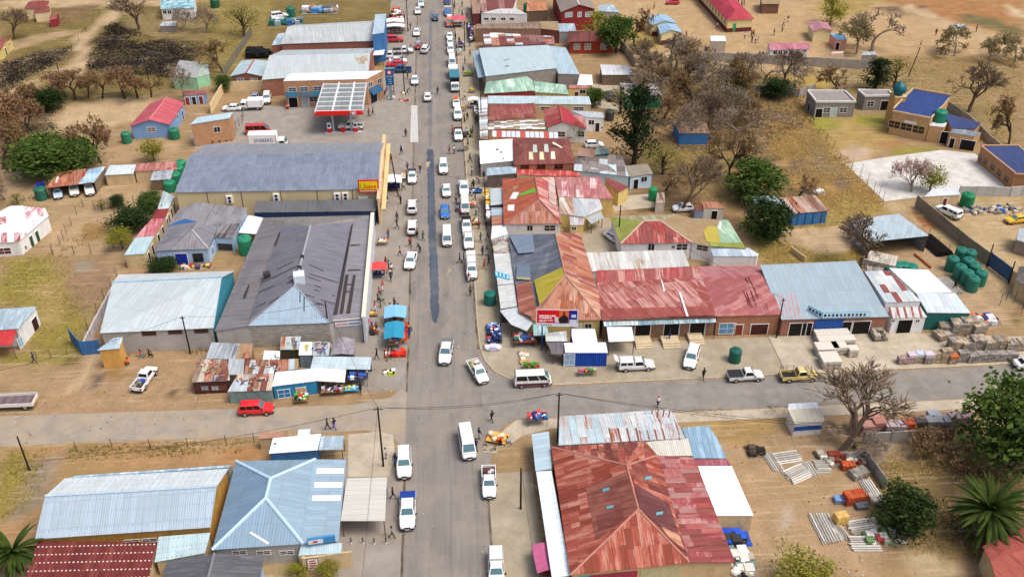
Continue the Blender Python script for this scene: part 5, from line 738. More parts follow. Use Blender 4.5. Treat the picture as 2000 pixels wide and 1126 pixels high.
h = house('mono', 'shed', 'large grey steel shed with pale blue roof behind a bare tree', 'shed', [(1698, 472), (1814, 460), (1756, 417), (1659, 430)], [3.0, 3.2, 3.4, 3.2], rm('b9cad2', 'a5b8c2', .4, (.2, 2)), pm('7c8288', .2, .8, dirt=.5), ov=.1, nowall=(0,), posts=[0, 1])
# green and rust roofed white house
h = house('cu', 'house', 'white house with lime, red and tan hipped roof behind the red shops', 'house', [(1212, 476), (1351, 474), (1400, 440), (1322, 418), (1192, 422)], [3.2, 3.2, 3.2, 3.4, 3.4], [rm('97403d', 'b9867c', .4, (2.4, .12)), TANR, rm('b3a07c', 'a3c9b0', .35), GRNR], WHITE, ridge=[(1257, 432, 4.9), (1289, 431, 4.9)], faces=[[0, 1, 6, 5], [1, 2, 3, 6], [3, 4, 5, 6], [4, 0, 5]], ov=.25, sheets=[(1.1, None, [rm('97403d', 'b9867c', .4, (2.4, .12)), rm('a3524a', 'c9a298', .4, (2, .1)), REDD]), None, None, None], fill=.7)
for a, q in ((5, 0), (6, 1), (5, 6)): cap(h, h.X[a], h.X[q], pm('c4a898', .15))
for x, w, hh in ((1315, .6, .6), (1332, 1.8, 1.2), (1272, 1.1, 1.3)): opening(h, 0, x, 482, w, hh)
h = house('mono', 'house_wing', 'tan, yellow and mint patched roof on the right wing of the white house', 'house wing', [(1351, 474), (1387, 481), (1457, 485), (1423, 430), (1322, 424)], [3.2, 3.1, 3.1, 3.3, 3.4], TANR, WHITE, ov=.15); patch(h, 0, [(1380, 472), (1408, 474), (1400, 443), (1371, 441)], rm('b3a24a', 'a89a4c', .3)); patch(h, 0, [(1408, 474), (1449, 474), (1422, 430), (1406, 429), (1400, 443)], rm('9cc0a4', 'b5ceb4', .4), off=.05); patch(h, 0, [(1387, 481), (1456, 484), (1450, 474), (1386, 473)], GRNR, off=.04); patch(h, 0, [(1403, 448), (1407, 449), (1409, 435), (1406, 434)], pm('efe9e0'), 'flashing', off=.12); opening(h, 0, 1372, 484, 1.9, 1.0)
house('mono', 'annex', 'white box annex with pale blue flat top', 'annex', [(1394, 500), (1479, 500), (1482, 496), (1462, 484), (1388, 486)], 2.9, rm('b9cbd8', 'c9d6e0', .4), WHITE, ov=.05)
# yards and sheds on the right
h = house('mono', 'shed', 'blue walled shed with rusty brown roof under bare branches', 'shed', [(1327, 260), (1386, 260), (1379, 237), (1315, 237)], 2.6, rm('8f7460', 'a98f7a', .45), BLUEW, ov=.1)
h = house('mono', 'shed', 'long rust-streaked shed with blue panel walls behind the dark tree', 'shed', [(1549, 417), (1618, 411), (1592, 381), (1522, 386)], 2.6, rm('947262', 'bba79a', .45, (2.4, .12)), BLUEW, ov=.1, sheets=(1.2, None, [rm('947262', 'bba79a', .45, (2.4, .12)), RUSTL, rm('7d5a4c', 'a3887a', .4)]), fill=.8)
for x in (1558, 1573, 1588, 1604): A = onvert(x, 425, h.I[0], h.I[1]); bv = boxv(-.06, .06, -.05, .03, 0, 2.5); part(h.root, 'panel_joint', xf(bv[0], (A.x, A.y, 0)), bv[1], pm('1f3f5c'))
h = house('mono', 'outbuilding', 'yellow outbuilding with pale blue roof beside the long blue shed', 'outbuilding', [(1485, 404), (1531, 401), (1512, 382), (1466, 384)], 2.6, rm('bcd0de', '9fb5c4', .4, (1, 1)), YELW, ov=.1); opening(h, 3, 1470, 398, .8, .8)
h = house('mono', 'outhouse', 'whitewashed outhouse with dark doorway and rusty roof', 'outhouse', [(1374, 406), (1415, 407), (1402, 394), (1370, 393)], 2.2, RUSTL, pm('d3cdc0', .15, dirt=.5), ov=.05); opening(h, 0, 1395, 419, 1.1, 1.7, 'dark'); house('mono', 'outhouse', 'blue-grey plank shed leaning on the whitewashed outhouse', 'shed', [(1357, 410), (1375, 411), (1373, 398), (1356, 399)], 2.0, RUSTD, pm('8a9cb4', .2, 2), ov=.05)
house('mono', 'outhouse', 'narrow pale privy with rust stained roof near the green drum', 'outhouse', [(1280, 396), (1299, 396), (1298, 375), (1284, 376)], 2.0, rm('8a5a4c', 'c9c2b4', .5), pm('c9c0b0', .15, dirt=.5), ov=.05)
h = house('mono', 'house', 'teal walled house with rust patched white roof left of the thicket', 'house', [(1222, 186), (1294, 186), (1280, 163), (1210, 162)], 3.0, rm('c9cdd0', '8a6a58', .45, (1, 1)), GRNW, ov=.15)
h = house('mono', 'house', 'flat-roofed grey house with white parapet inside the walled compound', 'house', [(1594, 200), (1671, 200), (1650, 179), (1577, 178)], 3.4, rm('a39a96', '8d8582', .4, rib=.5), pm('8d8a84', .08, .6), ov=.0, th=.1)
def parapet(h, mt, hh=.35):
    n = len(h.E)
    for i in range(n):
        A, B_ = h.E[i], h.E[(i + 1) % n]; d = B_ - A; ln = d.length; rz = math.atan2(d.y, d.x); bv = boxv(-.1, ln + .1, -.12, .12, -.05, hh); part(h.root, 'parapet', xf(bv[0], A, rz), bv[1], mt)
parapet(h, pm('dcdad4'))
for x in (1614, 1647): opening(h, 0, x, 215, 1.6, 1.2, mt=glass('3a4248'))
opening(h, 0, 1628, 220, 1.3, 2.1, 'door', pm('b5c9c4')); opening(h, 0, 1600, 218, 1.6, 2.0, 'dark'); opening(h, 3, 1581, 205, 1.3, 1.8, 'dark')
h = house('mono', 'house', 'second flat grey house right of the first, beside the domed tower', 'house', [(1690, 189), (1742, 188), (1736, 178), (1676, 177)], 3.2, rm('a39a96', '8d8582', .4, rib=.5), pm('8d8a84', .08, .6), ov=.0, th=.1); parapet(h, pm('dcdad4')); opening(h, 0, 1700, 203, 1.5, 1.2); opening(h, 0, 1729, 206, 2.2, 2.2, 'dark')
h = house('mono', 'prayer_hall', 'tan brick hall with steep dark blue roof next to the domed tower', 'hall', [(1744, 218), (1818, 232), (1856, 187), (1783, 174)], [5.0, 5.0, 5.6, 5.6], rm('33477c', '2b3d6c', .35), brick('c79a66', 'd3bd98'), ov=.05); parapet(h, pm('cfae82', .1), .3)
for x, y in ((1747, 243), (1770, 248), (1794, 253)): opening(h, 0, x, y, 2.3, 1.6, mt=glass('2a221c'), frame=pm('d3b890'))
board(h.root, 'name_board', onvert(1765, 239, h.I[0], h.I[1]), (h.I[1] - h.I[0]).normalized(), Vector((0, -1, 0)), 2.4, .6, pm('e9e6de'), .05, .1)
t = thing('domed_tower', 'tan tower with teal onion dome in the compound', 'tower', G(1742, 250)); c = G(1742, 240); bv = boxv(-1.2, 1.2, -1.2, 1.2, 0, 6.2); part(t, 'shaft', xf(bv[0], c, .1), bv[1], pm('c99f6a', .1)); V, F = lathe([(.75, 6.2), (.75, 6.6), (1.15, 6.9), (1.4, 7.5), (1.35, 8.1), (.95, 8.7), (.4, 9.0), (.06, 9.5)], 20, c); part(t, 'dome', V, F, pm('17636a', .1, rough=.35), smooth=True); bv = boxv(-1.3, 1.3, -1.3, 1.3, 6.2, 6.4); part(t, 'cornice', xf(bv[0], c, .1), bv[1], pm('d9b884'))
h = house('mono', 'hall_wing', 'lower tan wing with long dark blue roof right of the prayer hall', 'building', [(1858, 250), (1905, 252), (1916, 240), (1840, 218)], [3.4, 3.4, 3.6, 4], BLUER, brick('c08a58', 'd3bd98'), ov=.05)
h = house('mono', 'garage', 'tan garage block with grey roof strip and dark garage door', 'garage', [(1855, 259), (1903, 266), (1917, 259), (1862, 249)], 3.2, rm('8b93a0', '9aa2ae', .4), brick('c28f5c', 'd3bd98'), ov=.05); opening(h, 0, 1891, 277, 2.8, 2.2, 'dark', pm('15161a')); opening(h, 0, 1861, 271, 1.0, 2.1, 'dark')
h = house('mono', 'tank_tower', 'tan brick tank stand between prayer hall and garage', 'tank stand', [(1815, 245), (1844, 248), (1850, 240), (1822, 236)], 3.6, rm('d9dcde', 'c9ced2', .4), brick('c28f5c', 'd3bd98'), ov=.02); opening(h, 0, 1845, 263, 1.5, 2.6, 'dark')
h = house('mono', 'classroom_block', 'orange brick block with dark blue roof and open windows at the right edge', 'building', [(1982, 340), (2060, 345), (1990, 284), (1916, 285)], [3.2, 3.2, 3.4, 3.4], BLUER, brick('b5764a', 'c9ac88'), ov=.05); parapet(h, pm('c99a74', .1), .2)
for x, y in ((1915, 307), (1925, 315), (1939, 326), (1952, 337), (1966, 349)): opening(h, 3, x, y, 1.4, 1.3, mt=glass('241c18'), frame=pm('c79468'))
h = house('mono', 'gatehouse', 'low gatehouse with pale roof beside a green tank in the compound', 'gatehouse', [(1805, 384), (1876, 380), (1868, 364), (1820, 370)], 2.5, rm('dfe6ea', 'c9d3d9', .4), BEIGE, ov=.1); opening(h, 0, 1845, 394, .8, 1.9, 'door', pm('7c2a24'))
h = house('mono', 'building', 'dark flat roofed block cut by the right edge', 'building', [(1985, 548), (2060, 596), (2060, 520), (1990, 520)], 2.8, rm('55504e', '6b6664', .4), BEIGE, ov=.05)
h = house('gx', 'shed', 'grey shed roof at the right edge beside stacked pallets', 'shed', [(1985, 468), (2060, 490), (2060, 455), (1990, 444)], 2.6, ZGR, pm('8d8378'), rise=.8, ov=.1)
# school
h = house('hy', 'school_block', 'long cream school block with crimson hipped roof at the top right', 'school', [(1420, 40), (1474, 37), (1400, -40), (1348, -38)], 3.4, rm('a63a48', 'b5525c', .35, blot=.06), pm('e2d09a', .06, .5), ridge=[(1436, 20), (1384, -48)], zr=5.2, ov=.4)
for k in range(8): opening(h, 3, 1416 - k * 5.8, 41 - k * 6.3, 1.2, 1.5, frame=pm('efe6c0'))
for i in (0, 3): A, B_ = h.I[i], h.I[(i + 1) % 4]; d = B_ - A; d.z = 0; ln = d.length; bv = boxv(-.02, ln, -.05, -.0, 0, 1.1); part(h.root, 'plinth', xf(bv[0], (A.x, A.y, 0), math.atan2(d.y, d.x)), bv[1], pm('6a2f2c'))
for nm, L, rd, lb in (('back', [(1272, 50), (1324, 46), (1302, 29), (1262, 32)], [(1298, 40), (1283, 28)], 'rear cream classroom with light blue gable roof'), ('front', [(1290, 67), (1334, 64), (1318, 46), (1284, 49)], [(1312, 58), (1302, 45)], 'front cream classroom with light blue gable roof')):
    h = house('gy', 'classroom', lb, 'classroom', L, 3.0, rm('a3c6e0', '8fb5d3', .35), pm('e6d8a4', .06), ridge=rd, ov=.35)
    A, B_ = h.I[0], h.I[1]; d = B_ - A; d.z = 0; ln = d.length; bv = boxv(-.02, ln, -.05, 0, 0, 1.2); part(h.root, 'plinth', xf(bv[0], (A.x, A.y, 0), math.atan2(d.y, d.x)), bv[1], pm('5c2c28'))
    for k in (.2, .4, .6, .8): opening(h, 3, L[0][0] + (L[3][0] - L[0][0]) * k, L[0][1] + (L[3][1] - L[0][1]) * k + 9, 1.1, 1.1)
h = house('mono', 'water_hut', 'grey block hut with white flat roof in the schoolyard', 'hut', [(1388, 80), (1418, 80), (1416, 70), (1388, 70)], 3.0, ZWH, pm('b3a898', .12), ov=.0)
h = house('gx', 'classroom', 'white school building with pink roof and dark windows', 'classroom', [(1504, 98), (1581, 96), (1578, 83), (1498, 84)], 2.8, rm('c07a88', 'cf9aa4', .35), pm('e6e6e0', .06), rise=.6, ov=.2)
for x in (1514, 1524, 1534, 1545, 1556): opening(h, 0, x, 103, 1.0, 1.0)
opening(h, 0, 1572, 100, .7, .6)
h = house('gy', 'classroom', 'cream school building with dusty pink roof', 'classroom', [(1588, 62), (1628, 60), (1615, 44), (1577, 45)], 2.8, rm('b98490', 'c99aa2', .35), pm('e2d6a6', .06), ridge=[(1608, 55), (1597, 41)], ov=.35)
h = house('mono', 'store_room', 'salmon pink hut with light blue roof', 'hut', [(1633, 78), (1655, 78), (1648, 66), (1621, 65)], 2.6, rm('9fc6de', '86b5d3', .35), pm('d99a88', .08), ov=.05); opening(h, 0, 1636, 87, 1, 1.9, 'dark')
house('mono', 'store_room', 'low pale pink roofless room beside the salmon hut', 'hut', [(1623, 105), (1646, 104), (1648, 100), (1626, 101)], 2.0, pm('cdb8a8'), pm('d0b09a', .1), ov=.0)
house('mono', 'shelter', 'grey sheet shelter below the schoolyard trees', 'shelter', [(1683, 108), (1713, 107), (1710, 101), (1686, 101)], 2.2, ZGR, pm('8d8a84'), ov=.05)
h = house('mono', 'cabin', 'white cabin with pale roof alone on the sandy playing field', 'cabin', [(1863, 54), (1886, 53), (1882, 47), (1860, 48)], 2.6, ZB, pm('e9e4d3', .05), ov=.1); opening(h, 3, 1861, 56, .8, 1.2)
house('gx', 'classroom', 'tan roofed school building at the very top beside bare trees', 'classroom', [(1488, 8), (1524, 8), (1522, -8), (1484, -8)], 2.8, TANR, pm('7a5a48'), rise=.8, ov=.3)
house('mono', 'shed', 'white sheet shed beside the tall brick house at the top', 'shed', [(1168, 22), (1210, 24), (1196, 8), (1170, 10)], 2.4, ZB, GRYW, ov=.1)
# big red hip roof at the lower right
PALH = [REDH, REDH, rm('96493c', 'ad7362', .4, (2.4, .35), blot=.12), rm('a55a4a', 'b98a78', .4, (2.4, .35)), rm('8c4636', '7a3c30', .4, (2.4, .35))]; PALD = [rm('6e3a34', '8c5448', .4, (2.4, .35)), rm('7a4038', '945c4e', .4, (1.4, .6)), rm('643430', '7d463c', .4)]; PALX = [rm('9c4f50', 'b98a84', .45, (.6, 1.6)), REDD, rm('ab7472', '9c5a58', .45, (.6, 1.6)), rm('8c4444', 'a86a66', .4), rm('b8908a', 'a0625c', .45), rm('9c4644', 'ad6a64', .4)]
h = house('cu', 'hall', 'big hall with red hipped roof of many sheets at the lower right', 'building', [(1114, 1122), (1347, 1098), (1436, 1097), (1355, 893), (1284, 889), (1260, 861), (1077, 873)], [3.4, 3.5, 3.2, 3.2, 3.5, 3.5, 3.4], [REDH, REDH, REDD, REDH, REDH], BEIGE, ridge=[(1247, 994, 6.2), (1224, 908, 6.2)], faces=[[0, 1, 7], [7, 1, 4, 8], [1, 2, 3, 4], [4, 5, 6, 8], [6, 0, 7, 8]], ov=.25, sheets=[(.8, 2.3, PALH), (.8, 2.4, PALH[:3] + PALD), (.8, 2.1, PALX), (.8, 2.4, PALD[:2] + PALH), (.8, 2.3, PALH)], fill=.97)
for a, q in ((7, 0), (7, 1), (7, 8), (8, 4), (8, 6)): cap(h, h.X[a], h.X[q], pm('b88070', .25), .13)
patch(h, 4, [(1144, 953), (1224, 921), (1246, 993), (1165, 1055)], rm('74403a', '8f5a4c', .45, (2.4, .35)), off=.09); patch(h, 1, [(1238, 944), (1306, 984), (1330, 1060), (1250, 996)], rm('633b3c', '744a48', .4), off=.1); patch(h, 1, [(1290, 1028), (1325, 1045), (1337, 1075), (1305, 1050)], rm('b07a60', 'c49a80', .4), off=.13)
for i, x, y in ((4, 1184, 957), (4, 1192, 991), (1, 1265, 934), (1, 1287, 1003)): patch(h, i, [(x - 7, y + 4), (x + 6, y + 1), (x + 7, y - 4), (x - 6, y - 2)], pm('5fa3b0', .05, rough=.3), 'roof_light', off=.14)
A = h.X[0]; t = h.root
for x0, x1, c in ((1130, 1152, '3a9aa8'), (1152, 1245, '9c3a4c'), (1250, 1330, 'b9b48c')): p, q = onvert(x0, 1124, h.I[0], h.I[1]), onvert(x1, 1118, h.I[0], h.I[1]); d = q - p; d.z = 0; ln = d.length; d.normalize(); board(t, 'wall_panel', Vector((p.x, p.y, 1.2)), d, Vector((d.y, -d.x, 0)), ln, 1.6, pm(c, .2), .06, .02)
house('mono', 'veranda', 'long white sheet veranda along the street side of the red hip hall', 'veranda', [(1078, 1128), (1115, 1122), (1077, 918), (1047, 920)], [2.6, 3.0, 3.0, 2.6], rm('e4edf2', 'd3dfe6', .35, blot=.03), pm('a39884', .2), ov=.15, nowall=(3,), flatdir=Vector((0, 1, 0)))
house('mono', 'veranda', 'short pale blue end of the veranda with a lifted corner', 'veranda', [(1046, 919), (1078, 915), (1072, 842), (1038, 847)], [2.5, 2.9, 2.9, 2.5], rm('c3dae4', 'b0cad6', .4), pm('a39884', .2), ov=.15, nowall=(3,), flatdir=Vector((0, 1, 0)))
h = house('mono', 'shop_roof', 'rust-streaked silver corrugated roof between side street and red hip hall', 'roof', [(1091, 869), (1338, 855), (1310, 799), (1093, 813)], [3.1, 3.1, 2.8, 2.8], rm('cfd5d6', 'b9c1c2', .35), BEIGE, ov=.15, sheets=(1.0, 2.6, [rm('cfd5d6', 'b9c1c2', .35), rm('d9dedd', 'c6cccc', .3), rm('c3d6dc', 'b0c6ce', .4), rm('d3d6d4', '9a5a48', .38, (4, .25))]), fill=.97)
for k in range(8): x = 1224 + k * 11.5; patch(h, 0, [(x, 815), (x + 2.5, 815), (x + 5.5, 800), (x + 3, 800)] if k > 3 else [(x - 30 + k * 6, 862), (x - 27 + k * 6, 862), (x - 33 + k * 6, 836), (x - 36 + k * 6, 836)], rm('8c4a38', '7a3c2c', .4), 'rust_streak', off=.07)
for k in range(6): x = 1248 + k * 15; patch(h, 0, [(x + 4, 858), (x + 7, 858), (x - 6, 806), (x - 9, 806)], rm('96503c', 'cfd5d6', .45, (3, .5)), 'rust_streak', off=.075)
house('mono', 'shop_roof', 'cream sheet roof joining the red hip hall to the blue roof', 'roof', [(1278, 890), (1352, 889), (1345, 855), (1262, 862)], 3.0, rm('dcdacd', 'c3beae', .35), BEIGE, ov=.1)
house('mono', 'shed', 'small sky blue corrugated shed roof behind the red hip hall', 'shed', [(1354, 894), (1420, 894), (1399, 852), (1383, 830), (1332, 835)], 2.8, rm('8fb0c6', 'a3bfd0', .4, blot=.04, rib=.32), BEIGE, ov=.1)
house('mono', 'lean_to', 'narrow maroon roof strip above the plain white shed roof', 'lean-to', [(1350, 908), (1428, 908), (1420, 896), (1345, 896)], 3.05, rm('97505c', 'b07a80', .4), BEIGE, ov=.05); h = house('mono', 'shed', 'plain bright white shed roof on the right of the red hip hall', 'shed', [(1397, 1006), (1472, 1006), (1429, 909), (1363, 909)], [2.7, 2.7, 3, 3], rm('eef2f5', 'e2e8ec', .35, blot=.03), BEIGE, ov=.1)
h = house('mono', 'kiosk', 'yard kiosk with white and cream roof and blue band under a bare tree', 'kiosk', [(1552, 826), (1610, 822), (1606, 794), (1538, 797)], [2.3, 2.3, 2.5, 2.5], rm('e3dcc8', 'cfc6ae', .4), pm('d9d6ce', .1, dirt=.3), ov=.12); patch(h, 0, [(1540, 799), (1600, 796), (1596, 785), (1540, 788)], ZWH); board(h.root, 'blue_band', Vector((h.I[0].x, h.I[0].y, .9)), (h.I[1] - h.I[0]).normalized(), Vector((0, -1, 0)), (h.I[1] - h.I[0]).length, .7, DBLUE, .03, .02)
house('gx', 'house', 'terracotta tile roof cut by the lower right corner', 'house', [(1952, 1150), (2080, 1110), (2060, 1000), (1918, 1066)], 3, TERRA, BEIGE, ridge=[(1935, 1095), (2070, 1045)], ov=.3)
# corner stalls
h = house('mono', 'container_shop', 'bright blue container shop with white roof on the corner pavement', 'container', [(1104, 688), (1187, 688), (1183, 668), (1102, 669)], 2.6, rm('e6ecee', 'd0d8dc', .35), rm('2350b4', '1c4298', .4, rib=.3, ribk=.8), ov=.08); opening(h, 0, 1112, 702, 1.5, 2.0, 'win', pm('8fb4cf', .2)); bv = boxv(0, 1, 0, 1, 0, 1)
house('mono', 'stall_roof', 'plain white roof directly behind the blue container shop', 'stall', [(1119, 668), (1167, 668), (1162, 642), (1114, 642)], [2.5, 2.5, 2.7, 2.7], ZWH, DBLUE, ov=.1)
house('mono', 'stall_roof', 'pale ribbed stall roof below the billboard', 'stall', [(1066, 666), (1108, 666), (1106, 646), (1065, 650)], [2.4, 2.4, 2.6, 2.6], rm('dbe0dc', 'b9bcae', .35), pm('3a4a58', .2), ov=.1, nowall=(0,), posts=[0, 1]); house('mono', 'stall_roof', 'teal corrugated stall roof left of the billboard post', 'stall', [(1042, 655), (1072, 654), (1066, 628), (1040, 626)], [2.3, 2.3, 2.6, 2.6], rm('8fb9bb', 'b3cfcd', .45), pm('2a4a54', .2), ov=.1, nowall=(0,), posts=[0, 1])
house('mono', 'stall_roof', 'dark grey cloth awning left of the blue container', 'awning', [(1079, 691), (1103, 691), (1102, 668), (1067, 668)], [2.1, 2.1, 2.4, 2.4], rm('6e6a70', '5a565c', .4), None, posts=True)
# free-standing walls
CW = pm('a39c92', .16, .7, dirt=.5)
wallrun('school_wall', 'long grey concrete wall along the schoolyard', [(1332, 116), (1406, 120), (1470, 123), (1545, 128), (1640, 133), (1735, 138)], 2.3, CW); wallrun('compound_wall', 'grey panel wall behind the flat grey houses', [(1430, 178), (1500, 184), (1560, 190), (1590, 180)], 2.0, CW)
wallrun('compound_wall', 'grey wall dropping down behind the garage and classroom block', [(1848, 212), (1890, 240), (1925, 275), (1955, 300)], 1.8, CW); wallrun('compound_wall', 'pale slab wall below the white concrete yard', [(1872, 382), (1972, 384), (2020, 380)], 2.0, pm('b5b5b0', .12, .7, dirt=.3))
wallrun('yard_wall', 'long mossy concrete wall slanting beside the parked canopy pickup', [(1788, 405), (1840, 448), (1890, 490), (1928, 518)], 2.4, pm('8f8672', .2, .7, dirt=.6)); t = thing('yard_gate', 'rusty blue steel yard gate in the slanting wall', 'gate', G(1930, 520)); gateleaf(t, (1930, 520), (1969, 550), 2.6, pm('3f5f86', .2, 1, dirt=.6), 6)
wallrun('yard_wall', 'cream wall beside the rusty blue yard gate at the right edge', [(1972, 552), (2020, 590)], 2.4, BEIGE); wallrun('yard_wall', 'block wall between the brick stacks and the bare yard', [(1684, 868), (1790, 862)], 2.0, BLOCK); wallrun('yard_wall', 'brown brick wall behind the leafless brown bush', [(1792, 862), (1860, 858)], 1.9, brick('86503e')); wallrun('yard_wall', 'low block wall dividing timber yard from the garden', [(1650, 902), (1686, 893), (1730, 955)], 1.5, BLOCK)
wallrun('yard_wall', 'low tan wall stub left of the big shed', [(1545, 492), (1572, 512)], 1.0, BEIGE); wallrun('compound_wall', 'grey boundary wall behind the red-orange house', [(1212, 96), (1228, 112), (1240, 132)], 2.2, CW)
fence('fence', 'leaning fence posts along the dirt side street at the lower left', [(58, 916), (151, 882), (220, 878), (294, 875), (367, 873), (443, 870), (497, 864)], 1.7, wires=3); fence('fence', 'dark posts fencing the bare kraal on the left', [(103, 498), (118, 480), (130, 455), (140, 440), (150, 420), (163, 405), (185, 410), (225, 402), (262, 400)], 1.9, wires=2, step=2.6); fence('fence', 'row of posts below the kraal', [(104, 494), (145, 497), (178, 496), (222, 484)], 2, wires=1); fence('fence', 'tall thin posts along the edge of the white concrete yard', [(1663, 330), (1680, 346), (1693, 362), (1706, 377), (1716, 386), (1724, 396)], 2.6, pm('7d7a74', .1), wires=4); fence('fence', 'wire fence along the dry slope beside the compound lawn', [(1562, 196), (1576, 230), (1600, 262), (1628, 290), (1640, 312)], 1.6, wires=3, step=4)
fence('fence', 'mesh fence at the white house gate on the left', [(72, 699), (100, 699), (132, 692)], 1.3, wires=4, step=1.5); fence('fence', 'fence posts along the dirt lane beside the water tanks', [(1812, 468), (1850, 500), (1880, 520), (1906, 545)], 2.2, step=3, wires=2); fence('fence', 'tilted frames and posts at the end of the dirt lane', [(1952, 596), (1965, 585), (1980, 590), (1995, 612)], 2.0, wires=4); fence('fence', 'grey paling fence above the dark car wash yard', [(437, 152), (455, 125), (474, 95), (492, 68)], 2.2, pm('8d8a88', .2), step=1.0, wires=3, r=.12); fence('fence', 'wire fence beside the path in the top left field', [(100, 130), (140, 100), (195, 30), (210, 15)], 1.5, step=8, wires=2)
# ---------------------------------------------------------------- vehicles (front towards +x, built once per kind, meshes shared)
def loft(S):
    V, F = [], []
    for x, zb, zt, hw in S: V += [(x, s * a, z) for s, a, z in ((1, hw * .84, zb), (1, hw, zb + .2), (1, hw, zt - .16), (1, hw * .9, zt), (-1, hw * .9, zt), (-1, hw, zt - .16), (-1, hw, zb + .2), (-1, hw * .84, zb))]
    for i in range(len(S) - 1):
        for j in range(8): F.append([i * 8 + j, i * 8 + (j + 1) % 8, i * 8 + 8 + (j + 1) % 8, i * 8 + 8 + j])
    n = len(S) * 8; return V, F + [list(range(7, -1, -1)), list(range(n - 8, n))]
def cabin(xa, xb, xc, xd, zb, zr, hb, hr):
    """glasshouse: returns hull and its panes"""
    m = .07; lo = [(xa, hb), (xd, hb)]; V = [(xa, hb, zb), (xd, hb, zb), (xd, -hb, zb), (xa, -hb, zb), (xb, hr, zr - m), (xc, hr, zr - m), (xc, -hr, zr - m), (xb, -hr, zr - m), (xb - .1, hr - .12, zr), (xc + .1, hr - .12, zr), (xc + .1, -hr + .12, zr), (xb - .1, -hr + .12, zr)]
    F = [[0, 4, 5, 1][::-1], [1, 5, 6, 2][::-1], [2, 6, 7, 3][::-1], [3, 7, 4, 0][::-1], [4, 8, 9, 5][::-1], [5, 9, 10, 6][::-1], [6, 10, 11, 7][::-1], [7, 11, 8, 4][::-1], [8, 11, 10, 9]]
    V = [Vector(v) for v in V]
    def pane(a, b, c, d, u0, u1, v0=.16, v1=.93, o=.012):
        f = lambda u, v: V[a].lerp(V[b], u).lerp(V[d].lerp(V[c], u), v); P = [f(u0, v0), f(u1, v0), f(u1, v1), f(u0, v1)]; n = fnormal(P); ce = Vector(((xa + xd) / 2, 0, (zb + zr) / 2)); n = n if n.dot(P[0] - ce) > 0 else -n
        P = [p + n * o for p in P]; return P + [p - n * .02 for p in P], [[0, 1, 2, 3], [4, 7, 6, 5], [0, 4, 5, 1], [1, 5, 6, 2], [2, 6, 7, 3], [3, 7, 4, 0]]
    return (V, F), pane
def tyre(r=.33, w=.22):
    V, F = tube((0, -w / 2, 0), (0, w / 2, 0), r, r, 14); rimV, rimF = tube((0, -w / 2 - .01, 0), (0, w / 2 + .01, 0), r * .6, r * .6, 10); return (V, F), (rimV, rimF)
RUB, RIM, DKP, HL, TL, GLS, PLATE = pm('1c1b1b', .2, rough=.9), pm('b5b7b9', .1, rough=.4, metal=.6), pm('242426', .1, rough=.6), pm('e6ecef', .05, rough=.15), pm('9c1c1c', .05, rough=.25), glass('4d6f78', .08), pm('e6e4d6')
GLD = glass('15191c', .08); KINDS = {}
SPEC = {  # body stations, cabin, wheel xs, wheel radius, side panes, extras
 'sedan': ([(-2.2, .35, .86, .76), (-2.05, .26, .98, .83), (-1.2, .24, 1.0, .86), (0, .24, .98, .87), (.9, .24, .95, .86), (1.85, .27, .83, .82), (2.18, .35, .66, .72)], (1.1, .35, -1.0, -1.72, .95, 1.44, .79, .6), (-1.35, 1.38), .31, [(.06, .48), (.52, .94)], 'car'),
 'hatch': ([(-1.85, .35, .95, .74), (-1.75, .26, 1.0, .8), (0, .24, .98, .83), (.8, .24, .96, .82), (1.65, .27, .84, .78), (1.9, .35, .66, .7)], (1.0, .3, -1.35, -1.8, .95, 1.47, .76, .59), (-1.2, 1.2), .3, [(.06, .5), (.54, .94)], 'car'),
 'suv': ([(-2.3, .42, 1.0, .8), (-2.2, .34, 1.12, .87), (0, .32, 1.12, .9), (1.0, .32, 1.1, .89), (2.0, .34, 1.0, .85), (2.35, .45, .78, .76)], (1.15, .5, -1.95, -2.24, 1.08, 1.78, .83, .68), (-1.4, 1.45), .37, [(.04, .34), (.37, .65), (.68, .95)], 'car'),
 'minibus': ([(-2.45, .4, 1.0, .8), (-2.38, .3, 1.15, .86), (0, .28, 1.15, .88), (1.9, .28, 1.1, .87), (2.35, .32, .95, .82), (2.5, .42, .75, .74)], (2.3, 1.55, -2.28, -2.4, 1.1, 2.08, .84, .72), (-1.5, 1.55), .33, [(.03, .25), (.28, .6), (.63, .96)], 'car'),
 'pickup': ([(-.42, .4, 1.0, .84), (0, .36, 1.05, .87), (1.0, .36, 1.05, .87), (2.1, .38, .96, .83), (2.5, .46, .74, .74)], (1.3, .75, -.2, -.4, 1.02, 1.72, .8, .64), (-1.5, 1.6), .37, [(.08, .9)], ('bed', -2.5, -.42)),
 'dcab': ([(-1.15, .42, 1.05, .86), (0, .38, 1.1, .9), (1.0, .38, 1.1, .9), (2.15, .4, 1.0, .86), (2.6, .48, .78, .76)], (1.25, .65, -.9, -1.1, 1.06, 1.8, .83, .67), (-1.6, 1.65), .39, [(.05, .47), (.51, .94)], ('bed', -2.6, -1.15)),
 'canopy': ([(-2.45, .42, .95, .82), (-2.35, .38, 1.02, .86), (0, .36, 1.05, .87), (1.0, .36, 1.05, .87), (2.1, .38, .96, .83), (2.5, .46, .74, .74)], (1.3, .75, -.25, -.4, 1.02, 1.7, .8, .64), (-1.5, 1.6), .37, [(.08, .9)], ('cap', -2.38, -.42))}
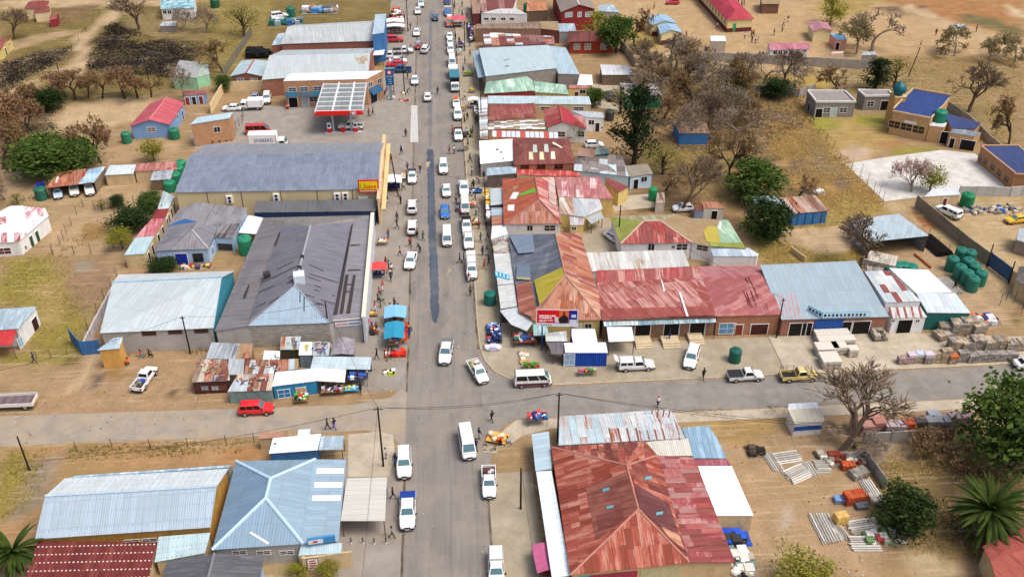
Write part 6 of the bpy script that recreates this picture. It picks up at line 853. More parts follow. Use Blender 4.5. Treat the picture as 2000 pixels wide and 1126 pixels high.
def mk_kind(k):
    S, C, wx, wr, panes, ex = SPEC[k]; L = []; hw = max(s[3] for s in S); x1 = S[-1][0]; x0 = ex[1] if ex[0] == 'bed' else S[0][0]
    add = lambda n, vf, m, par=None, loc=None, sm=False: (L.append((n, mesh(n, vf[0], vf[1], smooth=sm), m, par, loc)), len(L) - 1)[1]
    add('body', loft(S), 'paint'); (cv, pane) = cabin(*C); add('cab', cv, 'paint')
    add('windscreen', pane(0, 3, 7, 4, .07, .93), GLS); add('rear_window', pane(1, 2, 6, 5, .1, .9, .2, .85), GLD)
    for u0, u1 in panes: add('side_window', pane(0, 1, 5, 4, u0, u1), GLD); add('side_window', pane(3, 2, 6, 7, u0, u1), GLD)
    ty, ri = tyre(wr)
    for x in wx:
        for s in (-1, 1): i = add('wheel', ty, RUB, None, (x, s * (hw - .1), wr)); add('rim', ri, RIM, i, (0, 0, 0))
    zf = S[-1][2] - .12
    for s in (-1, 1):
        add('headlight', boxv(x1 - .12, x1 + .03, s * .52 - .17, s * .52 + .17, zf - .1, zf + .06), HL); add('taillight', boxv(x0 - .03, x0 + .06, s * (hw - .2) - .09, s * (hw - .2) + .09, .68, .92), TL); add('mirror', boxv(C[0] - .25, C[0] - .1, s * (hw + .08) - .09, s * (hw + .08) + .09, C[4], C[4] + .18), DKP)
    add('front_bumper', boxv(x1 - .1, x1 + .08, -hw * .86, hw * .86, .34, .52), DKP); add('rear_bumper', boxv(x0 - .08, x0 + .1, -hw * .9, hw * .9, .36, .54), DKP); add('grille', boxv(x1 - .06, x1 + .02, -.32, .32, zf - .1, zf + .05), DKP); add('number_plate', boxv(x0 - .1, x0 - .06, -.25, .25, .58, .7), PLATE); add('number_plate', boxv(x1 + .07, x1 + .1, -.25, .25, .4, .5), PLATE)
    if ex[0] == 'bed':
        a, b = ex[1], ex[2]; add('bed_floor', boxv(a + .05, b, -hw + .08, hw - .08, .42, .62), DKP)
        for s in (-1, 1): add('bed_side', boxv(a, b - .01, min(s * (hw - .09), s * hw), max(s * (hw - .09), s * hw), .45, 1.02), 'paint')
        add('tailgate', boxv(a - .01, a + .08, -hw + .1, hw - .1, .5, 1.01), 'paint'); add('bed_front', boxv(b - .07, b - .015, -hw + .1, hw - .1, .6, 1.04), 'paint')
    if ex[0] == 'cap':
        a, b = ex[1], ex[2]; (cv, pane) = cabin(b, b, a + .1, a, 1.0, 1.78, .83, .7); add('canopy_shell', cv, 'paint'); add('rear_window', pane(1, 2, 6, 5, .12, .88, .25, .85), GLD)
        for u0, u1 in ((.08, .46), (.52, .92)): add('canopy_window', pane(0, 1, 5, 4, u0, u1, .3, .8), GLD); add('canopy_window', pane(3, 2, 6, 7, u0, u1, .3, .8), GLD)
    KINDS[k] = (L, hw, ex)
for k in SPEC: mk_kind(k)
def vehicle(kind, label, px, py, ang, col='f1f1ef', cat=None, group=None, cover=None, stripe=None, cage=None, rack=None, gate=False, s=1.0, load=None, z=.8):
    L, hw, ex = KINDS[kind]; p = G(px, py, z); a = {'d': -90, 'u': 90, 'r': 0, 'l': 180}.get(ang, ang)
    if isinstance(a, tuple): q, r = G(a[0], a[1], z), G(a[2], a[3], z); a = math.degrees(math.atan2(r.y - q.y, r.x - q.x))
    nm = {'sedan': 'sedan', 'hatch': 'hatchback', 'suv': 'station_wagon', 'minibus': 'minibus', 'pickup': 'pickup_truck', 'dcab': 'pickup_truck', 'canopy': 'pickup_truck'}[kind]
    t = thing(nm, label, cat or {'sedan': 'car', 'hatch': 'car', 'suv': 'car', 'minibus': 'minibus'}.get(kind, 'pickup'), (p.x, p.y, .035), group, R(a)); t.scale = (s, s, s); M = paint(rnd.choice(['f1f1ef', 'e8e8e4', 'dededa', 'eeeeea']) if col == 'f1f1ef' else col); obs = []; s *= rnd.uniform(.97, 1.04); t.scale = (s, s, s)
    for n, me, m, par, loc in L:
        o = bpy.data.objects.new(n, me); COL.objects.link(o); o.parent = obs[par] if par is not None else t; mm = M if m == 'paint' else m
        if len(me.materials) == 0: me.materials.append(mm)
        o.material_slots[0].link = 'OBJECT'; o.material_slots[0].material = mm
        if loc: o.location = loc
        obs.append(o)
    def ad(n, vf, m): return put(n, mesh(n, *vf), m, t)
    if ex[0] == 'bed':
        a0, b0 = ex[1], ex[2]
        if cover: ad('bed_cover', boxv(a0 + .02, b0 - .08, -hw + .02, hw - .02, 1.022, 1.1), pm(cover, .12))
        if cage:
            T = [tube((x, y, 1.0), (x, y, 1.75), .03, .03, 5) for x in (a0 + .1, (a0 + b0) / 2, b0 - .1) for y in (-hw + .06, hw - .06)] + [tube((a0 + .1, y, zz), (b0 - .1, y, zz), .03, .03, 5) for y in (-hw + .06, hw - .06) for zz in (1.4, 1.75)] + [tube((x, -hw + .06, 1.75), (x, hw - .06, 1.75), .03, .03, 5) for x in (a0 + .1, b0 - .1)]; ad('cage', join(T), pm(cage))
    if stripe: ad('side_stripe', join([boxv(-2.2, 2.1, y0, y1, .48, .82) for y0, y1 in ((-hw - .012, -hw + .03), (hw - .03, hw + .012))]), pm(stripe))
    if rack: ad('roof_load', boxv(-1.0, .2, -.5, .5, SPEC[kind][1][5], SPEC[kind][1][5] + .3), pm(rack))
    if gate: V, F, uv = slab([(-2.42, -.7, 1.74), (-2.42, .7, 1.74), (-3.05, .72, 2.15), (-3.05, -.72, 2.15)], .05); ad('raised_tailgate', (V, F), M)
    if load:
        q = Vector((p.x, p.y, 0)); c, s_ = math.cos(R(a)), math.sin(R(a)); t2 = thing('load', 'goods loaded in the bed of the ' + load[0], 'load', (p.x, p.y, .66), None, R(a)); rr = random.Random(len(label))
        for k in range(9):
            x, y = rr.uniform(ex[1] + .35, ex[2] - .4), rr.uniform(-.5, .5); w, d_, h_ = rr.uniform(.15, .3), rr.uniform(.15, .3), rr.uniform(.2, .5); put('box' if k % 3 else 'sack', mesh('box', *join([boxv(x - w, x + w, y - d_, y + d_, 0, h_), boxv(x - w * .6, x + w * .6, y - d_ * .6, y + d_ * .6, h_, h_ + .08)])), pm(load[1][k % len(load[1])]), t2)
    return t
Q = 'vehicles in the main street'; W_ = 'f2f2f0'
vehicle('pickup', 'white pickup with dark bed parked by the shack with white tent, left kerb', 805, 343, 'd', cover='3a4350', group=Q); vehicle('suv', 'white station wagon seen from behind, upper one of two by the supermarket corner', 805, 402, 'u', group=Q); vehicle('suv', 'white wagon seen from behind with sunroof, lower of two by the left kerb', 805, 442, 'u', group=Q); vehicle('sedan', 'white sedan parked alone at the left kerb beside the grey workshop', 802, 507, -96, group=Q, s=1.05)
vehicle('suv', 'white wagon driving towards the camera just below the concrete drain strip', 866, 325, 'd', group=Q); vehicle('sedan', 'silver-white sedan between white wagon and blue hatchback in the road', 872, 370, 'd', 'e6e9ea', group=Q); vehicle('hatch', 'bright blue hatchback driving down the middle of the street', 869, 412, 'd', '1f6fc4', group=Q); vehicle('minibus', 'white minibus driving beside the fresh dark asphalt strip', 873, 462, 'd', group=Q)
vehicle('dcab', 'white double-cab parked at the right kerb beside the blue cloth stall', 906, 366, 'd', group=Q); vehicle('minibus', 'white minibus parked behind the double-cab at the right kerb', 908, 400, 'd', group=Q); vehicle('pickup', 'white pickup with black open bed at the right kerb', 911, 438, 'd', cover='1d1d20', group=Q); vehicle('dcab', 'white double-cab with dark badge in front of the black-bed pickup', 915, 468, 'd', group=Q); vehicle('canopy', 'white canopy pickup with raised tailgate, lowest at the right kerb', 921, 524, 'd', gate=True, group=Q, s=1.05); vehicle('pickup', 'white pickup with people around its bed by the red-framed glazing', 895, 261, 'd', cover='4a2f2c', group=Q)
vehicle('dcab', 'white double-cab with grey bed cover approaching the crossing', 871, 685, (874, 665, 868, 705), cover='6d7072', group=Q, s=1.03); vehicle('pickup', 'white pickup loaded with goods turning at the rounded corner', 933, 723, (920, 703, 944, 743), group=Q, load=('pickup at the rounded corner', ('6f9a4a', 'd9d6cc', '2f6fb0', 'c9b48a', '3a3a3c')))
vehicle('minibus', 'white and maroon minibus waiting in the side street', 1040, 741, 'r', stripe='6a1f33'); vehicle('canopy', 'white canopy pickup with open tailgate beside the blue container', 1242, 711, 'r', gate=True); vehicle('suv', 'white wagon nosed down the forecourt of the red shop row', 1351, 696, (1357, 678, 1346, 715)); vehicle('pickup', 'white pickup with black bed in the side street', 1456, 731, 'r', cover='2a2c30'); vehicle('pickup', 'cream yellow pickup with caged bed in the side street', 1560, 731, 'r', 'd9c27c', cage='4a443c'); vehicle('suv', 'bright red station wagon beside the patchwork shack', 500, 796, 'r', 'e01c24'); vehicle('pickup', 'white pickup with scrap in its bed parked on bare ground at the left', 282, 737, (272, 752, 294, 722), load=('white pickup on bare ground at the left', ('5a4a3c', '8a8a86', '2a50c0', 'a39a88')))
vehicle('suv', 'white wagon parked beside the utility pole at the lower left kerb', 789, 902, -88, group=Q, s=1.05); vehicle('minibus', 'long white minibus driving towards the camera at the crossing', 912, 864, (907, 838, 917, 890), group=Q, s=1.05); vehicle('dcab', 'white double-cab with blue bed cover parked at the lower left kerb', 796, 995, 'd', cover='1d3f8c', group=Q, s=1.05); vehicle('pickup', 'white pickup carrying a drum, parked at the lower right kerb', 955, 938, -92, group=Q, s=1.03, load=('pickup at the lower right kerb', ('5c2f2a', 'd9dbdc', '6a4a42'))); vehicle('canopy', 'white canopy pickup cut by the bottom edge of the photo', 969, 1108, -92, group=Q)
vehicle('sedan', 'white taxi with orange stripe driving away past the fuel station', 835, 187, 'u', group=Q, rack=None); vehicle('sedan', 'silver sedan parked near the blue fuel pylon', 810, 155, 'd', 'dfe3e6', group=Q); vehicle('minibus', 'white van parked at the right kerb by the large store', 883, 120, 'd', group=Q); vehicle('sedan', 'white sedan with orange roof load behind the dark truck', 891, 199, 'd', rack='e8662a', group=Q); vehicle('suv', 'white wagon parked below the orange-topped sedan', 894, 222, 'd', group=Q); vehicle('suv', 'white wagon, lowest of three white cars parked nose to tail near the store', 880, 96, 'd', group=Q); vehicle('hatch', 'white hatchback, middle of three white cars near the store', 879, 82, 'd', group=Q); vehicle('sedan', 'white sedan, topmost of three white cars near the store', 878, 70, 'd', group=Q)
vehicle('minibus', 'white minivan with red front beside the pink tent', 878, 43, 'd', 'e8683a', group=Q, rack='f0ece6'); vehicle('sedan', 'blue sedan parked above the pink tent', 874, 23, 'd', '2a6ab5', group=Q); vehicle('hatch', 'teal blue car driving at the top of the street', 850, 33, 'u', '2f6488', group=Q); vehicle('sedan', 'white sedan parked left of the road above the red loaded car', 814, 62, -94, group=Q); vehicle('sedan', 'white sedan near the top of the left kerb', 816, 20, 'd', group=Q); vehicle('suv', 'white wagon at the very top of the left kerb', 822, 6, 'd', group=Q); vehicle('suv', 'white wagon pulling out beside the red loaded car', 831, 95, 78, group=Q); vehicle('hatch', 'red hatchback with goods on its roof near the market awnings', 817, 88, 'u', 'c0484a', group=Q, rack='8fb4d0'); vehicle('suv', 'red wagon parked beside the tall blue-sided block', 769, 76, 0, 'd02636'); vehicle('pickup', 'white pickup facing the road among parked cars', 787, 98, 0, cover='2a2c30'); vehicle('pickup', 'white pickup backed towards the hall', 764, 108, 180, cover='2a2c30'); vehicle('sedan', 'white sedan hidden between pickup and red car', 777, 117, 0); vehicle('sedan', 'bright red sedan parked beside the blue pickup', 773, 124, 180, 'e0202c'); vehicle('dcab', 'dark blue double-cab parked behind the pylon sign', 782, 135, 180, '174f80')
vehicle('dcab', 'white double-cab fuelling under the canopy', 685, 245, 180); vehicle('minibus', 'red minibus parked on the fuel station forecourt', 503, 254, 0, 'c0302c', stripe='d06a2a'); vehicle('suv', 'white wagon parked in the yard beside the small truck', 521, 191, -85); vehicle('sedan', 'dusty blue car in the dark carport of the yard', 498, 187, 90, '8490b0'); vehicle('sedan', 'white sedan beside the cream yard wall', 453, 209, 180)
for lb, x, y in (('pale blue car, leftmost under the rusty carport', 112, 374), ('white car in the middle of the rusty carport', 144, 368), ('cream wagon, rightmost under the carport', 174, 367)): vehicle('sedan' if x == 112 else 'suv', lb, x, y, -70, 'b9d0dc' if x == 112 else 'e6e3da', s=.95)
vehicle('canopy', 'white and blue canopy pickup beside the mossy slanting wall', 1852, 412, (1874, 422, 1832, 402), 'e2e8ea'); vehicle('sedan', 'yellow car at the right edge', 1987, 426, 190, 'e0b41c'); vehicle('hatch', 'white car partly hidden behind the brown hipped roof', 1160, 281, 0); vehicle('hatch', 'white car parked under the large bare tree', 1334, 404, 180); vehicle('suv', 'dark wagon in the courtyard below the mint roofs', 1190, 186, 100, '34383c'); vehicle('hatch', 'red car at the top beside the schoolyard', 1314, 3, 180, 'd0283c'); vehicle('sedan', 'white car tail at the right edge of the side street', 2012, 708, 0); vehicle('sedan', 'white car parked beside the green roofed house', 1200, 462, -60, 'e6e8ec'); vehicle('sedan', 'dark blue car at the top edge of the street', 874, 1, 'd', '2a3a6a', group=Q); vehicle('suv', 'white van in the scrapyard at the top left', 545, 30, 20)
# trucks
def truck(name, label, px, py, ang, cabc, boxc, L=5.2, hb=2.3, parts=None, top=None, front=None, letters=None, z=1.3, s=1.0):
    p = G(px, py, z); t = thing(name, label, 'truck', (p.x, p.y, .035), None, R(ang)); t.scale = (s, s, s); ad = lambda n, vf, m, par=None: put(n, mesh(n, *vf), m, par or t); cm = paint(cabc); x1 = L / 2 + 1.9
    ad('cab', loft([(L / 2 + .1, .5, 1.5, .9), (L / 2 + .2, .45, 2.0, .95), (x1 - .5, .45, 2.0, .95), (x1 - .1, .45, 1.3, .93), (x1, .5, .95, .9)]), cm); V, F, uv = slab([(x1 - .45, -.82, 1.96), (x1 - .45, .82, 1.96), (x1 - .06, .84, 1.36), (x1 - .06, -.84, 1.36)], .03); ad('windscreen', ([Vector(v) + Vector((.05, 0, .03)) for v in V], F), GLS)
    for sd in (-1, 1): ad('side_window', boxv(L / 2 + .5, x1 - .6, min(sd * .93, sd * .965), max(sd * .93, sd * .965), 1.35, 1.85), GLD); ad('headlight', boxv(x1 - .05, x1 + .03, sd * .65 - .15, sd * .65 + .15, .62, .82), HL); ad('mirror', boxv(x1 - .5, x1 - .35, sd * 1.08 - .08, sd * 1.08 + .08, 1.4, 1.8), DKP)
    ad('front_bumper', boxv(x1 - .05, x1 + .1, -.9, .9, .4, .6), DKP); ad('chassis', boxv(-L / 2, x1 - .4, -.45, .45, .45, .75), DKP); ty, ri = tyre(.42, .26)
    for x in (-L / 2 + 1.1, L / 2 + .95):
        for sd in (-1, 1): o = ad('wheel', ty, RUB); o.location = (x, sd * .85, .42); ad('rim', ri, RIM, o)
    if hb > 1:
        bo = ad('cargo_box', boxv(-L / 2, L / 2, -1.08, 1.08, .8, .8 + hb), pm(boxc, .06))
        for x in (-L / 2 + .04, L / 2 - .04): ad('box_rim', join([boxv(x - .05, x + .05, y - .05, y + .05, .78, .84 + hb) for y in (-1.08, 1.08)]), pm('9a9c9e'), bo)
        if top: ad('tarpaulin', boxv(-L / 2 - .03, L / 2 + .03, -1.12, 1.12, .8 + hb - .25, .86 + hb), pm(top, .12), bo)
        if front: ad('box_front', boxv(L / 2, L / 2 + .03, -1.05, 1.05, .85, .5 + hb), pm(front), bo)
        if letters: ORG[t.name] = Vector((0, 0, 0)); text_part(t, letters, Vector((-L / 2 + 1.2, -1.085, 1.75)), Vector((1, 0, 0)), Vector((0, 0, 1)), .75, pm('2a5fa8'), bo, width=L - 1.9)
    else:
        ad('deck', boxv(-L / 2, L / 2, -1.1, 1.1, .78, .92), pm('7c6a6c', .2, 3))
        for i in range(9): ad('deck_plank', boxv(-L / 2 + .05 + i * (L - .1) / 9, -L / 2 + (i + 1) * (L - .1) / 9, -1.05, 1.05, .921, .94 + .006 * (i % 2)), pm('75666a' if i % 2 else '685a5e', .25, 3))
        for n, vf in (('drop_side', boxv(-L / 2, L / 2, -1.16, -1.1, .8, 1.35)), ('drop_side', boxv(-L / 2, L / 2, 1.1, 1.16, .8, 1.35)), ('tailboard', boxv(-L / 2 - .06, -L / 2, -1.1, 1.1, .8, 1.35)), ('headboard', boxv(L / 2, L / 2 + .06, -1.1, 1.1, .8, 1.6))): ad(n, vf, pm('e2e0d8', .08))
        ad('tail_lamp_bar', boxv(-L / 2 - .1, -L / 2 - .06, -1.0, 1.0, .6, .75), pm('d8a030'))
    return t
truck('lorry', 'dark lorry with teal tarpaulin top parked at the right kerb', 888, 158, -90, 'f0f0ee', '3c4a50', L=4.6, hb=2.3, top='3f7a8c', front='101214'); truck('lorry', 'small white box lorry in the yard left of the fuel station', 499, 203, 180, 'f0f0ee', 'efefec', L=3.2, hb=1.6, z=1.2); truck('lorry', 'white box lorry with blue letters behind the supermarket roof', 514, 273, 0, 'f0f0ee', 'f0f0ee', L=5.6, hb=2.5, letters='ENSBERG', z=1.8); truck('flatbed_lorry', 'white drop-side flatbed lorry cut by the left edge', 26, 782, 180, 'f0f0ee', 'f0f0ee', L=5.6, hb=.5, z=1.0); truck('lorry', 'white van-bodied lorry behind the teal topped lorry', 885, 137, -90, 'f0f0ee', 'efefec', L=2.6, hb=1.4)
# ---------------------------------------------------------------- people
def skinned(J, E, root=0):
    me = bpy.data.meshes.new('figure'); me.from_pydata([j[:3] for j in J], E, []); o = bpy.data.objects.new('figure', me); COL.objects.link(o); m = o.modifiers.new('skin', 'SKIN'); m.use_smooth_shade = True
    for v, j in zip(me.skin_vertices[0].data, J): v.radius = (j[3], j[4] if len(j) > 4 else j[3])
    me.skin_vertices[0].data[root].use_root = True; o.modifiers.new('sub', 'SUBSURF').levels = 1
    out = bpy.data.meshes.new_from_object(o.evaluated_get(bpy.context.evaluated_depsgraph_get())); COL.objects.unlink(o); bpy.data.objects.remove(o); return out
def figure(pose):
    # facing +y; pelvis first
    hip, sh = .95, 1.4; lean = 0
    legs = {'stand': [((.09, 0, .9), (.1, .03, .5), (.1, -.02, .09), (.1, .13, .04)), ((-.09, 0, .9), (-.1, .03, .5), (-.1, -.02, .09), (-.1, .13, .04))], 'walk': [((.09, 0, .9), (.1, .2, .52), (.1, .3, .1), (.1, .44, .06)), ((-.09, 0, .9), (-.1, -.05, .5), (-.1, -.34, .14), (-.1, -.22, .05))], 'sit': [((.1, 0, .42), (.16, .38, .44), (.17, .42, .09), (.17, .55, .04)), ((-.1, 0, .42), (-.16, .38, .44), (-.17, .42, .09), (-.17, .55, .04))], 'bend': [((.1, 0, .9), (.13, .04, .5), (.13, -.02, .09), (.13, .13, .04)), ((-.1, 0, .9), (-.13, .04, .5), (-.13, -.02, .09), (-.13, .13, .04))]}[pose]
    pz = .48 if pose == 'sit' else .95; dirv = Vector((0, .82, .57)) if pose == 'bend' else Vector((0, .12, 1)).normalized() if pose == 'sit' else Vector((0, .03, 1)).normalized(); p0 = Vector((0, 0, pz)); T = lambda h: tuple(p0 + dirv * h)
    J = [(*T(0), .13, .1), (*T(.22), .13, .095), (*T(.42), .17, .1), (*T(.53), .06), (*T(.6), .055), (*T(.7), .088, .1), (*T(.79), .06)]; E = [(0, 1), (1, 2), (2, 3), (3, 4), (4, 5), (5, 6)]; ch = Vector(T(.45)); zone = []
    arms = {'stand': [(.05, -.24, .04), (.06, -.47, .12)], 'walk': [(.06, -.24, -.1), (.05, -.44, .05)], 'sit': [(.06, -.22, .1), (-.02, -.3, .33)], 'bend': [(.04, -.25, .12), (.0, -.5, .25)]}[pose]
    for s in (1, -1):
        k = len(J); sw = -1 if pose == 'walk' and s < 0 else 1; J += [(*(ch + Vector((s * .19, 0, -.01))), .06)] + [(*(ch + Vector((s * (.19 + a[0]), a[2] * sw, a[1]))), r) for a, r in zip(arms, (.046, .036))]; h = Vector(J[-1][:3]); J += [(*(h + Vector((0, .03 * sw, -.09))), .042, .022), (*(h + Vector((0, .05 * sw, -.17))), .03, .016), (*(h + Vector((-s * .05, .04 * sw, -.09))), .016)]; E += [(2, k), (k, k + 1), (k + 1, k + 2), (k + 2, k + 3), (k + 3, k + 4), (k + 3, k + 5)]
    for a in legs:
        k = len(J); J += [(*a[0], .1), (*a[1], .068), (*a[2], .048), (*a[3], .045, .035)]; E += [(0, k), (k, k + 1), (k + 1, k + 2), (k + 2, k + 3)]
    me = skinned(J, E); Jv = [Vector(j[:3]) for j in J]; kind = [1, 1, 1, 0, 0, 0, 0] + [1, 1, 0, 0, 0, 0] * 2 + [2, 2, 3, 3] * 2; kind[0] = 2
    for _ in range(4): me.materials.append(None)
    for p in me.polygons:
        c = p.center; best = min(((c - (Jv[a] + (Jv[b] - Jv[a]) * t)).length - .3 * J[a][3], kind[a] if t < .5 else kind[b]) for a, b in E for t in (0, .25, .5, .75, 1)); p.material_index = best[1]; p.use_smooth = True
    hd = Vector(T(.72)); V, F = lathe([(.1, -.02), (.115, .04), (.1, .09), (.04, .13)], 10, hd - Vector((0, .015, 0))); hair = mesh('hair', V, F, smooth=True); return me, hair
FIG = {k: figure(k) for k in ('stand', 'walk', 'sit', 'bend')}
SKIN = pm('4a2f22', .1); HAIR = pm('161210', .1); SHOE = pm('2a2420')
def person(label, px, py, shirt, trou, pose='stand', ang=None, group=None, hat=None, s=1.0, ground=0.0):
    """px,py = feet"""
    p = G(px, py, ground); t = thing('person', label, 'person', (p.x, p.y, ground + (.035 if -16 < p.x < 3.4 and ground == 0 else .105 if 3.4 <= p.x < 46 and p.y > 104 and ground == 0 else .0)), group, R(rnd.uniform(0, 360) if ang is None else ang)); k = s * rnd.uniform(.98, 1.07) * 1.06; t.scale = (k, k, k); me, hair = FIG[pose]
    o = bpy.data.objects.new('body', me); COL.objects.link(o); o.parent = t
    for sl, m in zip(o.material_slots, (SKIN, pm(shirt, .12), pm(trou, .12), SHOE)): sl.link = 'OBJECT'; sl.material = m
    h = put('hat' if hat else 'hair', hair, HAIR, t); h.material_slots[0].link = 'OBJECT'; h.material_slots[0].material = pm(hat) if hat else HAIR
    if hat: h.scale = (1.15, 1.15, 1.03)
    return t
PL = 'people in the main street'
for a in (
 ('person in dark clothes crossing the road near the lorry', 855, 185, '2a2a2e', '26262a', 'walk', 20), ('person in black beside the silver sedan near the pylon', 796, 155, '1c1c20', '1c1c20', 'stand'), ('person in dark red walking on the forecourt', 721, 228, '8a2a30', '2a2428', 'walk'), ('person in black with white bag on the forecourt', 729, 226, '1a1a1c', '2c2c30', 'walk'), ('person in black beside the concrete drain strip', 793, 268, '1d1d20', '3a3a3c', 'stand'), ('person in navy walking left of the street near the supermarket', 784, 302, '1d2a6a', '1d2450', 'walk'), ('person with yellow vest beside the pickup with dark bed', 821, 338, '1c1c1c', '2a2a2c', 'walk', None, None, 'e0b820'), ('person in tan walking in the road near the grey trolley', 878, 301, '9a7a70', '8a6a60', 'walk'), ('person in white shirt walking in the road near the grey trolley', 887, 301, 'e6e6e4', '1c1c20', 'stand'), ('person in black by the supermarket corner', 783, 399, '1a1a1c', '1c1c20', 'stand'), ('person in grey and black walking between the driving cars', 891, 398, '8a8482', '1f1c1e', 'walk'), ('person in bright pink beside the white minibus', 899, 424, 'd0407a', '3a2a30', 'stand'), ('person in white crouching beside the minibus', 895, 412, 'dcdcd8', '6a5a50', 'sit'), ('person in black walking near the manhole, left pavement', 776, 447, '17171a', '1a1a1c', 'walk'), ('person in red with white sack, left of the street', 801, 482, 'c8282c', '2a2426', 'walk'), ('person in black bending beside the white sedan', 821, 494, '1b1718', '2a2224', 'bend'), ('person in grey walking in the left lane below the wagons', 827, 470, '5a5a5c', '2a2a2e', 'walk'), ('person with brown jacket behind the parked wagon', 815, 465, '6a4a3a', '2c2420', 'stand'),
 ('person in black, left of two walking by the canopy pickup', 898, 514, '1a1a1d', '1c1c20', 'walk', -90), ('person in blue, right of two walking by the canopy pickup', 906, 513, '23308a', '1f2240', 'walk', -90), ('person in navy with white cap walking on the left pavement', 764, 549, '25304a', '1f2430', 'walk', 200, None, 'e8e8e4'), ('person with turquoise top on the left pavement', 760, 527, '2fa0b0', '3a3036', 'stand'), ('person in dark red beside the turquoise one', 754, 521, '8a2a2a', '2a2426', 'stand'), ('person in black walking past the tarpaulin stall', 737, 702, '161618', '18181a', 'walk', 90), ('person in black dancing pose at the crossing corner', 961, 823, '151517', '151517', 'walk', 40), ('person in navy beside the long white minibus', 936, 858, '1f2440', 'b9b9c0', 'stand'), ('person in dark blue at the minibus door', 930, 878, '1d2450', '22222c', 'stand'), ('person in white shirt sitting on the corner pavement', 990, 868, 'e6e6e6', '5a6a86', 'sit'), ('person in black lying beside the white shirted one', 977, 872, '2a1f1c', '1c1a1c', 'sit'), ('person in black walking beside the striped canopy', 768, 974, '18181a', '1a1a1c', 'walk', -70), ('person in grey near the lower left kerb', 766, 1050, '8a8688', '1a1a1c', 'walk', -90), ('person in white by the utility pole', 754, 896, 'e6e6e4', '8a8a8c', 'stand'), ('person in blue jeans leaning on the parked wagon', 773, 908, '2a2a30', '2a6a8a', 'stand'),
 ('person with dark red top walking in the dirt side street', 641, 838, '7a2428', '1c1a1c', 'walk'), ('person with purple skirt and bags in the dirt side street', 654, 838, '2a2024', '6a3ad0', 'walk'), ('person in blue and white at the white house gate', 68, 709, '2a3a8a', '1c2040', 'walk', -80), ('person in red sitting against the warehouse wall', 275, 698, 'd02a30', '5aa0b0', 'sit', -90), ('person in black sitting beside the one in red', 292, 697, '1c1a1c', '2a2a30', 'sit', -90), ('person with orange and teal wrap at the ochre hut', 252, 714, 'e0642a', '3a3a40', 'sit'), ('person in black walking in the side street by the pale pickup', 1373, 740, '17171a', '151517', 'walk', 200), ('person in white with orange cap in the side street', 1285, 794, 'e9e9ea', '2a2a2e', 'walk', 0, None, 'e0502a'), ('person in dark blue in the doorway of the red shop row', 1307, 662, '2a2a3a', '2a4a9a', 'stand', -90, None, None, 1, .46), ('person in black working beside the concrete posts', 1863, 566, '161618', '18181a', 'walk'), ('person in navy standing behind the white and maroon minibus', 1006, 745, '20242e', '2a5a9a', 'stand'), ('person in blue top beside the right kerb van', 899, 92 + 0, '2a6a9a', '1f2a3a', 'stand'), ('person in purple shopping by the green vegetable stall', 905, 144, '3a2a8a', '3a2a6a', 'walk'), ('person in dark clothes on the right pavement near the store awning', 908, 126, '1f1f22', '2c2c30', 'stand'), ('person in black on the right pavement below the wagon', 913, 236, '1a1a1d', '1a1a1c', 'walk'), ('person in orange beside the bed of the pickup', 884, 262, 'e06a2a', '3a3a40', 'stand'), ('person in white and black on the right pavement by the slat awning', 907, 196, 'dcdcda', '1c1c20', 'walk')):
    lb, x, y, sh, tr = a[:5]; person(lb, x, y, sh, tr, *(a[5:7] if len(a) > 5 else ()), group=PL if 730 < x < 960 else None, hat=a[8] if len(a) > 8 else None, ground=a[10] if len(a) > 10 else 0.0)
cl = ['2a2a2e', '8a2a30', '2a3a7a', 'dcdcd8', '1c1c20', '5a3a6a', '3a6a5a', 'b08a3a', '6a5a50', 'c04a5a']
def crowd(L, label, group, poses=('stand', 'walk')):
    N_ = ('first second third fourth fifth sixth seventh eighth ninth tenth eleventh twelfth'.split()); M_ = len(L)
    rk = {q: i for i, q in enumerate(sorted(range(M_), key=lambda q: L[q]))}
    for i, (x, y) in enumerate(L): person(label + (', %s from the left' % N_[rk[i]] if rk[i] < (M_ + 1) // 2 or rk[i] < 5 else ', %s from the right' % N_[M_ - 1 - rk[i]] if M_ - 1 - rk[i] < 10 else ''), x, y, cl[int(i * 3 + x) % 10], cl[(i * 7 + 4) % 5], poses[i % len(poses)], group=group)
crowd([(1277, 18), (1400, 57), (1456, 70), (1454, 77), (1468, 84), (1471, 72), (1475, 84), (1480, 85), (1467, 72), (1511, 70), (1527, 63), (1530, 52), (1538, 44), (1340, 74), (1346, 92), (1353, 91), (1364, 90), (1366, 95), (1448, 13), (1453, 12), (1442, 8)], 'small distant pupil standing on the sandy schoolyard', 'pupils in the schoolyard'); crowd([(1378, 100), (1384, 103), (1391, 104), (1396, 106), (1483, 110), (1490, 111)], 'pupil sitting low beside the long grey school wall', 'pupils by the school wall', ('sit',)); crowd([(1763, 65), (1827, 70), (1796, 95), (1828, 92), (1836, 107), (1840, 107), (1845, 108), (1850, 108), (1906, 63), (1714, 30)], 'tiny distant person on the sandy playing field', 'people on the playing field')
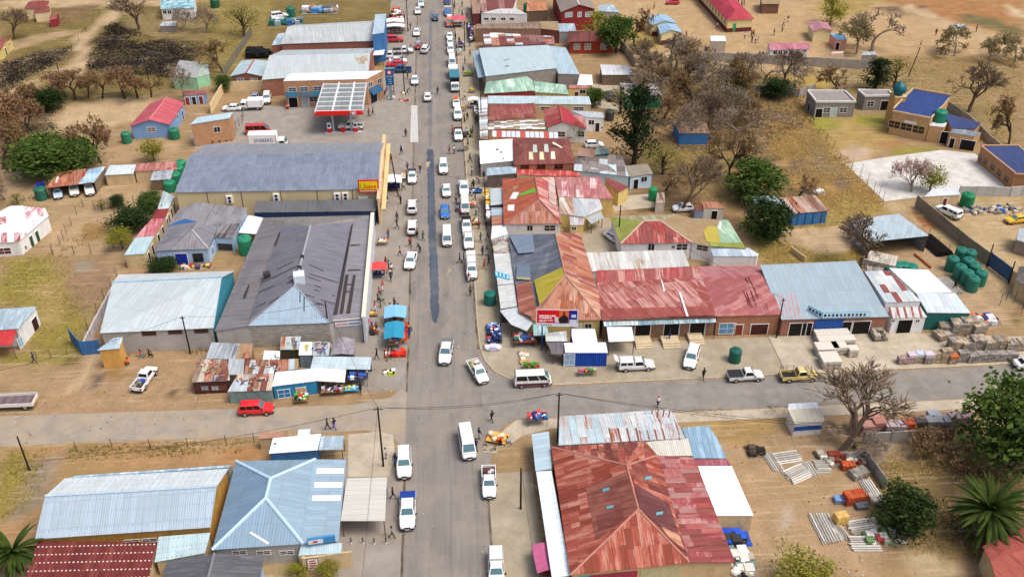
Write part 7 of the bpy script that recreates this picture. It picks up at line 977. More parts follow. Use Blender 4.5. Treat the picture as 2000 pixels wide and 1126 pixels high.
crowd([(741, 66), (802, 58), (803, 100), (797, 110), (888, 12), (903, 15), (888, 20), (897, 32), (903, 34), (912, 36), (890, 78), (897, 86), (905, 100), (918, 112), (912, 58), (916, 75), (918, 92), (823, 12), (790, 40)], 'small figure among the far stalls at the top of the street', 'shoppers at the top of the street'); crowd([(746, 180), (752, 188), (764, 190), (770, 186), (757, 178), (796, 184)], 'vendor or shopper in the huddle below the pylon sign', 'huddle below the pylon sign', ('stand', 'sit', 'bend')); crowd([(902, 268), (908, 270), (914, 274), (921, 268), (924, 262)], 'shopper around the fruit tables beside the white pickup', 'shoppers at the fruit tables', ('stand', 'bend')); crowd([(757, 306), (764, 318), (760, 312), (796, 335), (795, 352), (788, 372), (752, 384), (757, 398)], 'person in the crowd outside the supermarket front', 'people outside the supermarket'); crowd([(925, 364), (935, 360), (922, 384), (924, 402), (930, 420), (945, 352), (948, 385)], 'vendor beside the cloth tables at the right kerb', 'vendors at the right kerb', ('sit', 'bend', 'stand')); crowd([(950, 450), (953, 470), (952, 500), (955, 520), (951, 410), (951, 425)], 'customer under the awnings of the right pavement', 'customers under the awnings'); crowd([(738, 590), (743, 600), (733, 608), (740, 575), (727, 640), (736, 650)], 'seated vendor along the grey workshop wall', 'vendors along the workshop wall', ('sit', 'bend', 'stand')); crowd([(763, 612), (771, 610), (779, 612), (798, 645), (800, 660), (765, 690)], 'vendor around the blue tarpaulin stall', 'vendors at the tarpaulin stall', ('stand', 'sit')); crowd([(632, 752), (655, 760), (668, 764), (705, 768)], 'seller among the clothes tables beside the shacks', 'clothes sellers beside the shacks')
crowd([(912 + (k * 37) % 34 + (470 - y) * -.02, y) for k, y in enumerate(range(240, 600, 26))], 'pedestrian on the right pavement between stalls', 'right pavement pedestrians'); crowd([(747 + (k * 23) % 40, y) for k, y in enumerate(range(330, 720, 34))], 'pedestrian on the left pavement', 'left pavement pedestrians')
# ---------------------------------------------------------------- trees and plants
def grow(rr, H, LS=1.15, levels=5, kids=(3, 4), spread=.55, up=.25, trunk=.28, r0=.22, leaf=None, lsize=.35, lper=5, flat=0.0, twr=.022, wob=.25):
    T, C, LF = [], [], []; lsize *= LS; twr *= 1.15; r0 *= .9; lper = round(lper * 1.6)
    def leafq(p, s):
        n = Vector((rr.gauss(0, 1), rr.gauss(0, 1), rr.gauss(.4, 1))).normalized(); u = n.orthogonal().normalized() * s; w = n.cross(u) * rr.uniform(.5, .9); LF.append(([p - u * .6 - w * .3, p + u * .2 - w * .5, p + u * .7 + w * .1, p - u * .1 + w * .5], [[0, 1, 2, 3]]))
    def rec(p, d, L, r, lv):
        k = 3 if lv < 2 else 2; q = p
        for i in range(k):
            d = (d + Vector((rr.gauss(0, wob), rr.gauss(0, wob), rr.gauss(0, wob * .6))) * .5).normalized(); n = q + d * (L / k); ra, rb = r * (1 - .35 * i / k), r * (1 - .35 * (i + 1) / k)
            (T if lv < 3 else C).append(tube(q, n, max(ra, twr), max(rb, twr * .7), 5 if lv < 2 else 3)); q = n
            if leaf and lv >= levels - 2:
                for _ in range(lper): leafq(q + Vector((rr.gauss(0, .3), rr.gauss(0, .3), rr.gauss(0, .22))) * (lsize * 2.2), lsize * rr.uniform(.6, 1.3))
        if lv < levels:
            for i in range(rr.randint(*kids)):
                a = rr.uniform(0, 6.283); s = spread * rr.uniform(.6, 1.3); o = d.orthogonal().normalized(); o2 = d.cross(o); nd = (d + (o * math.cos(a) + o2 * math.sin(a)) * s * 1.3 + Vector((0, 0, up))).normalized(); nd.z *= (1 - flat * (lv >= 2)); nd.normalize(); rec(p.lerp(q, rr.uniform(.55, 1)) if i else q, nd, L * rr.uniform(.62, .84), r * .58, lv + 1)
    rec(Vector((0, 0, -.1)), Vector((rr.gauss(0, .12), rr.gauss(0, .12), 1)).normalized(), H * trunk, r0, 0)
    return join(T), join(C + LF), len(C)
BARK, BARKD, BARKG = pm('6f5d4c', .3, 4, .95), pm('46382e', .3, 4, .95), pm('8d8070', .3, 4, .95)
TW = leafm(['75634f', '8f7c66', 'a3907a'], 'twigs'); TWD = leafm(['4a3a30', '66523f', '7a6450'], 'twigs')
KT = {  # kind: builder arguments, bark, crown colours
 'bare': (dict(levels=5, kids=(3, 4), up=.18, twr=.026), BARK, TW), 'bare2': (dict(levels=6, kids=(2, 4), up=.1, spread=.7, trunk=.22, twr=.024), BARKG, leafm(['857563', 'a0907c', 'b3a48f'], 'twigs')),
 'rust': (dict(levels=4, kids=(3, 4), spread=.6, leaf=1, lsize=.24, lper=2, up=.1), BARKD, leafm(['6e5238', '84664a', '98795a', '7d6a52'])), 'brown': (dict(levels=4, kids=(3, 4), spread=.75, leaf=1, lsize=.2, lper=2, up=.05), BARKD, leafm(['6a553c', '866c4c', '977e58', '786645'])),
 'green': ({}, BARKD, leafm(['2a3d1c', '435c26', '5e7532', '78863f'])), 'dark': ({}, BARKD, leafm(['182612', '26391a', '394f22', '4d602e'])), 'lime': ({}, BARK, leafm(['6a6a22', '85842c', '9c983a', '767a2c'])), 'olive': ({}, BARKD, leafm(['4f5228', '6e6c34', '8a8444', '5c5a30'])), 'acacia': (dict(levels=5, kids=(3, 4), spread=.8, leaf=1, lsize=.17, lper=1, up=.02, flat=.55, trunk=.3), BARKG, leafm(['6e6540', '8a7f55', '9c9068', '75704a'])), 'conifer': ({}, BARKD, leafm(['101c0e', '1a2c14', '283f1c', '39501f'])), 'blossom': (dict(levels=5, kids=(3, 4), leaf=1, lsize=.14, lper=1, up=.2), BARKG, leafm(['8a7468', 'c9aaa0', 'e6d6cc']))}
def clumpy(rr, n=26, per=75, leaf=.055, ex=.42, z0=.3, rc=.11, taper=0.0):
    """crown of leaf clumps with gaps between them, limbs reaching into each clump; height 1"""
    T = [tube((0, 0, -.02), (rr.gauss(0, .02), rr.gauss(0, .02), z0 + .25), .035, .022, 6)]; L = []
    for i in range(n):
        z = z0 + (1 - z0) * rr.random() ** .8; f = math.sqrt(max(.04, 1 - ((z - z0 - (1 - z0) * .42) / ((1 - z0) * .6)) ** 2)) * (1 - taper * (z - z0) / (1 - z0)); a = rr.uniform(0, 6.283); r = ex * f * rr.uniform(.35, 1.08); c = Vector((r * math.cos(a), r * math.sin(a), min(z, .93))); T.append(tube((0, 0, max(z0 * .6, c.z * .55)), c, .012, .005, 4)); q = rc * rr.uniform(.7, 1.25)
        for _ in range(per):
            p = c + Vector((rr.gauss(0, q), rr.gauss(0, q), rr.gauss(0, q * .6))); nn = Vector((rr.gauss(0, 1), rr.gauss(0, 1), rr.gauss(.5, 1))).normalized(); u = nn.orthogonal().normalized() * leaf * rr.uniform(.5, 1.2); w = nn.cross(u) * rr.uniform(.4, .8); L.append(([p - u * .6 - w * .3, p + u * .2 - w * .5, p + u * .7 + w * .1, p - u * .1 + w * .5], [[0, 1, 2, 3]]))
    return join(T), join(L), 0
CL = {'green': dict(n=40, per=115, leaf=.062, z0=.22), 'dark': dict(n=42, per=100, leaf=.06, z0=.14, ex=.48), 'lime': dict(n=26, per=75, z0=.22), 'olive': dict(n=22, per=40, z0=.22, leaf=.045), 'conifer': dict(n=52, per=62, ex=.3, z0=.1, rc=.06, leaf=.035, taper=.55)}
PROTO = {}
def norm(vf, zs):
    V, F = vf; return [Vector(v) * zs for v in V], F
for k, (a, bk, cr) in KT.items():
    for v in range(3 if k in ('bare', 'brown', 'rust') else 2):
        g_ = random.Random(sum(map(ord, k)) + v * 31); t, c, _ = clumpy(g_, **CL[k]) if k in CL else grow(g_, 8, **a); top = max(p.z for p in c[0]); PROTO[k, v] = (mesh('trunk', *norm(t, 1 / top)), mesh('crown', *norm(c, 1 / top)), bk, cr)
        w = sorted(math.hypot(p.x, p.y) for p in c[0])[int(len(c[0]) * .93)] / top; PROTO[k, v] += (w,)
def tree(kind, label, px, py, h, w=None, group=None, name='tree', v=None, z=0):
    p = G(px, py); h *= 1.12; w = w * 1.12 if w else w; v = rnd.randrange(3 if kind in ('bare', 'brown', 'rust') else 2) if v is None else v; tm, cm, bk, cr, w0 = PROTO[kind, v]; t = thing(name, label, 'tree' if name == 'tree' else 'shrub', (p.x, p.y, z), group, rnd.uniform(0, 6.28)); s = (w / 2 / (h * w0)) if w else 1; t.scale = (h * s, h * s, h); put('trunk', tm, bk, t); put('crown', cm, cr, t); return t
for a in (('bare', 'large bare tree standing over the brick stacks at the lower right', 1640, 884, 10, 15), ('bare', 'bare tree in front of the big grey steel shed', 1690, 520, 8.5, 9), ('bare', 'spreading bare tree beside the whitewashed outhouse', 1332, 412, 11, 11), ('brown', 'dark trunked dry tree above the bright green tree', 1424, 368, 10, 9), ('bare2', 'pale bare tree in front of the blue walled shed', 1349, 278, 8, 7), ('bare', 'bare tree right behind the blue walled shed', 1383, 264, 8, 8), ('conifer', 'tall dark evergreen in the middle of the back gardens', 1237, 322, 15, 7.5), ('green', 'bright green round tree above the pale blue outbuilding', 1472, 388, 7.5, 9), ('dark', 'dark green tree beside the long blue shed', 1494, 462, 6.5, 8), ('lime', 'yellow-green bush in the thicket below the school wall', 1434, 196, 4.5, 7),
 ('acacia', 'wide flat-topped thorn tree at the edge of the schoolyard', 1672, 106, 9, 12), ('bare2', 'grey leafless thorn tree right of the flat-topped one', 1704, 100, 9, 11), ('lime', 'yellow-green tree at the top of the schoolyard', 1621, 50, 7.5, 7), ('acacia', 'leaning thorn tree on the playing field', 1864, 110, 6.5, 9), ('acacia', 'small thorn tree right of the leaning one', 1930, 122, 6, 7), ('acacia', 'thorn tree at the far right of the playing field', 1983, 120, 6, 9), ('bare', 'thick-trunked bare tree right of the prayer hall', 1892, 218, 11, 11), ('brown', 'dry tree beyond the classroom block at the right edge', 1970, 282, 9, 8), ('brown', 'brown feathery tree above the flat grey house', 1634, 182, 6.5, 8), ('conifer', 'dark green tree behind the second flat grey house', 1707, 178, 7, 6), ('olive', 'olive tree right of the dark green one', 1745, 170, 6.5, 7), ('blossom', 'leafless tree with white blossom in the concrete yard', 1780, 374, 6, 7), ('lime', 'green half of the blossom tree clump in the concrete yard', 1816, 374, 5, 5), ('green', 'big dense green tree at the right edge by the side street', 1962, 905, 11, 11), ('dark', 'rounded green tree beside the low block wall', 1760, 1028, 5, 6.2), ('lime', 'sparse yellowish tree at the bottom right', 1556, 1152, 5, 6), ('brown', 'tangled leafless brown bush against the brown brick wall', 1842, 880, 3.4, 8), ('bare2', 'tangle of cut branches at the foot of the large bare tree', 1668, 872, 2.6, 7),
 ('green', 'wide green tree, left half of the clump by the carport', 92, 340, 7, 11), ('green', 'wide green tree, right half of the clump by the carport', 140, 338, 6.5, 10), ('rust', 'reddish dry tree standing alone above the carport', 197, 318, 9, 8.5), ('lime', 'small yellow-green tree left of the tan brick block', 302, 314, 4.5, 4.5), ('bare', 'bare tree in the upper left corner', 28, 76, 8, 9), ('bare', 'massive bare tree at the top of the sandy path', 272, 58, 9, 11), ('bare2', 'thin bare tree in front of the white teal-roofed house', 358, 62, 6, 5), ('bare2', 'leaning bare tree right of the white teal-roofed house', 404, 64, 6.5, 6), ('olive', 'olive green tree left of the scrapyard', 478, 72, 7.5, 9), ('brown', 'dry tree beside the grey paling fence', 436, 142, 7, 9), ('green', 'small green tree beside the brick house', 438, 178, 4, 3.5), ('bare2', 'bare tree in front of the mint green ruin', 361, 190, 7, 7), ('dark', 'dark bush left of the row of rented rooms', 264, 446, 4, 6.5, None, 'bush'), ('lime', 'yellow-green bush at the end of the row of rented rooms', 240, 486, 3.6, 4.5, None, 'bush'), ('dark', 'small round bush in the kraal yard', 232, 404, 2.4, 2.6, None, 'bush'), ('olive', 'low bush left of the round one in the kraal yard', 200, 410, 2, 3.2, None, 'bush'), ('green', 'bush beside the maroon roof of the rented rooms', 297, 412, 3.6, 3.8, None, 'bush'), ('dark', 'flowering bush in front of the light blue house', 318, 528, 2, 4.5, None, 'bush'), ('olive', 'small pale bush above the red-striped white roof', 35, 398, 2, 2.8, None, 'bush'),
 ('lime', 'yellow-green tree beside the tall brick house at the top', 1166, 80, 7, 7), ('green', 'green tree hanging over the red-orange house', 1203, 104, 9, 7.5), ('rust', 'yellowish bare tree right of the green one', 1238, 92, 9, 7), ('green', 'clipped green tree beside the small courtyard', 1161, 208, 4.5, 3.6), ('olive', 'grey-green spiky tree left of the tall evergreen', 1212, 222, 6, 5), ('olive', 'grey spiky shrub in front of the white red-gabled house', 1122, 276, 4, 4.5), ('olive', 'green-yellow bush right of the light blue cottage', 1295, 340, 6, 7), ('brown', 'brown bush above the privy', 1300, 372, 3.5, 6), ('brown', 'scrubby tree by the rubbish heap on the slope', 1560, 385, 4, 6), ('dark', 'dark shrub clump above the compound wall', 1515, 190, 4.5, 6), ('lime', 'small bush at the beige garden wall', 585, 1122, 1.6, 2.2, None, 'bush'), ('lime', 'small bush right of the framed poster', 642, 1124, 1.8, 2.4, None, 'bush')):
    tree(a[0], a[1], a[2], a[3], a[4], a[5], a[6] if len(a) > 6 else None, a[7] if len(a) > 7 else 'tree')
ORDN = 'first second third fourth fifth sixth seventh eighth ninth tenth eleventh twelfth thirteenth'.split()
for k, (x, y, h, kd) in enumerate(((118, 196, 6, 'rust'), (146, 196, 6.5, 'rust'), (173, 192, 6, 'rust'), (200, 192, 6.5, 'brown'), (244, 193, 6.5, 'rust'), (269, 191, 6.5, 'rust'), (296, 190, 5, 'brown'))): tree(kd, 'reddish dry tree in the hedge row above the sandy yard, %s from the left' % ORDN[k], x, y, h, h * 1.1, 'reddish hedge row')
for k, (x, y, h, kd) in enumerate(((8, 330, 8, 'brown'), (22, 262, 8, 'rust'), (35, 300, 8, 'rust'), (48, 225, 6, 'brown'), (66, 262, 8, 'rust'), (80, 222, 6, 'brown'), (98, 215, 5, 'dark'), (10, 390, 5, 'bare'))): tree(kd, 'brown leafed tree in the thicket at the left edge, %s from the left' % ORDN[k], x, y, h, h * 1.25, 'left edge thicket')
for k, (x, y, h) in enumerate(((1268, 158, 9), (1288, 196, 8), (1306, 150, 9), (1330, 176, 8), (1352, 206, 8), (1378, 178, 8), (1392, 226, 7), (1412, 172, 7), (1428, 240, 8), (1450, 196, 7), (1470, 226, 6), (1492, 170, 7), (1530, 168, 8))): tree(('bare', 'brown', 'bare2')[k % 3], 'leafless thicket tree below the schoolyard wall, %s from the left' % ORDN[k], x, y, h, h * 1.05, 'thicket below the schoolyard')
for k, (x, y, h) in enumerate(((1258, 205, 7), (1276, 178, 8), (1296, 232, 6), (1318, 140, 8), (1342, 160, 7), (1366, 150, 8), (1390, 196, 8), (1402, 256, 8), (1420, 204, 8), (1438, 282, 7), (1456, 168, 7), (1480, 250, 6), (1548, 182, 6))): tree(('bare2', 'bare', 'brown')[k % 3], 'leafless tree in the tangle around the blue shed, %s from the left' % ORDN[k], x, y, h, h * 1.25, 'tangle around the blue shed')
def palm(label, px, py, h, r, n=60, z=0):
    p = G(px, py); t = thing('palm', label, 'palm', (p.x, p.y, 0)); T = [tube((0, 0, -.1), (0, 0, h * .6), .38, .42, 9), tube((0, 0, h * .6), (0, 0, h), .42, .3, 9)]; put('trunk', mesh('trunk', *join(T)), BARKD, t); rr = random.Random(int(px)); m = leafm(['1c2c10', '2f4418', '485a22', '6a6c34'])
    for i in range(n):
        a = rr.uniform(0, 6.283); el = rr.uniform(-.35, 1.35); L = r * rr.uniform(.8, 1.1); S = []; q = Vector((0, 0, h)); d = Vector((math.cos(a) * math.cos(el), math.sin(a) * math.cos(el), math.sin(el))); V, F = [], []; sd = Vector((-math.sin(a), math.cos(a), 0))
        for j in range(7):
            f = j / 6; w = .42 * math.sin(.35 + f * 2.6) * (.5 + rr.random() * .2); V += [q + sd * w - Vector((0, 0, w * .35)), q, q - sd * w - Vector((0, 0, w * .35))]; d = (d - Vector((0, 0, .16))).normalized(); q = q + d * (L / 6)
        for j in range(6): k = j * 3; F += [[k, k + 1, k + 4, k + 3], [k + 1, k + 2, k + 5, k + 4]]
        put('frond', mesh('frond', V, F), m, t)
palm('large palm with spreading fronds at the lower right', 1915, 1048, 4.2, 5.0, 120); palm('palm cut by the lower left edge beside the hall', 40, 1112, 3.0, 3.6, 70)
PATHS = [P2(q) for q in ([(226, 12), (172, 56), (142, 74), (148, 112), (118, 160), (145, 165), (172, 112), (177, 72), (216, 42), (250, 18)], [(0, 85), (60, 72), (140, 58), (150, 66), (60, 88), (0, 104)], [(1520, 455), (1640, 440), (1680, 455), (1640, 500), (1590, 490), (1530, 470)])]
def scatter(name, label, zones, n, cols, size, hgt, blades=3, seed=1):
    rr = random.Random(seed); V, F = [], []
    for L, w in zones:
        pl = P2(L); lo, hi = pl.min(0), pl.max(0); pts = np.array([[rr.uniform(lo[0], hi[0]), rr.uniform(lo[1], hi[1])] for _ in range(int(n * w * 1.8))]); ins = sdist(pts, pl)
        AV = np.maximum.reduce([sdist(pts, q) for q in PATHS])
        for i_, ((x, y), s) in enumerate(zip(pts, ins)):
            if AV[i_] > -.5 or s < rr.uniform(-1, 1.5) or noise.noise(Vector((x * .18, y * .18, seed))) < rr.uniform(-.5, .35): continue
            for _ in range(blades): a = rr.uniform(0, 6.283); l = size * rr.uniform(.5, 1.3); k = len(V); c, s_ = math.cos(a), math.sin(a); o = Vector((x + rr.gauss(0, size * .6), y + rr.gauss(0, size * .6), 0)); V += [o + Vector((-s_ * l * .4, c * l * .4, 0)), o + Vector((s_ * l * .4, -c * l * .4, 0)), o + Vector((c * l * .7, s_ * l * .7, hgt * rr.uniform(.5, 1.2)))]; F.append([k, k + 1, k + 2])
    o = put(name, mesh(name, V, F), leafm(cols, name)); tag(o, label, 'grass', kind='stuff')
scatter('dry_grass', 'golden dry grass covering the slope and yards on the right', [([(1480, 190), (1560, 190), (1735, 405), (1640, 425), (1500, 290)], 1.6), ([(1240, 250), (1480, 250), (1640, 430), (1350, 400)], .8), ([(1450, 428), (1700, 420), (1690, 510), (1490, 515)], .6), ([(1700, 110), (2000, 110), (2000, 300), (1760, 190)], 1.0), ([(1380, 125), (1640, 135), (1560, 180), (1300, 170)], .6), ([(1700, 860), (2000, 880), (2000, 1090), (1780, 1080)], .4)], 5000, ['967a48', 'b09252', 'c2a468', 'a48c5a', '988862'], .26, .16)
scatter('field_grass', 'short yellow-green grass in the fields on the left', [([(0, 505), (110, 495), (195, 570), (150, 690), (60, 690), (0, 590)], .5), ([(0, 30), (420, 20), (480, 100), (400, 150), (150, 150), (0, 190)], 1.3), ([(380, 0), (540, 0), (500, 100), (430, 140)], .5), ([(0, 880), (90, 880), (60, 1000), (0, 1010)], .15)], 7000, ['847838', '958a44', 'a89a52', '8a7c46'], .22, .14, seed=2)
scatter('burnt_scrub', 'charred black scrub on the burnt slope', [([(215, 42), (163, 135), (330, 152), (400, 95), (300, 78)], 1.0), ([(0, 125), (145, 90), (95, 132), (0, 185)], .5)], 4200, ['1c1714', '2b2421', '40362f', '56483c'], .4, .3, seed=3)
scatter('thicket_scrub', 'grey-brown undergrowth below the schoolyard wall', [([(1250, 150), (1560, 160), (1600, 230), (1480, 300), (1260, 290)], 1.2), ([(0, 190), (130, 170), (110, 250), (0, 350)], .7)], 3000, ['6e5d46', '806f56', '91806a', '786d4a'], .42, .4, seed=4)
scatter('weeds', 'weeds and tufts along yard edges and fences', [([(140, 872), (460, 862), (470, 885), (140, 892)], .25), ([(100, 495), (260, 395), (270, 405), (120, 505)], .2), ([(1340, 800), (1540, 798), (1530, 812), (1345, 815)], .15), ([(200, 685), (420, 680), (420, 690), (200, 696)], .1), ([(1780, 440), (1900, 530), (1890, 540), (1770, 450)], .2), ([(1300, 125), (1740, 142), (1740, 150), (1300, 134)], .35), ([(0, 395), (100, 330), (340, 318), (340, 326), (0, 410)], .3)], 3000, ['6a6430', '857a3c', '968448', '5c5628'], .22, .2, seed=8)
# ---------------------------------------------------------------- tanks, poles, cables, stalls, stacks
def lift(p): return .105 if 3.5 < p.x < 46 and p.y > 104.2 else .105 if 46 <= p.x and 104.2 < p.y < 110 else .03
def tank(label, px, py, r=1.0, h=2.1, c='2f7a5c', group='water tanks', z=None, name='water_tank'):
    p = G(px, py, z or 0); p.z = lift(p) if z is None else z; t = thing(name, label, 'tank', p, group); V, F = lathe([(r, 0), (r, h * .3), (r * 1.02, h * .31), (r, h * .33), (r, h * .6), (r * 1.02, h * .61), (r, h * .63), (r, h * .86), (r * .8, h * .96), (r * .3, h), (.02, h)], 18, p); part(t, 'shell', V, F, pm(c, .1, rough=.45), smooth=False); V, F = lathe([(r * .28, h * .98), (r * .28, h * 1.04), (r * .2, h * 1.06)], 10, p); part(t, 'lid', V, F, pm(c, .2))
for a in (('green tank left of the light blue pink-roofed house', 249, 278, 1.0, 2.3), ('green tank at the right corner of the pink-roofed house', 342, 270, 1.1, 2.2), ('dark green tank at the left end of the carport', 83, 388, 1.1, 2.3, '2a6650'), ('big green tank under the white shelter roof', 482, 494, 1.2, 3.2, '2f8a66'), ('green tank standing at the right kerb by the ribbed white awning', 957, 593, .95, 2.1, '1f6a5c'), ('dark green tank beside the brick shop with blue window', 1434, 705, .88, 2.1, '1f5c50'), ('green tank beside the gatehouse', 1886, 402, 1.2, 2.6, '1f7a50'), ('green tank beside the crimson roofed school block', 1430, 60, 1.3, 2.6, '2fa066'), ('slim green drum behind the privy', 1274, 390, .8, 2.4, '2a9058'), ('dark green tank at the top of the back yards', 1029, 24, 1.0, 2.4, '1f6a4c'), ('dark green tank in the field at the top', 421, 14, 1.3, 2.4, '24583f'), ('green tank in the scrapyard', 569, 32, 1.2, 2.6, '2a6a58'), ('white capped dark tank behind the small white house', 1190, 234, 1.0, 2.2, '3a4040')): tank(*a)
tank('green tank on the tan brick tank stand', 1834, 236, 1.3, 2.4, '1f7a60', z=3.65)
for k, (x, y) in enumerate(((334, 372), (344, 356), (350, 343), (355, 332))): tank('green tank in the row beside the supermarket, %s from the camera' % ORDN[k], x, y, 1.1, 2.0, '2a8a62')
for k, (x, y) in enumerate(((1856, 527), (1873, 510), (1886, 530), (1871, 543), (1885, 554), (1898, 540), (1911, 555), (1896, 566), (1890, 514))): tank('green tank in the builders yard cluster, %s from the left' % ORDN[sorted((1856, 1873, 1886, 1871, 1885, 1898, 1911, 1896, 1890)).index(x)], x, y, .98, 2.5, '28705f')
for k, (x, y) in enumerate(((1737, 532), (1751, 527), (1765, 527), (1779, 530))): tank('low green tank behind the gleaming white shed, %s from the left' % ORDN[k], x, y, .95, 1.3, '1f7a66')
for k, (x, y) in enumerate(((72, 374), (76, 366), (84, 364), (74, 382))): tank('blue drum beside the carport, %s of four' % ORDN[k], x, y, .32, .95, '1c3fd0', 'blue drums', name='drum')
POLE = pm('30261f', .25, 3, .9); TOPS = {}
def pole(key, label, px, py, h, lean=(0, 0), arm=0, r=.13):
    p = G(px, py); p.z = lift(p) if abs(p.x) < 60 else 0; t = thing('utility_pole', label, 'pole', p, 'utility poles'); top = p + Vector((lean[0], lean[1], h)); V, F = tube(p, top, r, r * .72, 8); part(t, 'shaft', V, F, POLE)
    if arm: V, F = tube(top + Vector((-arm, 0, -.3)), top + Vector((arm, 0, -.3)), .06, .06, 6); part(t, 'crossarm', V, F, POLE); [part(t, 'insulator', *tube(top + Vector((s * arm * .9, 0, -.28)), top + Vector((s * arm * .9, 0, -.1)), .06, .04, 6), pm('d9d6cc')) for s in (-1, 1)]
    else: part(t, 'cap', *tube(top, top + Vector((0, 0, .1)), r * .8, .05, 6), POLE)
    TOPS[key] = top; return t
for a in (('a', 'tall pole on the paved corner at the lower left of the crossing', 749, 910, 9.5, (0, 0), .7), ('b', 'pole rising in front of the rust-streaked silver roof', 1089, 862, 8, (0, 0), .5), ('c', 'short dark pole with stone base on the lower right roadside', 1017, 993, 6.5), ('d', 'leaning pole outside the supermarket front', 778, 384, 8.5, (-.8, 0)), ('e', 'pole against the grey warehouse wall', 372, 690, 6.5, (0, 0), .4), ('f', 'pole at the corner of the grey workshop behind the scaly hut', 645, 668, 7), ('g', 'pole between red brick shop and blue-grey roof', 1516, 660, 7, (0, 0), .4), ('h', 'lamp pole beside the blue fuel pylon', 790, 180, 8.5, (0, 0), 1.2), ('i', 'pole among the far stalls on the left kerb', 797, 62, 8.5, (0, 0), .6), ('j', 'pole on the right pavement by the cloth stalls', 948, 428, 7), ('k', 'pole on the right pavement by the large store', 908, 100, 7.5), ('l', 'pole behind the slat awning', 940, 245, 7), ('m', 'pole beside the yard of the lime green roof', 1207, 478, 7.5), ('n', 'pole in the reddish hedge row', 128, 190, 8), ('o', 'pole right of the reddish hedge row', 297, 186, 7), ('p', 'leaning pole below the schoolyard field', 1774, 150, 7, (1.2, 0)), ('q', 'tall gate post pole at the slanting wall', 1927, 520, 4.2), ('r', 'rusty pole at the right end of the slanting wall gate', 1969, 552, 4), ('s', 'pole at the left edge of the lower left fence', 58, 918, 5.5)): pole(*a)
WIRE = pm('2c2a2a', .1)
def cable(label, A, B_, sag=.8, r=.022):
    V, F = [], []; n = 14; L = [A.lerp(B_, i / n) - Vector((0, 0, sag * 4 * (i / n) * (1 - i / n))) for i in range(n + 1)]; V, F = join([tube(p, q, r, r, 4) for p, q in zip(L, L[1:])]); c = (A + B_) / 2; t = put('power_cable', mesh('power_cable', V, F), WIRE); tag(t, label, 'cable', 'overhead cables')
for a, b_, lb in (('a', 'b', 'upper cable over the crossing between the two tall poles'), ('e', 'f', 'cable along the workshop eaves'), ('a', 'f', 'cable from the crossing pole to the workshop corner'), ('m', 'g', 'cable above the red shop roof'), ('l', 'j', 'cable along the right pavement awnings'), ('h', 'i', 'cable along the top of the left kerb'), ('h', 'k', 'cable crossing the street near the lorry'), ('d', 'j', 'cable crossing the street near the supermarket')): cable(lb, TOPS[a], TOPS[b_])
o7 = Vector((0, .6, -.5)); cable('lower cable over the crossing', TOPS['a'] + o7, TOPS['b'] + o7, 1.1); cable('cable leaving the crossing pole to the left edge', TOPS['a'], G(-60, 908, 5), 1.5); cable('cable over the side street to the right edge', TOPS['b'], G(2050, 842, 6.5), 1.6); cable('second cable over the side street to the right edge', TOPS['b'] + o7, G(2050, 846, 6), 1.9); cable('cable running down the left roadside past the striped canopy', TOPS['a'], Vector((-10.5, 50, 8)), .5); cable('cable running down the right roadside', TOPS['c'], Vector((7.5, 50, 8)), .5); cable('cable from the warehouse pole to the left edge', TOPS['e'], G(-40, 730, 5), .8)
def stall(label, px, py, w, d, rot=0, h=.75, top='8a6a4a', canopy=None, ch=2.1, goods=None, gl=None, n=14, gs=.16, name='market_stall', group='street stalls'):
    p = G(px, py); p.z = lift(p); t = thing(name, label, 'stall', p, group, R(rot)); ad = lambda nn, vf, m: put(nn, mesh(nn, *vf), m, t)
    if h > .3:
        ad('table_top', boxv(-w / 2, w / 2, -d / 2, d / 2, h - .05, h), pm(top, .2))
        for x in (-1, 1):
            for y in (-1, 1): ad('leg', boxv(x * (w / 2 - .08) - .03, x * (w / 2 - .08) + .03, y * (d / 2 - .08) - .03, y * (d / 2 - .08) + .03, 0, h - .05), pm('5a4434'))
    else: ad('ground_cloth', boxv(-w / 2, w / 2, -d / 2, d / 2, 0, .03), pm(top, .25)); ad('crate', boxv(-w / 2, -w / 2 + .4, d / 2, d / 2 + .35, 0, .3), pm('8a6f4a')); h = .03
    if canopy:
        W, D = w / 2 + .35, d / 2 + .35
        for x in (-1, 1):
            for y in (-1, 1): ad('post', boxv(x * W - .03, x * W + .03, y * D - .03, y * D + .03, 0, ch), pm('6a5a4a'))
        V = []; F = []; m = 6
        for i in range(m + 1):
            for j in range(m + 1): x, y = -1 + 2 * i / m, -1 + 2 * j / m; V.append(Vector((x * (W + .1), y * (D + .1), ch + .32 * (1 - abs(x)) - .12 * math.sin(3.1 * (j / m)) * (1 - x * x)))); 
        F = [[i * (m + 1) + j, (i + 1) * (m + 1) + j, (i + 1) * (m + 1) + j + 1, i * (m + 1) + j + 1] for i in range(m) for j in range(m)]; V2 = V + [v - Vector((0, 0, .04)) for v in V]; k = len(V); ad('canopy_cloth', (V2, F + [[q + k for q in reversed(f)] for f in F]), pm(canopy, .15, 2))
    if goods:
        rr = random.Random(int(px * 7 + py)); g = thing('goods', gl or 'goods heaped on the ' + label, 'goods', (p.x, p.y, p.z + h + .005), None, R(rot))
        for i in range(int(n * 1.5)):
            x, y = rr.uniform(-w / 2 + gs, w / 2 - gs), rr.uniform(-d / 2 + gs, d / 2 - gs); s = gs * rr.uniform(.7, 1.4); c = pm(rr.choice(goods), .15)
            if i % 3 == 0: vf = boxv(x - s, x + s, y - s, y + s, 0, s * 1.6); put('box', mesh('box', *vf), c, g)
            else: vf = lathe([(s * .5, 0), (s, s * .5), (s * .85, s * 1.1), (s * .2, s * 1.4)], 7, (x, y, 0)); put('bundle', mesh('bundle', *vf), c, g)
    return t
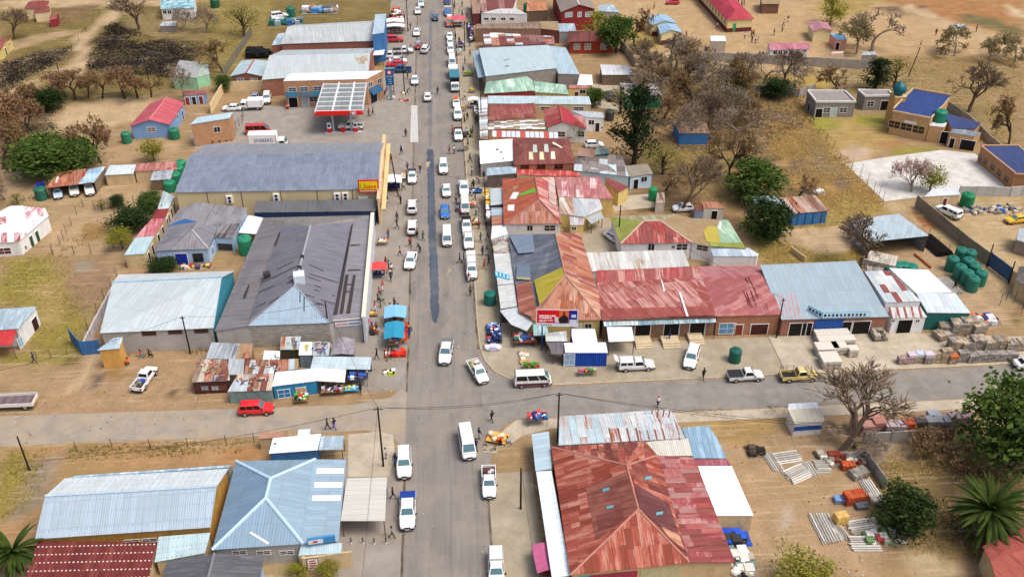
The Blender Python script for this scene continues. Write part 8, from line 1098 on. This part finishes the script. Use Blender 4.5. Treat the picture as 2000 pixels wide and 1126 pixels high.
RED_, FRUIT, CLOTH, DARKG, MIX = ['d8241c', 'e03a1c', 'c01c24', '1c1c20', 'f0f0ee', 'e8761c'], ['5aa02c', '7ab03a', 'd8a020', 'c83a20', '8ac04a'], ['22366a', '8fb0d8', 'e6e6ea', '1c1f2c', 'b03a4a', '4a6ab0'], ['1c1c20', '2c2c34', '55555c', '8a2a34', 'd9d9d6'], ['d83a2c', '2f7fc0', 'e6e6e2', 'e0b02c', '3a8a4a', '2a2a30', 'c05a8a']
stall('stall under a light blue tarpaulin on the left kerb', 774, 632, 2.4, 2.2, canopy='7fb9e6', goods=MIX); stall('stall under a sagging teal tarpaulin on the left kerb', 772, 668, 2.0, 3.2, canopy='2f8fae', goods=MIX); stall('row of red garments and buckets beside the tarpaulins', 790, 655, .9, 4.6, top='c02a24', goods=RED_, n=26, gs=.24); stall('spread of red basins below the teal tarpaulin', 772, 692, 3.2, 1.6, h=.1, top='6a4a3a', goods=RED_ + ['3a6ab0', 'e8e8e6'], n=22, gs=.26); stall('flat clothes display on the corner pavement', 965, 655, 2.2, 4.6, h=.4, top='2a3350', goods=CLOTH, n=44, gs=.2); stall('heap of white sacks at the lower end of the clothes display', 963, 682, 2.6, 1.2, h=.1, top='b5a890', goods=['e6e2ec', 'd9d6e6', 'c9c6dc'], n=10, gs=.4)
stall('vegetable table with green leaves on the corner', 1038, 722, 2.2, 1.3, goods=['3f8a2c', '5aa83a', '2f6a24', 'c02a20'], n=26); stall('orange and cream sacks beside the vegetable table', 1024, 702, 1.6, 2.6, h=.1, top='b09a78', goods=['e6701c', 'e6e2da', 'c9a83a', 'd8d4cc'], n=12, gs=.26); stall('fruit and drinks table before the blue container', 1146, 733, 2.6, .9, goods=MIX + ['3f8a2c'], n=24); stall('clothes rack of bright shirts at the lower corner', 1049, 826, 2.6, 1.6, h=1.2, top='6a4a4a', goods=['2f6fb0', 'd84a4a', '1c1c24', 'e6e6ec', 'e08a9a', '2a2f6a'], n=36, gs=.2)
stall('orange and wooden boards propped on the lower corner', 972, 858, 2.6, 2.0, rot=-20, h=.4, top='d9a03a', goods=['e0641c', 'd9a85a', 'e6d8b8'], n=6, gs=.3); stall('grey cloth on the ground below the orange boards', 958, 878, 1.8, 1.3, rot=-10, h=.1, top='a39a86', goods=['8a8478', '6a6258'], n=3); stall('small ground stall with yellow cloth left of the crossing', 761, 729, 1.6, 1.0, h=.1, top='a8b02c', goods=['e6e6e4', '2a2a2e', 'c9d04a'], n=9, gs=.2); stall('small snack table with yellow top by the shacks', 590, 785, 1.9, 1.3, goods=['1c1c20', '2a2a2e', 'e6e6e6', '5aa02c', 'd83a2c'], n=22, gs=.22); stall('clothes table with blue cover at the shacks', 687, 766, 2.2, 1.0, top='5ab0d8', goods=['7fc8ea', 'e6e6ea', 'd8d04a'], n=8); stall('dark clothes table under the open white roof', 650, 768, 3.0, 1.4, goods=DARKG + ['b05a9a', 'd9d9e6'], n=34); stall('hanging goods beside the long pale awning', 700, 748, 2.8, 1.8, h=1.3, top='3a3a44', goods=['22366a', '1c1c24', '2f5fb0', '8a6a4a', 'e6e6e6'], n=26, gs=.24)
stall('umbrella-red snack stall on the left pavement', 748, 478, 1.8, 1.0, goods=['d8241c', 'e6d02c', '2a2a2c', 'e6e6e4'], n=16); stall('navy draped stall with red umbrella on the left pavement', 741, 540, 1.8, 1.4, top='1c2450', canopy='d84a4a', ch=1.9, goods=['1c2450', '22306a', 'e6e6ee'], n=16); stall('bread and baskets along the workshop wall', 729, 617, 1.4, .7, h=.4, top='8a6a3a', goods=['d9a840', 'c08a30', 'e6c06a'], n=8); stall('crates and buckets at the workshop corner', 731, 648, 1.4, 1.8, h=.1, top='6a5a48', goods=['e6d02c', 'd9d9dc', '8a2a2a', '2a2a2e'], n=10, gs=.24); stall('white gazebo with navy skirt outside the supermarket', 766, 370, 3.0, 2.2, top='1c2444', canopy='e6e9ee', goods=['1c2030', '2a3ac0', '2a2a30'], n=12); stall('white and orange board stall beside the gazebo', 788, 350, .9, 2.0, top='e6e2dc', goods=['e6701c', 'e6e6e2', 'd8a87a'], n=8); stall('blue cloth stall at the right kerb', 929, 376, 2.4, 1.6, h=.4, top='2f5f9a', goods=['2f5f9a', 'e6e6ea', '4a7ab0', '2a2a34'], n=14)
stall('small sweets stall at the right kerb', 924, 406, 1.4, 1.0, goods=['d8a07a', 'd8241c', 'e6e2d8'], n=10); stall('basket stall with green pot at the right kerb', 929, 436, 1.4, 1.8, h=.4, top='a8844a', goods=['c03a30', 'e6e2d0', '1f6a54', 'd9d0b0'], n=12); stall('grey trolley stall standing in the right lane', 904, 295, 1.9, .8, top='7a8894', goods=['d83a2c', '2f9a4a'], n=4); stall('fruit table beside the white pickup', 912, 268, 2.4, 1.4, goods=FRUIT + ['2f4fb0'], n=24); stall('green vegetable stall near the lorry', 915, 149, 2.2, 1.2, goods=['6a9a2c', '8ab03a', '4a7a20', 'b0b83a'], n=22); stall('pink roofed tent at the right kerb', 896, 52, 2.6, 2.4, top='b0a8a4', canopy='d05a6a', goods=['c9c2be', '8a8480'], n=6); stall('striped cloth tables below the three white cars', 900, 92, 2.0, 3.2, top='8a8a92', goods=CLOTH, n=22); stall('grey cabinet stall beside the store', 897, 108, 1.2, 1.6, h=1.4, top='a9c4c0', goods=['a9c4c0', '5a6a6a'], n=3); stall('boxes and brown packs beside the parked wagon', 905, 218, 1.2, .9, top='b08a5a', goods=['c99a6a', 'a87a4a'], n=6); stall('dark cart with white top by the slat awning', 925, 212, 1.5, 1.0, h=.9, top='e6e6e6', canopy='ececec', goods=['5a2a24', '3a2a24'], n=8); stall('yellow stall below the green hip roof', 922, 182, 1.4, 1.0, goods=['e0c82c', '2a2a2e', 'c9b03a'], n=12)
stall('white goods and boxes below the pylon sign', 764, 192, 2.0, 1.2, h=.1, top='a39a90', goods=['2f5fb0', 'e6e6e4', 'd88a9a', '2fa09a'], n=12); stall('red and white ground stall at the foot of the lamp pole', 789, 198, 2.4, .9, h=.1, top='b0a090', goods=['8a2a24', 'e6e2de', 'd83a2c'], n=9); stall('blue and yellow bundles at the lamp pole', 791, 184, 1.6, 1.0, h=.1, top='a89a86', goods=['22306a', 'e0c82c', 'e6e6e6'], n=9); stall('black bags of the dark yard behind the fuel halls', 505, 108, 6, 5, h=.1, top='2a2422', goods=['121214', '1c1a1c', '0e0e10'], n=46, gs=.75, name='scrap_heap', group='scrap heaps'); stall('scrap of pale sheets and drums in the top yard', 560, 46, 9, 4, h=.1, top='8a8880', goods=['9fb0ba', 'd9dcde', '3a6ab0', '6a7a80', '2f6a58'], n=46, gs=.6, name='scrap_heap', group='scrap heaps'); stall('blue and white bundled scrap at the top of the left yard', 625, 22, 10, 5, h=.1, top='8d8f8c', goods=['4a8ac8', 'dfe6ea', '8aa0ac', 'a87a4a', '5a6a70'], n=46, gs=.65, name='scrap_heap', group='scrap heaps'); stall('market clutter beside the top left kerb', 775, 34, 4, 9, h=.5, top='8a7a6a', goods=MIX + ['dfe2e4'], n=44, gs=.4, group='scrap heaps'); stall('pale awning stall at the top left kerb', 770, 56, 4.5, 2.2, top='8a7a6a', canopy='e6e4e0', goods=DARKG, n=10); stall('second pale awning stall below it', 772, 66, 4.5, 1.6, top='8a7a6a', canopy='dfe3e4', goods=DARKG, n=10); stall('dark goods along the far right shop fronts', 920, 70, 1.6, 12, h=.8, top='3a3640', goods=DARKG + ['2a3ab0'], n=46, gs=.34); stall('goods piled along the right shop fronts below the green roof', 932, 226, 1.2, 10, h=.8, top='5a4a44', goods=DARKG + MIX, n=36, gs=.3); stall('goods under the awnings beside the white roof sheet', 946, 330, 2.2, 5, h=.8, top='4a3f48', goods=DARKG + ['8a6aa0', 'b0a0c0'], n=34, gs=.3); stall('white clothes hanging along the rust red building', 952, 416, .9, 10, h=1.4, top='b0a8a4', goods=['e9e9ec', 'd9d9e0', '7a1c24', 'e0b02c', 'f0f0f0'], n=36, gs=.32); stall('goods under the supermarket shopfront', 746, 392, 1.4, 8, h=.8, top='6a5a50', goods=MIX, n=34, gs=.3); stall('goods and shelves below the angled corner awning', 1025, 672, 3.4, 2.0, h=1.0, top='8a3a2c', goods=['b04030', '2f5fa0', '3a3a3c', 'd9d9d6', '2a6a5a'], n=26, gs=.26); stall('blue barrels and scrap metal at the lane end', 1920, 628, 5, 2.4, h=.1, top='8a7a60', goods=['1c3fd0', 'd85a3a', '2a2a2c', 'c9ced0', '3a3a3a'], n=26, gs=.45, name='scrap_heap', group='scrap heaps'); stall('tyres and blue sheeting beside the white shed', 1436, 1052, 3.4, 2.4, h=.1, top='2a50b0', goods=['1f4fc0', '2a5ad0', '1c1c1e', '3a3a3c'], n=26, gs=.4, name='scrap_heap', group='scrap heaps'); stall('white scrap and broken panels right of the red hip hall', 1444, 1100, 3.2, 4.5, h=.1, top='9a8a74', goods=['e6e6e6', 'd9d4cc', '2a2a2c', 'b0a898', '6f8a80'], n=40, gs=.4, name='scrap_heap', group='scrap heaps'); stall('rubble and pallets below the white concrete yard', 1930, 412, 12, 3, h=.1, top='b09a7a', goods=['a8a090', '8a8278', '2f5fa8', 'a89a80', 'c9c2b4'], n=46, gs=.34, name='scrap_heap', group='scrap heaps'); stall('rubble heap of pale bags on the dry slope', 1588, 375, 4, 2.4, h=.1, top='b0a898', goods=['d9d6d0', 'bdb8b0', 'a39a90'], n=30, gs=.3, name='scrap_heap', group='scrap heaps'); stall('magenta tarp stall at the foot of the veranda', 1062, 1112, 1.3, 3.0, rot=5, h=.8, top='8a4a3a', canopy='b86084', ch=1.9); stall('scrap piled beside the stone shop at the builders yard', 1712, 656, 2.2, 3.0, h=.4, top='6a6054', goods=['8a847a', '4a443e', 'a39c90', '6a645c'], n=30, gs=.36, name='scrap_heap', group='scrap heaps')
stall('rubble and broken slabs below the large bare tree', 1642, 898, 6, 2.6, h=.1, top='8a7660', goods=['8a847a', '6a5a4a', 'b0a898', '8a3a2c', 'd9d4c8'], n=44, gs=.32, name='scrap_heap', group='scrap heaps'); stall('black gate frames and scrap left of the timber yard', 1476, 884, 2.4, 1.8, h=.1, top='7a6a54', goods=['2a2420', '3a322c', '5a4a3c'], n=16, gs=.3, name='scrap_heap', group='scrap heaps'); stall('bags and offcuts at the end of the lower timber yard', 1724, 1052, 5, 2.4, h=.1, top='9a8a70', goods=['e2ded6', 'b5afa4', 'a8443c', '8a7a64', '6a8a5a'], n=36, gs=.3, name='scrap_heap', group='scrap heaps'); stall('buckets and chairs outside the light blue house', 385, 522, 5, 1.4, h=.1, top='a8987c', goods=['d9d4c8', 'b03038', '5a4a6a', 'e6c84a', '6a5a48'], n=20, gs=.26, name='scrap_heap', group='scrap heaps')
def pallet(label, px, py, w, d, h, cols, rows=4, rot=0, group='stacked building goods', wrap=None, z=None):
    p = G(px, py); p.z = lift(p) if z is None else z; t = thing('brick_stack', label, 'stack', p, group, R(rot)); rr = random.Random(int(px * 3 + py)); put('pallet', mesh('pallet', *join([boxv(-w / 2, w / 2, y - .05, y + .05, 0, .1) for y in (-d / 2 + .06, 0, d / 2 - .06)])), pm('8a6f4c', .2), t); nx, ny = max(2, round(w / .45)), 2
    for k in range(rows):
        for i in range(nx):
            for j in range(ny): e = .012; jx, jy = rr.uniform(-.03, .03), rr.uniform(-.03, .03); put('block', mesh('block', *boxv(-w / 2 + w * i / nx + e + jx, -w / 2 + w * (i + 1) / nx - e + jx, -d / 2 + d * j / ny + e + jy, -d / 2 + d * (j + 1) / ny - e + jy, .1 + h * k / rows, .1 + h * (k + 1) / rows - .015)), pm(rr.choice(cols), .15), t)
    if wrap: put('wrap', mesh('wrap', *boxv(-w / 2 - .03, w / 2 + .03, -d / 2 - .03, d / 2 + .03, .1 + h * .7, .16 + h)), pm(wrap, .12, 3), t)
GRB, PNK, REDB, WHT, WOOD = ['8d8780', '9c968e', '7c766f'], ['b09a92', 'a58c86', '9c8480'], ['b5502c', 'c05c34', 'a0482c'], ['b5ada0', 'a39b8e', 'c4bcae'], ['a3927a', '8d7c66', 'b5a48c']
k = 0
for x, y, h, c, w, wr in ((1762, 709, 1.0, PNK, 1.5, None), (1778, 707, 1.3, PNK, 1.2, 'c9b8c0'), (1794, 706, 1.4, WOOD, 1.2, 'b9c4d0'), (1810, 708, 1.5, GRB, 1.2, 'c9bcc4'), (1827, 706, 1.6, WOOD, 1.4, None), (1843, 706, 2.0, WOOD, 1.5, None), (1858, 708, 1.2, WOOD, 1.2, 'b5653a'), (1877, 705, 1.6, GRB, 1.5, None), (1896, 706, 1.2, GRB, 1.3, None), (1914, 705, 1.3, GRB, 1.4, None), (1934, 704, 1.3, GRB, 1.5, None), (1953, 703, 1.2, GRB, 1.4, None), (1973, 702, 1.2, GRB, 1.5, None)): pallet('kerbside stack of blocks in the builders yard, %s from the left' % ORDN[k], x, y, w, 1.0, h, c, wrap=wr); k += 1
k = 0
for x, y, h, w in ((1862, 682, 1.6, 1.7), (1885, 683, 1.5, 1.8), (1905, 681, 1.9, 2.0), (1928, 682, 1.6, 1.8), (1950, 680, 1.7, 2.0), (1972, 681, 1.2, 2.0), (1994, 680, 1.2, 1.8)): pallet('second row of flat slab stacks in the builders yard, %s from the left' % ORDN[k], x, y, w, 1.6, h, WOOD + GRB, 7); k += 1
k = 0
for x, y, h, w in ((1848, 650, 1.5, 2.6), (1868, 652, 2.2, 2.4), (1886, 648, 2.4, 2.4), (1906, 650, 1.8, 2.2), (1838, 660, 1.0, 2.2)): pallet('heaped slab stack beside the green tarpaulin shed, %s highest' % ORDN[k], x, y, w, 1.8, h, GRB + WOOD, 7, rot=k * 7 - 12); k += 1
k = 0
for x, y, w, d in ((1622, 662, 5.0, 1.4), (1630, 674, 5.4, 1.4), (1612, 690, 3.2, 1.8), (1636, 688, 2.0, 1.6), (1618, 712, 2.6, 2.4), (1663, 694, 1.3, 1.2)): pallet('white wrapped stack on the shop forecourt, %s of six' % ORDN[k], x, y, w, d, 1.2, WHT, 5, wrap='d0c9bd'); k += 1
k = 0
for x, y, h, c, wr in ((1672, 840, 1.6, PNK, 'b58a80'), (1690, 846, 1.5, PNK, 'b08478'), (1712, 842, 1.8, PNK, 'a8746a'), (1735, 846, 1.6, PNK, 'b09a9c'), (1752, 845, 1.5, PNK, 'b0a0a8'), (1770, 842, 1.7, REDB, None), (1792, 838, 1.6, ['5a504e', '6a605c'], '4a4444'), (1815, 836, 1.5, GRB, '8a8c90'), (1838, 836, 1.5, GRB, '8d8f94'), (1860, 828, 1.4, PNK, 'b09898'), (1880, 826, 1.4, PNK, 'ab8f92'), (1820, 824, 1.4, GRB, '9aa0a8'), (1700, 828, 1.5, PNK, 'b58a7c')): pallet('wrapped pallet behind the block wall across the side street, %s of the row' % ORDN[k], x, y, 1.5, 1.3, h, c, 3, wrap=wr); k += 1
for a in (('bright orange brick stack in the timber yard', 1667, 978, 2.6, 1.4, 1.2, REDB, 5, 8), ('pale block heap in the timber yard', 1676, 928, 2.2, 1.4, .7, GRB, 2, 20), ('red block heap behind the orange bricks', 1655, 914, 1.6, 1.0, .8, REDB, 3), ('blue wrapped pallet beside the orange bricks', 1638, 978, 1.2, 1.0, .5, ['6a8ab8', '7a9ac4'], 2), ('dark slab pallet below the orange bricks', 1682, 990, 1.5, 1.0, .4, ['5a6068', '6a7078'], 2), ('yellow brick stack in the lower timber yard', 1640, 1020, 1.5, 1.1, 1.3, ['d3b06a', 'c9a45c'], 4, 10), ('white bag pallet right of the orange bricks', 1710, 978, 1.6, 1.4, .6, WHT, 2), ('wrapped white bale stack under the bare shed tree', 1716, 520, 5.0, 3.4, 1.6, WHT, 4, -30), ('grey panel pile left of the bale stack', 1706, 540, 2.6, 2.0, 1.2, GRB, 6, -20)): pallet(*a[:8], rot=a[8] if len(a) > 8 else 0, z=.01)
def poles(label, a, b_, n, w, r, c, layers=2, name='pole_stack'):
    A, B_ = G(*a), G(*b_); d = B_ - A; L = d.length; d.normalize(); s = Vector((-d.y, d.x, 0)); t = thing(name, label, 'stack', (A + B_) / 2, 'stacked poles and beams'); rr = random.Random(int(a[0]))
    for k in range(layers):
        for i in range(n - k): o = s * ((i - (n - k - 1) / 2) * w / n) + Vector((0, 0, r + k * r * 1.8)); e = d * rr.uniform(-.2, .2); part(t, 'beam', *tube(A + o + e, B_ + o + e, r, r, 5), pm(rr.choice(c), .15))
CBM = ['d3cfc6', 'c3beb4', 'e0dcd4', 'b5afa4']
for a in (('concrete posts, leftmost bundle in the upper timber yard', (1500, 888), (1521, 920), 5, 1.6, .09), ('concrete posts laid across the upper timber yard', (1513, 897), (1560, 890), 6, 2.2, .1), ('concrete posts in the middle of the upper timber yard', (1538, 934), (1574, 918), 8, 2.6, .1), ('tilted concrete posts right of the middle bundle', (1572, 903), (1590, 930), 5, 1.5, .09), ('short post bundle beside the red heap', (1592, 912), (1618, 912), 7, 2.4, .1), ('long thin poles in the lower timber yard', (1598, 1005), (1626, 1060), 8, 2.6, .1), ('post bundle across the lower timber yard', (1656, 1032), (1712, 1024), 7, 2.2, .1), ('lower post bundle across the lower timber yard', (1660, 1062), (1716, 1062), 7, 2.4, .1), ('post bundle beside the long thin poles', (1632, 1030), (1650, 1052), 6, 1.6, .09), ('grey posts beside the low block wall', (1688, 938), (1708, 968), 6, 1.8, .1), ('concrete fence posts in the builders lane', (1838, 545), (1868, 575), 7, 2.6, .13), ('black steel tubes on the rack behind the green tanks', (1806, 466), (1846, 500), 10, 3.4, .12)): poles(*a, CBM if 'black' not in a[0] else ['2a2422', '1c1816'], 4 if 'black' in a[0] else 2)
poles('rusty steel beam beside the black tube rack', (1786, 497), (1818, 524), 1, .3, .2, ['a85a30'], 1, 'steel_beam'); poles('white pipe lying across the maroon shed roof', (117, 1150), (269, 1072), 1, .2, .01, ['e9e6e0'], 1, 'pipe')
def bollards(L):
    for k, (x, y) in enumerate(L): p = G(x, y); p.z = .01; t = thing('bollard', 'black and white bollard below the striped canopy, %s from the left' % ORDN[k], 'bollard', p, 'bollards'); part(t, 'post', *tube(p, p + Vector((0, 0, .9)), .07, .07, 8), pm('242424')); part(t, 'foot', *tube(p, p + Vector((0, 0, .15)), .11, .11, 8), pm('e0ded6'))
bollards([(686, 1060), (709, 1060), (731, 1061), (754, 1060)])
p = G(1402, 0); 
def litter():
    rr = random.Random(5); V, F, cs = [], [], ['e6e6e2', 'd9d9d6', '5a4a3a', '3a3028', 'a8b8c8', '8a7a64']; D = [([], []) for _ in cs]
    for L, n in (([(-9.5, 104, 300)], 260), ([(3.4, 113, 300)], 260), ([(-5, 60, 280)], 90), ([(1, 60, 280)], 60)):
        for x0, ya, yb in L:
            for _ in range(n): q = rr.randrange(len(cs)); D[q][0].append((x0 + rr.gauss(0, 1.6), rr.uniform(ya, yb)))
    for L, n in (([(0, 690), (420, 690), (400, 870), (0, 870)], 160), ([(1340, 800), (1700, 860), (1700, 1126), (1420, 1126)], 170), ([(1060, 640), (1760, 640), (1760, 730), (1060, 745)], 120), ([(0, 0), (420, 0), (420, 130), (0, 190)], 120), ([(1600, 120), (2000, 130), (2000, 320), (1850, 200)], 120), ([(0, 340), (340, 340), (200, 690), (0, 690)], 120), ([(1480, 420), (2000, 400), (2000, 640), (1600, 500)], 150)):
        for _ in range(n): u, v = rr.random(), rr.random(); a = [L[0][i] * (1 - u) + L[1][i] * u for i in (0, 1)]; b_ = [L[3][i] * (1 - u) + L[2][i] * u for i in (0, 1)]; g = G(a[0] * (1 - v) + b_[0] * v, a[1] * (1 - v) + b_[1] * v); D[rr.randrange(len(cs))][0].append((g.x, g.y))
    for (P, _), c in zip(D, cs):
        V, F = [], []
        for x, y in P: s = rr.uniform(.04, .14); k = len(V); h = rr.uniform(.12, .15); V += [Vector((x + s * math.cos(a) * rr.uniform(.6, 1.2), y + s * math.sin(a) * rr.uniform(.6, 1.2), h * (.3 if j % 2 else .9))) for j, a in enumerate((.3, 1.7, 3.2, 4.6))] + [Vector((x, y, h))]; F += [[k, k + 1, k + 4], [k + 1, k + 2, k + 4], [k + 2, k + 3, k + 4], [k + 3, k, k + 4]]
        tag(put('litter', mesh('litter', V, F), pm({'e6e6e2': 'cfcabf', 'd9d9d6': 'b8b2a6'}.get(c, c), .2)), 'scattered %s scraps of litter on road edges and yards' % {'e6e6e2': 'white', 'd9d9d6': 'grey-white', '5a4a3a': 'brown', '3a3028': 'dark', 'a8b8c8': 'bluish', '8a7a64': 'tan'}[c], 'litter', kind='stuff')
litter()
# bits on shack roofs
rr = random.Random(11)
for k, (x, y, z) in enumerate(((396, 712, 2.6), (405, 728, 2.5), (418, 718, 2.6), (428, 735, 2.4), (470, 745, 2.4), (488, 752, 2.3), (505, 742, 2.4), (520, 738, 2.4), (497, 715, 2.5), (523, 712, 2.5), (536, 716, 2.5), (538, 698, 2.2), (620, 672, 2.4), (632, 680, 2.4), (626, 688, 2.4), (640, 670, 2.4), (616, 682, 2.4), (575, 668, 2.3))):
    p = G(x, y, z - .05); t = thing('roof_scrap', 'scrap lying on the shack roofs, %s from the left' % (ORDN + ['fourteenth', 'fifteenth', 'sixteenth', 'seventeenth', 'eighteenth'])[sorted((396, 405, 418, 428, 470, 488, 505, 520, 497, 523, 536, 538, 620, 632, 626, 640, 616, 575)).index(x)], 'scrap', p, 'scrap on the shack roofs')
    for j in range(7): a, l = rr.uniform(0, 3.14), rr.uniform(.3, .9); o = p + Vector((rr.gauss(0, .35), rr.gauss(0, .35), rr.uniform(.05, .22))); dv = Vector((math.cos(a), math.sin(a), rr.uniform(-.15, .15))) * l / 2; part(t, 'plank' if j % 2 else 'rag', *tube(o - dv, o + dv, .07, .05, 4), pm(rr.choice(['b59a78', '8a6f54', '2a3a5a', 'b03038', 'd9d4c8', '4a443e', '2a6ac0']), .2))
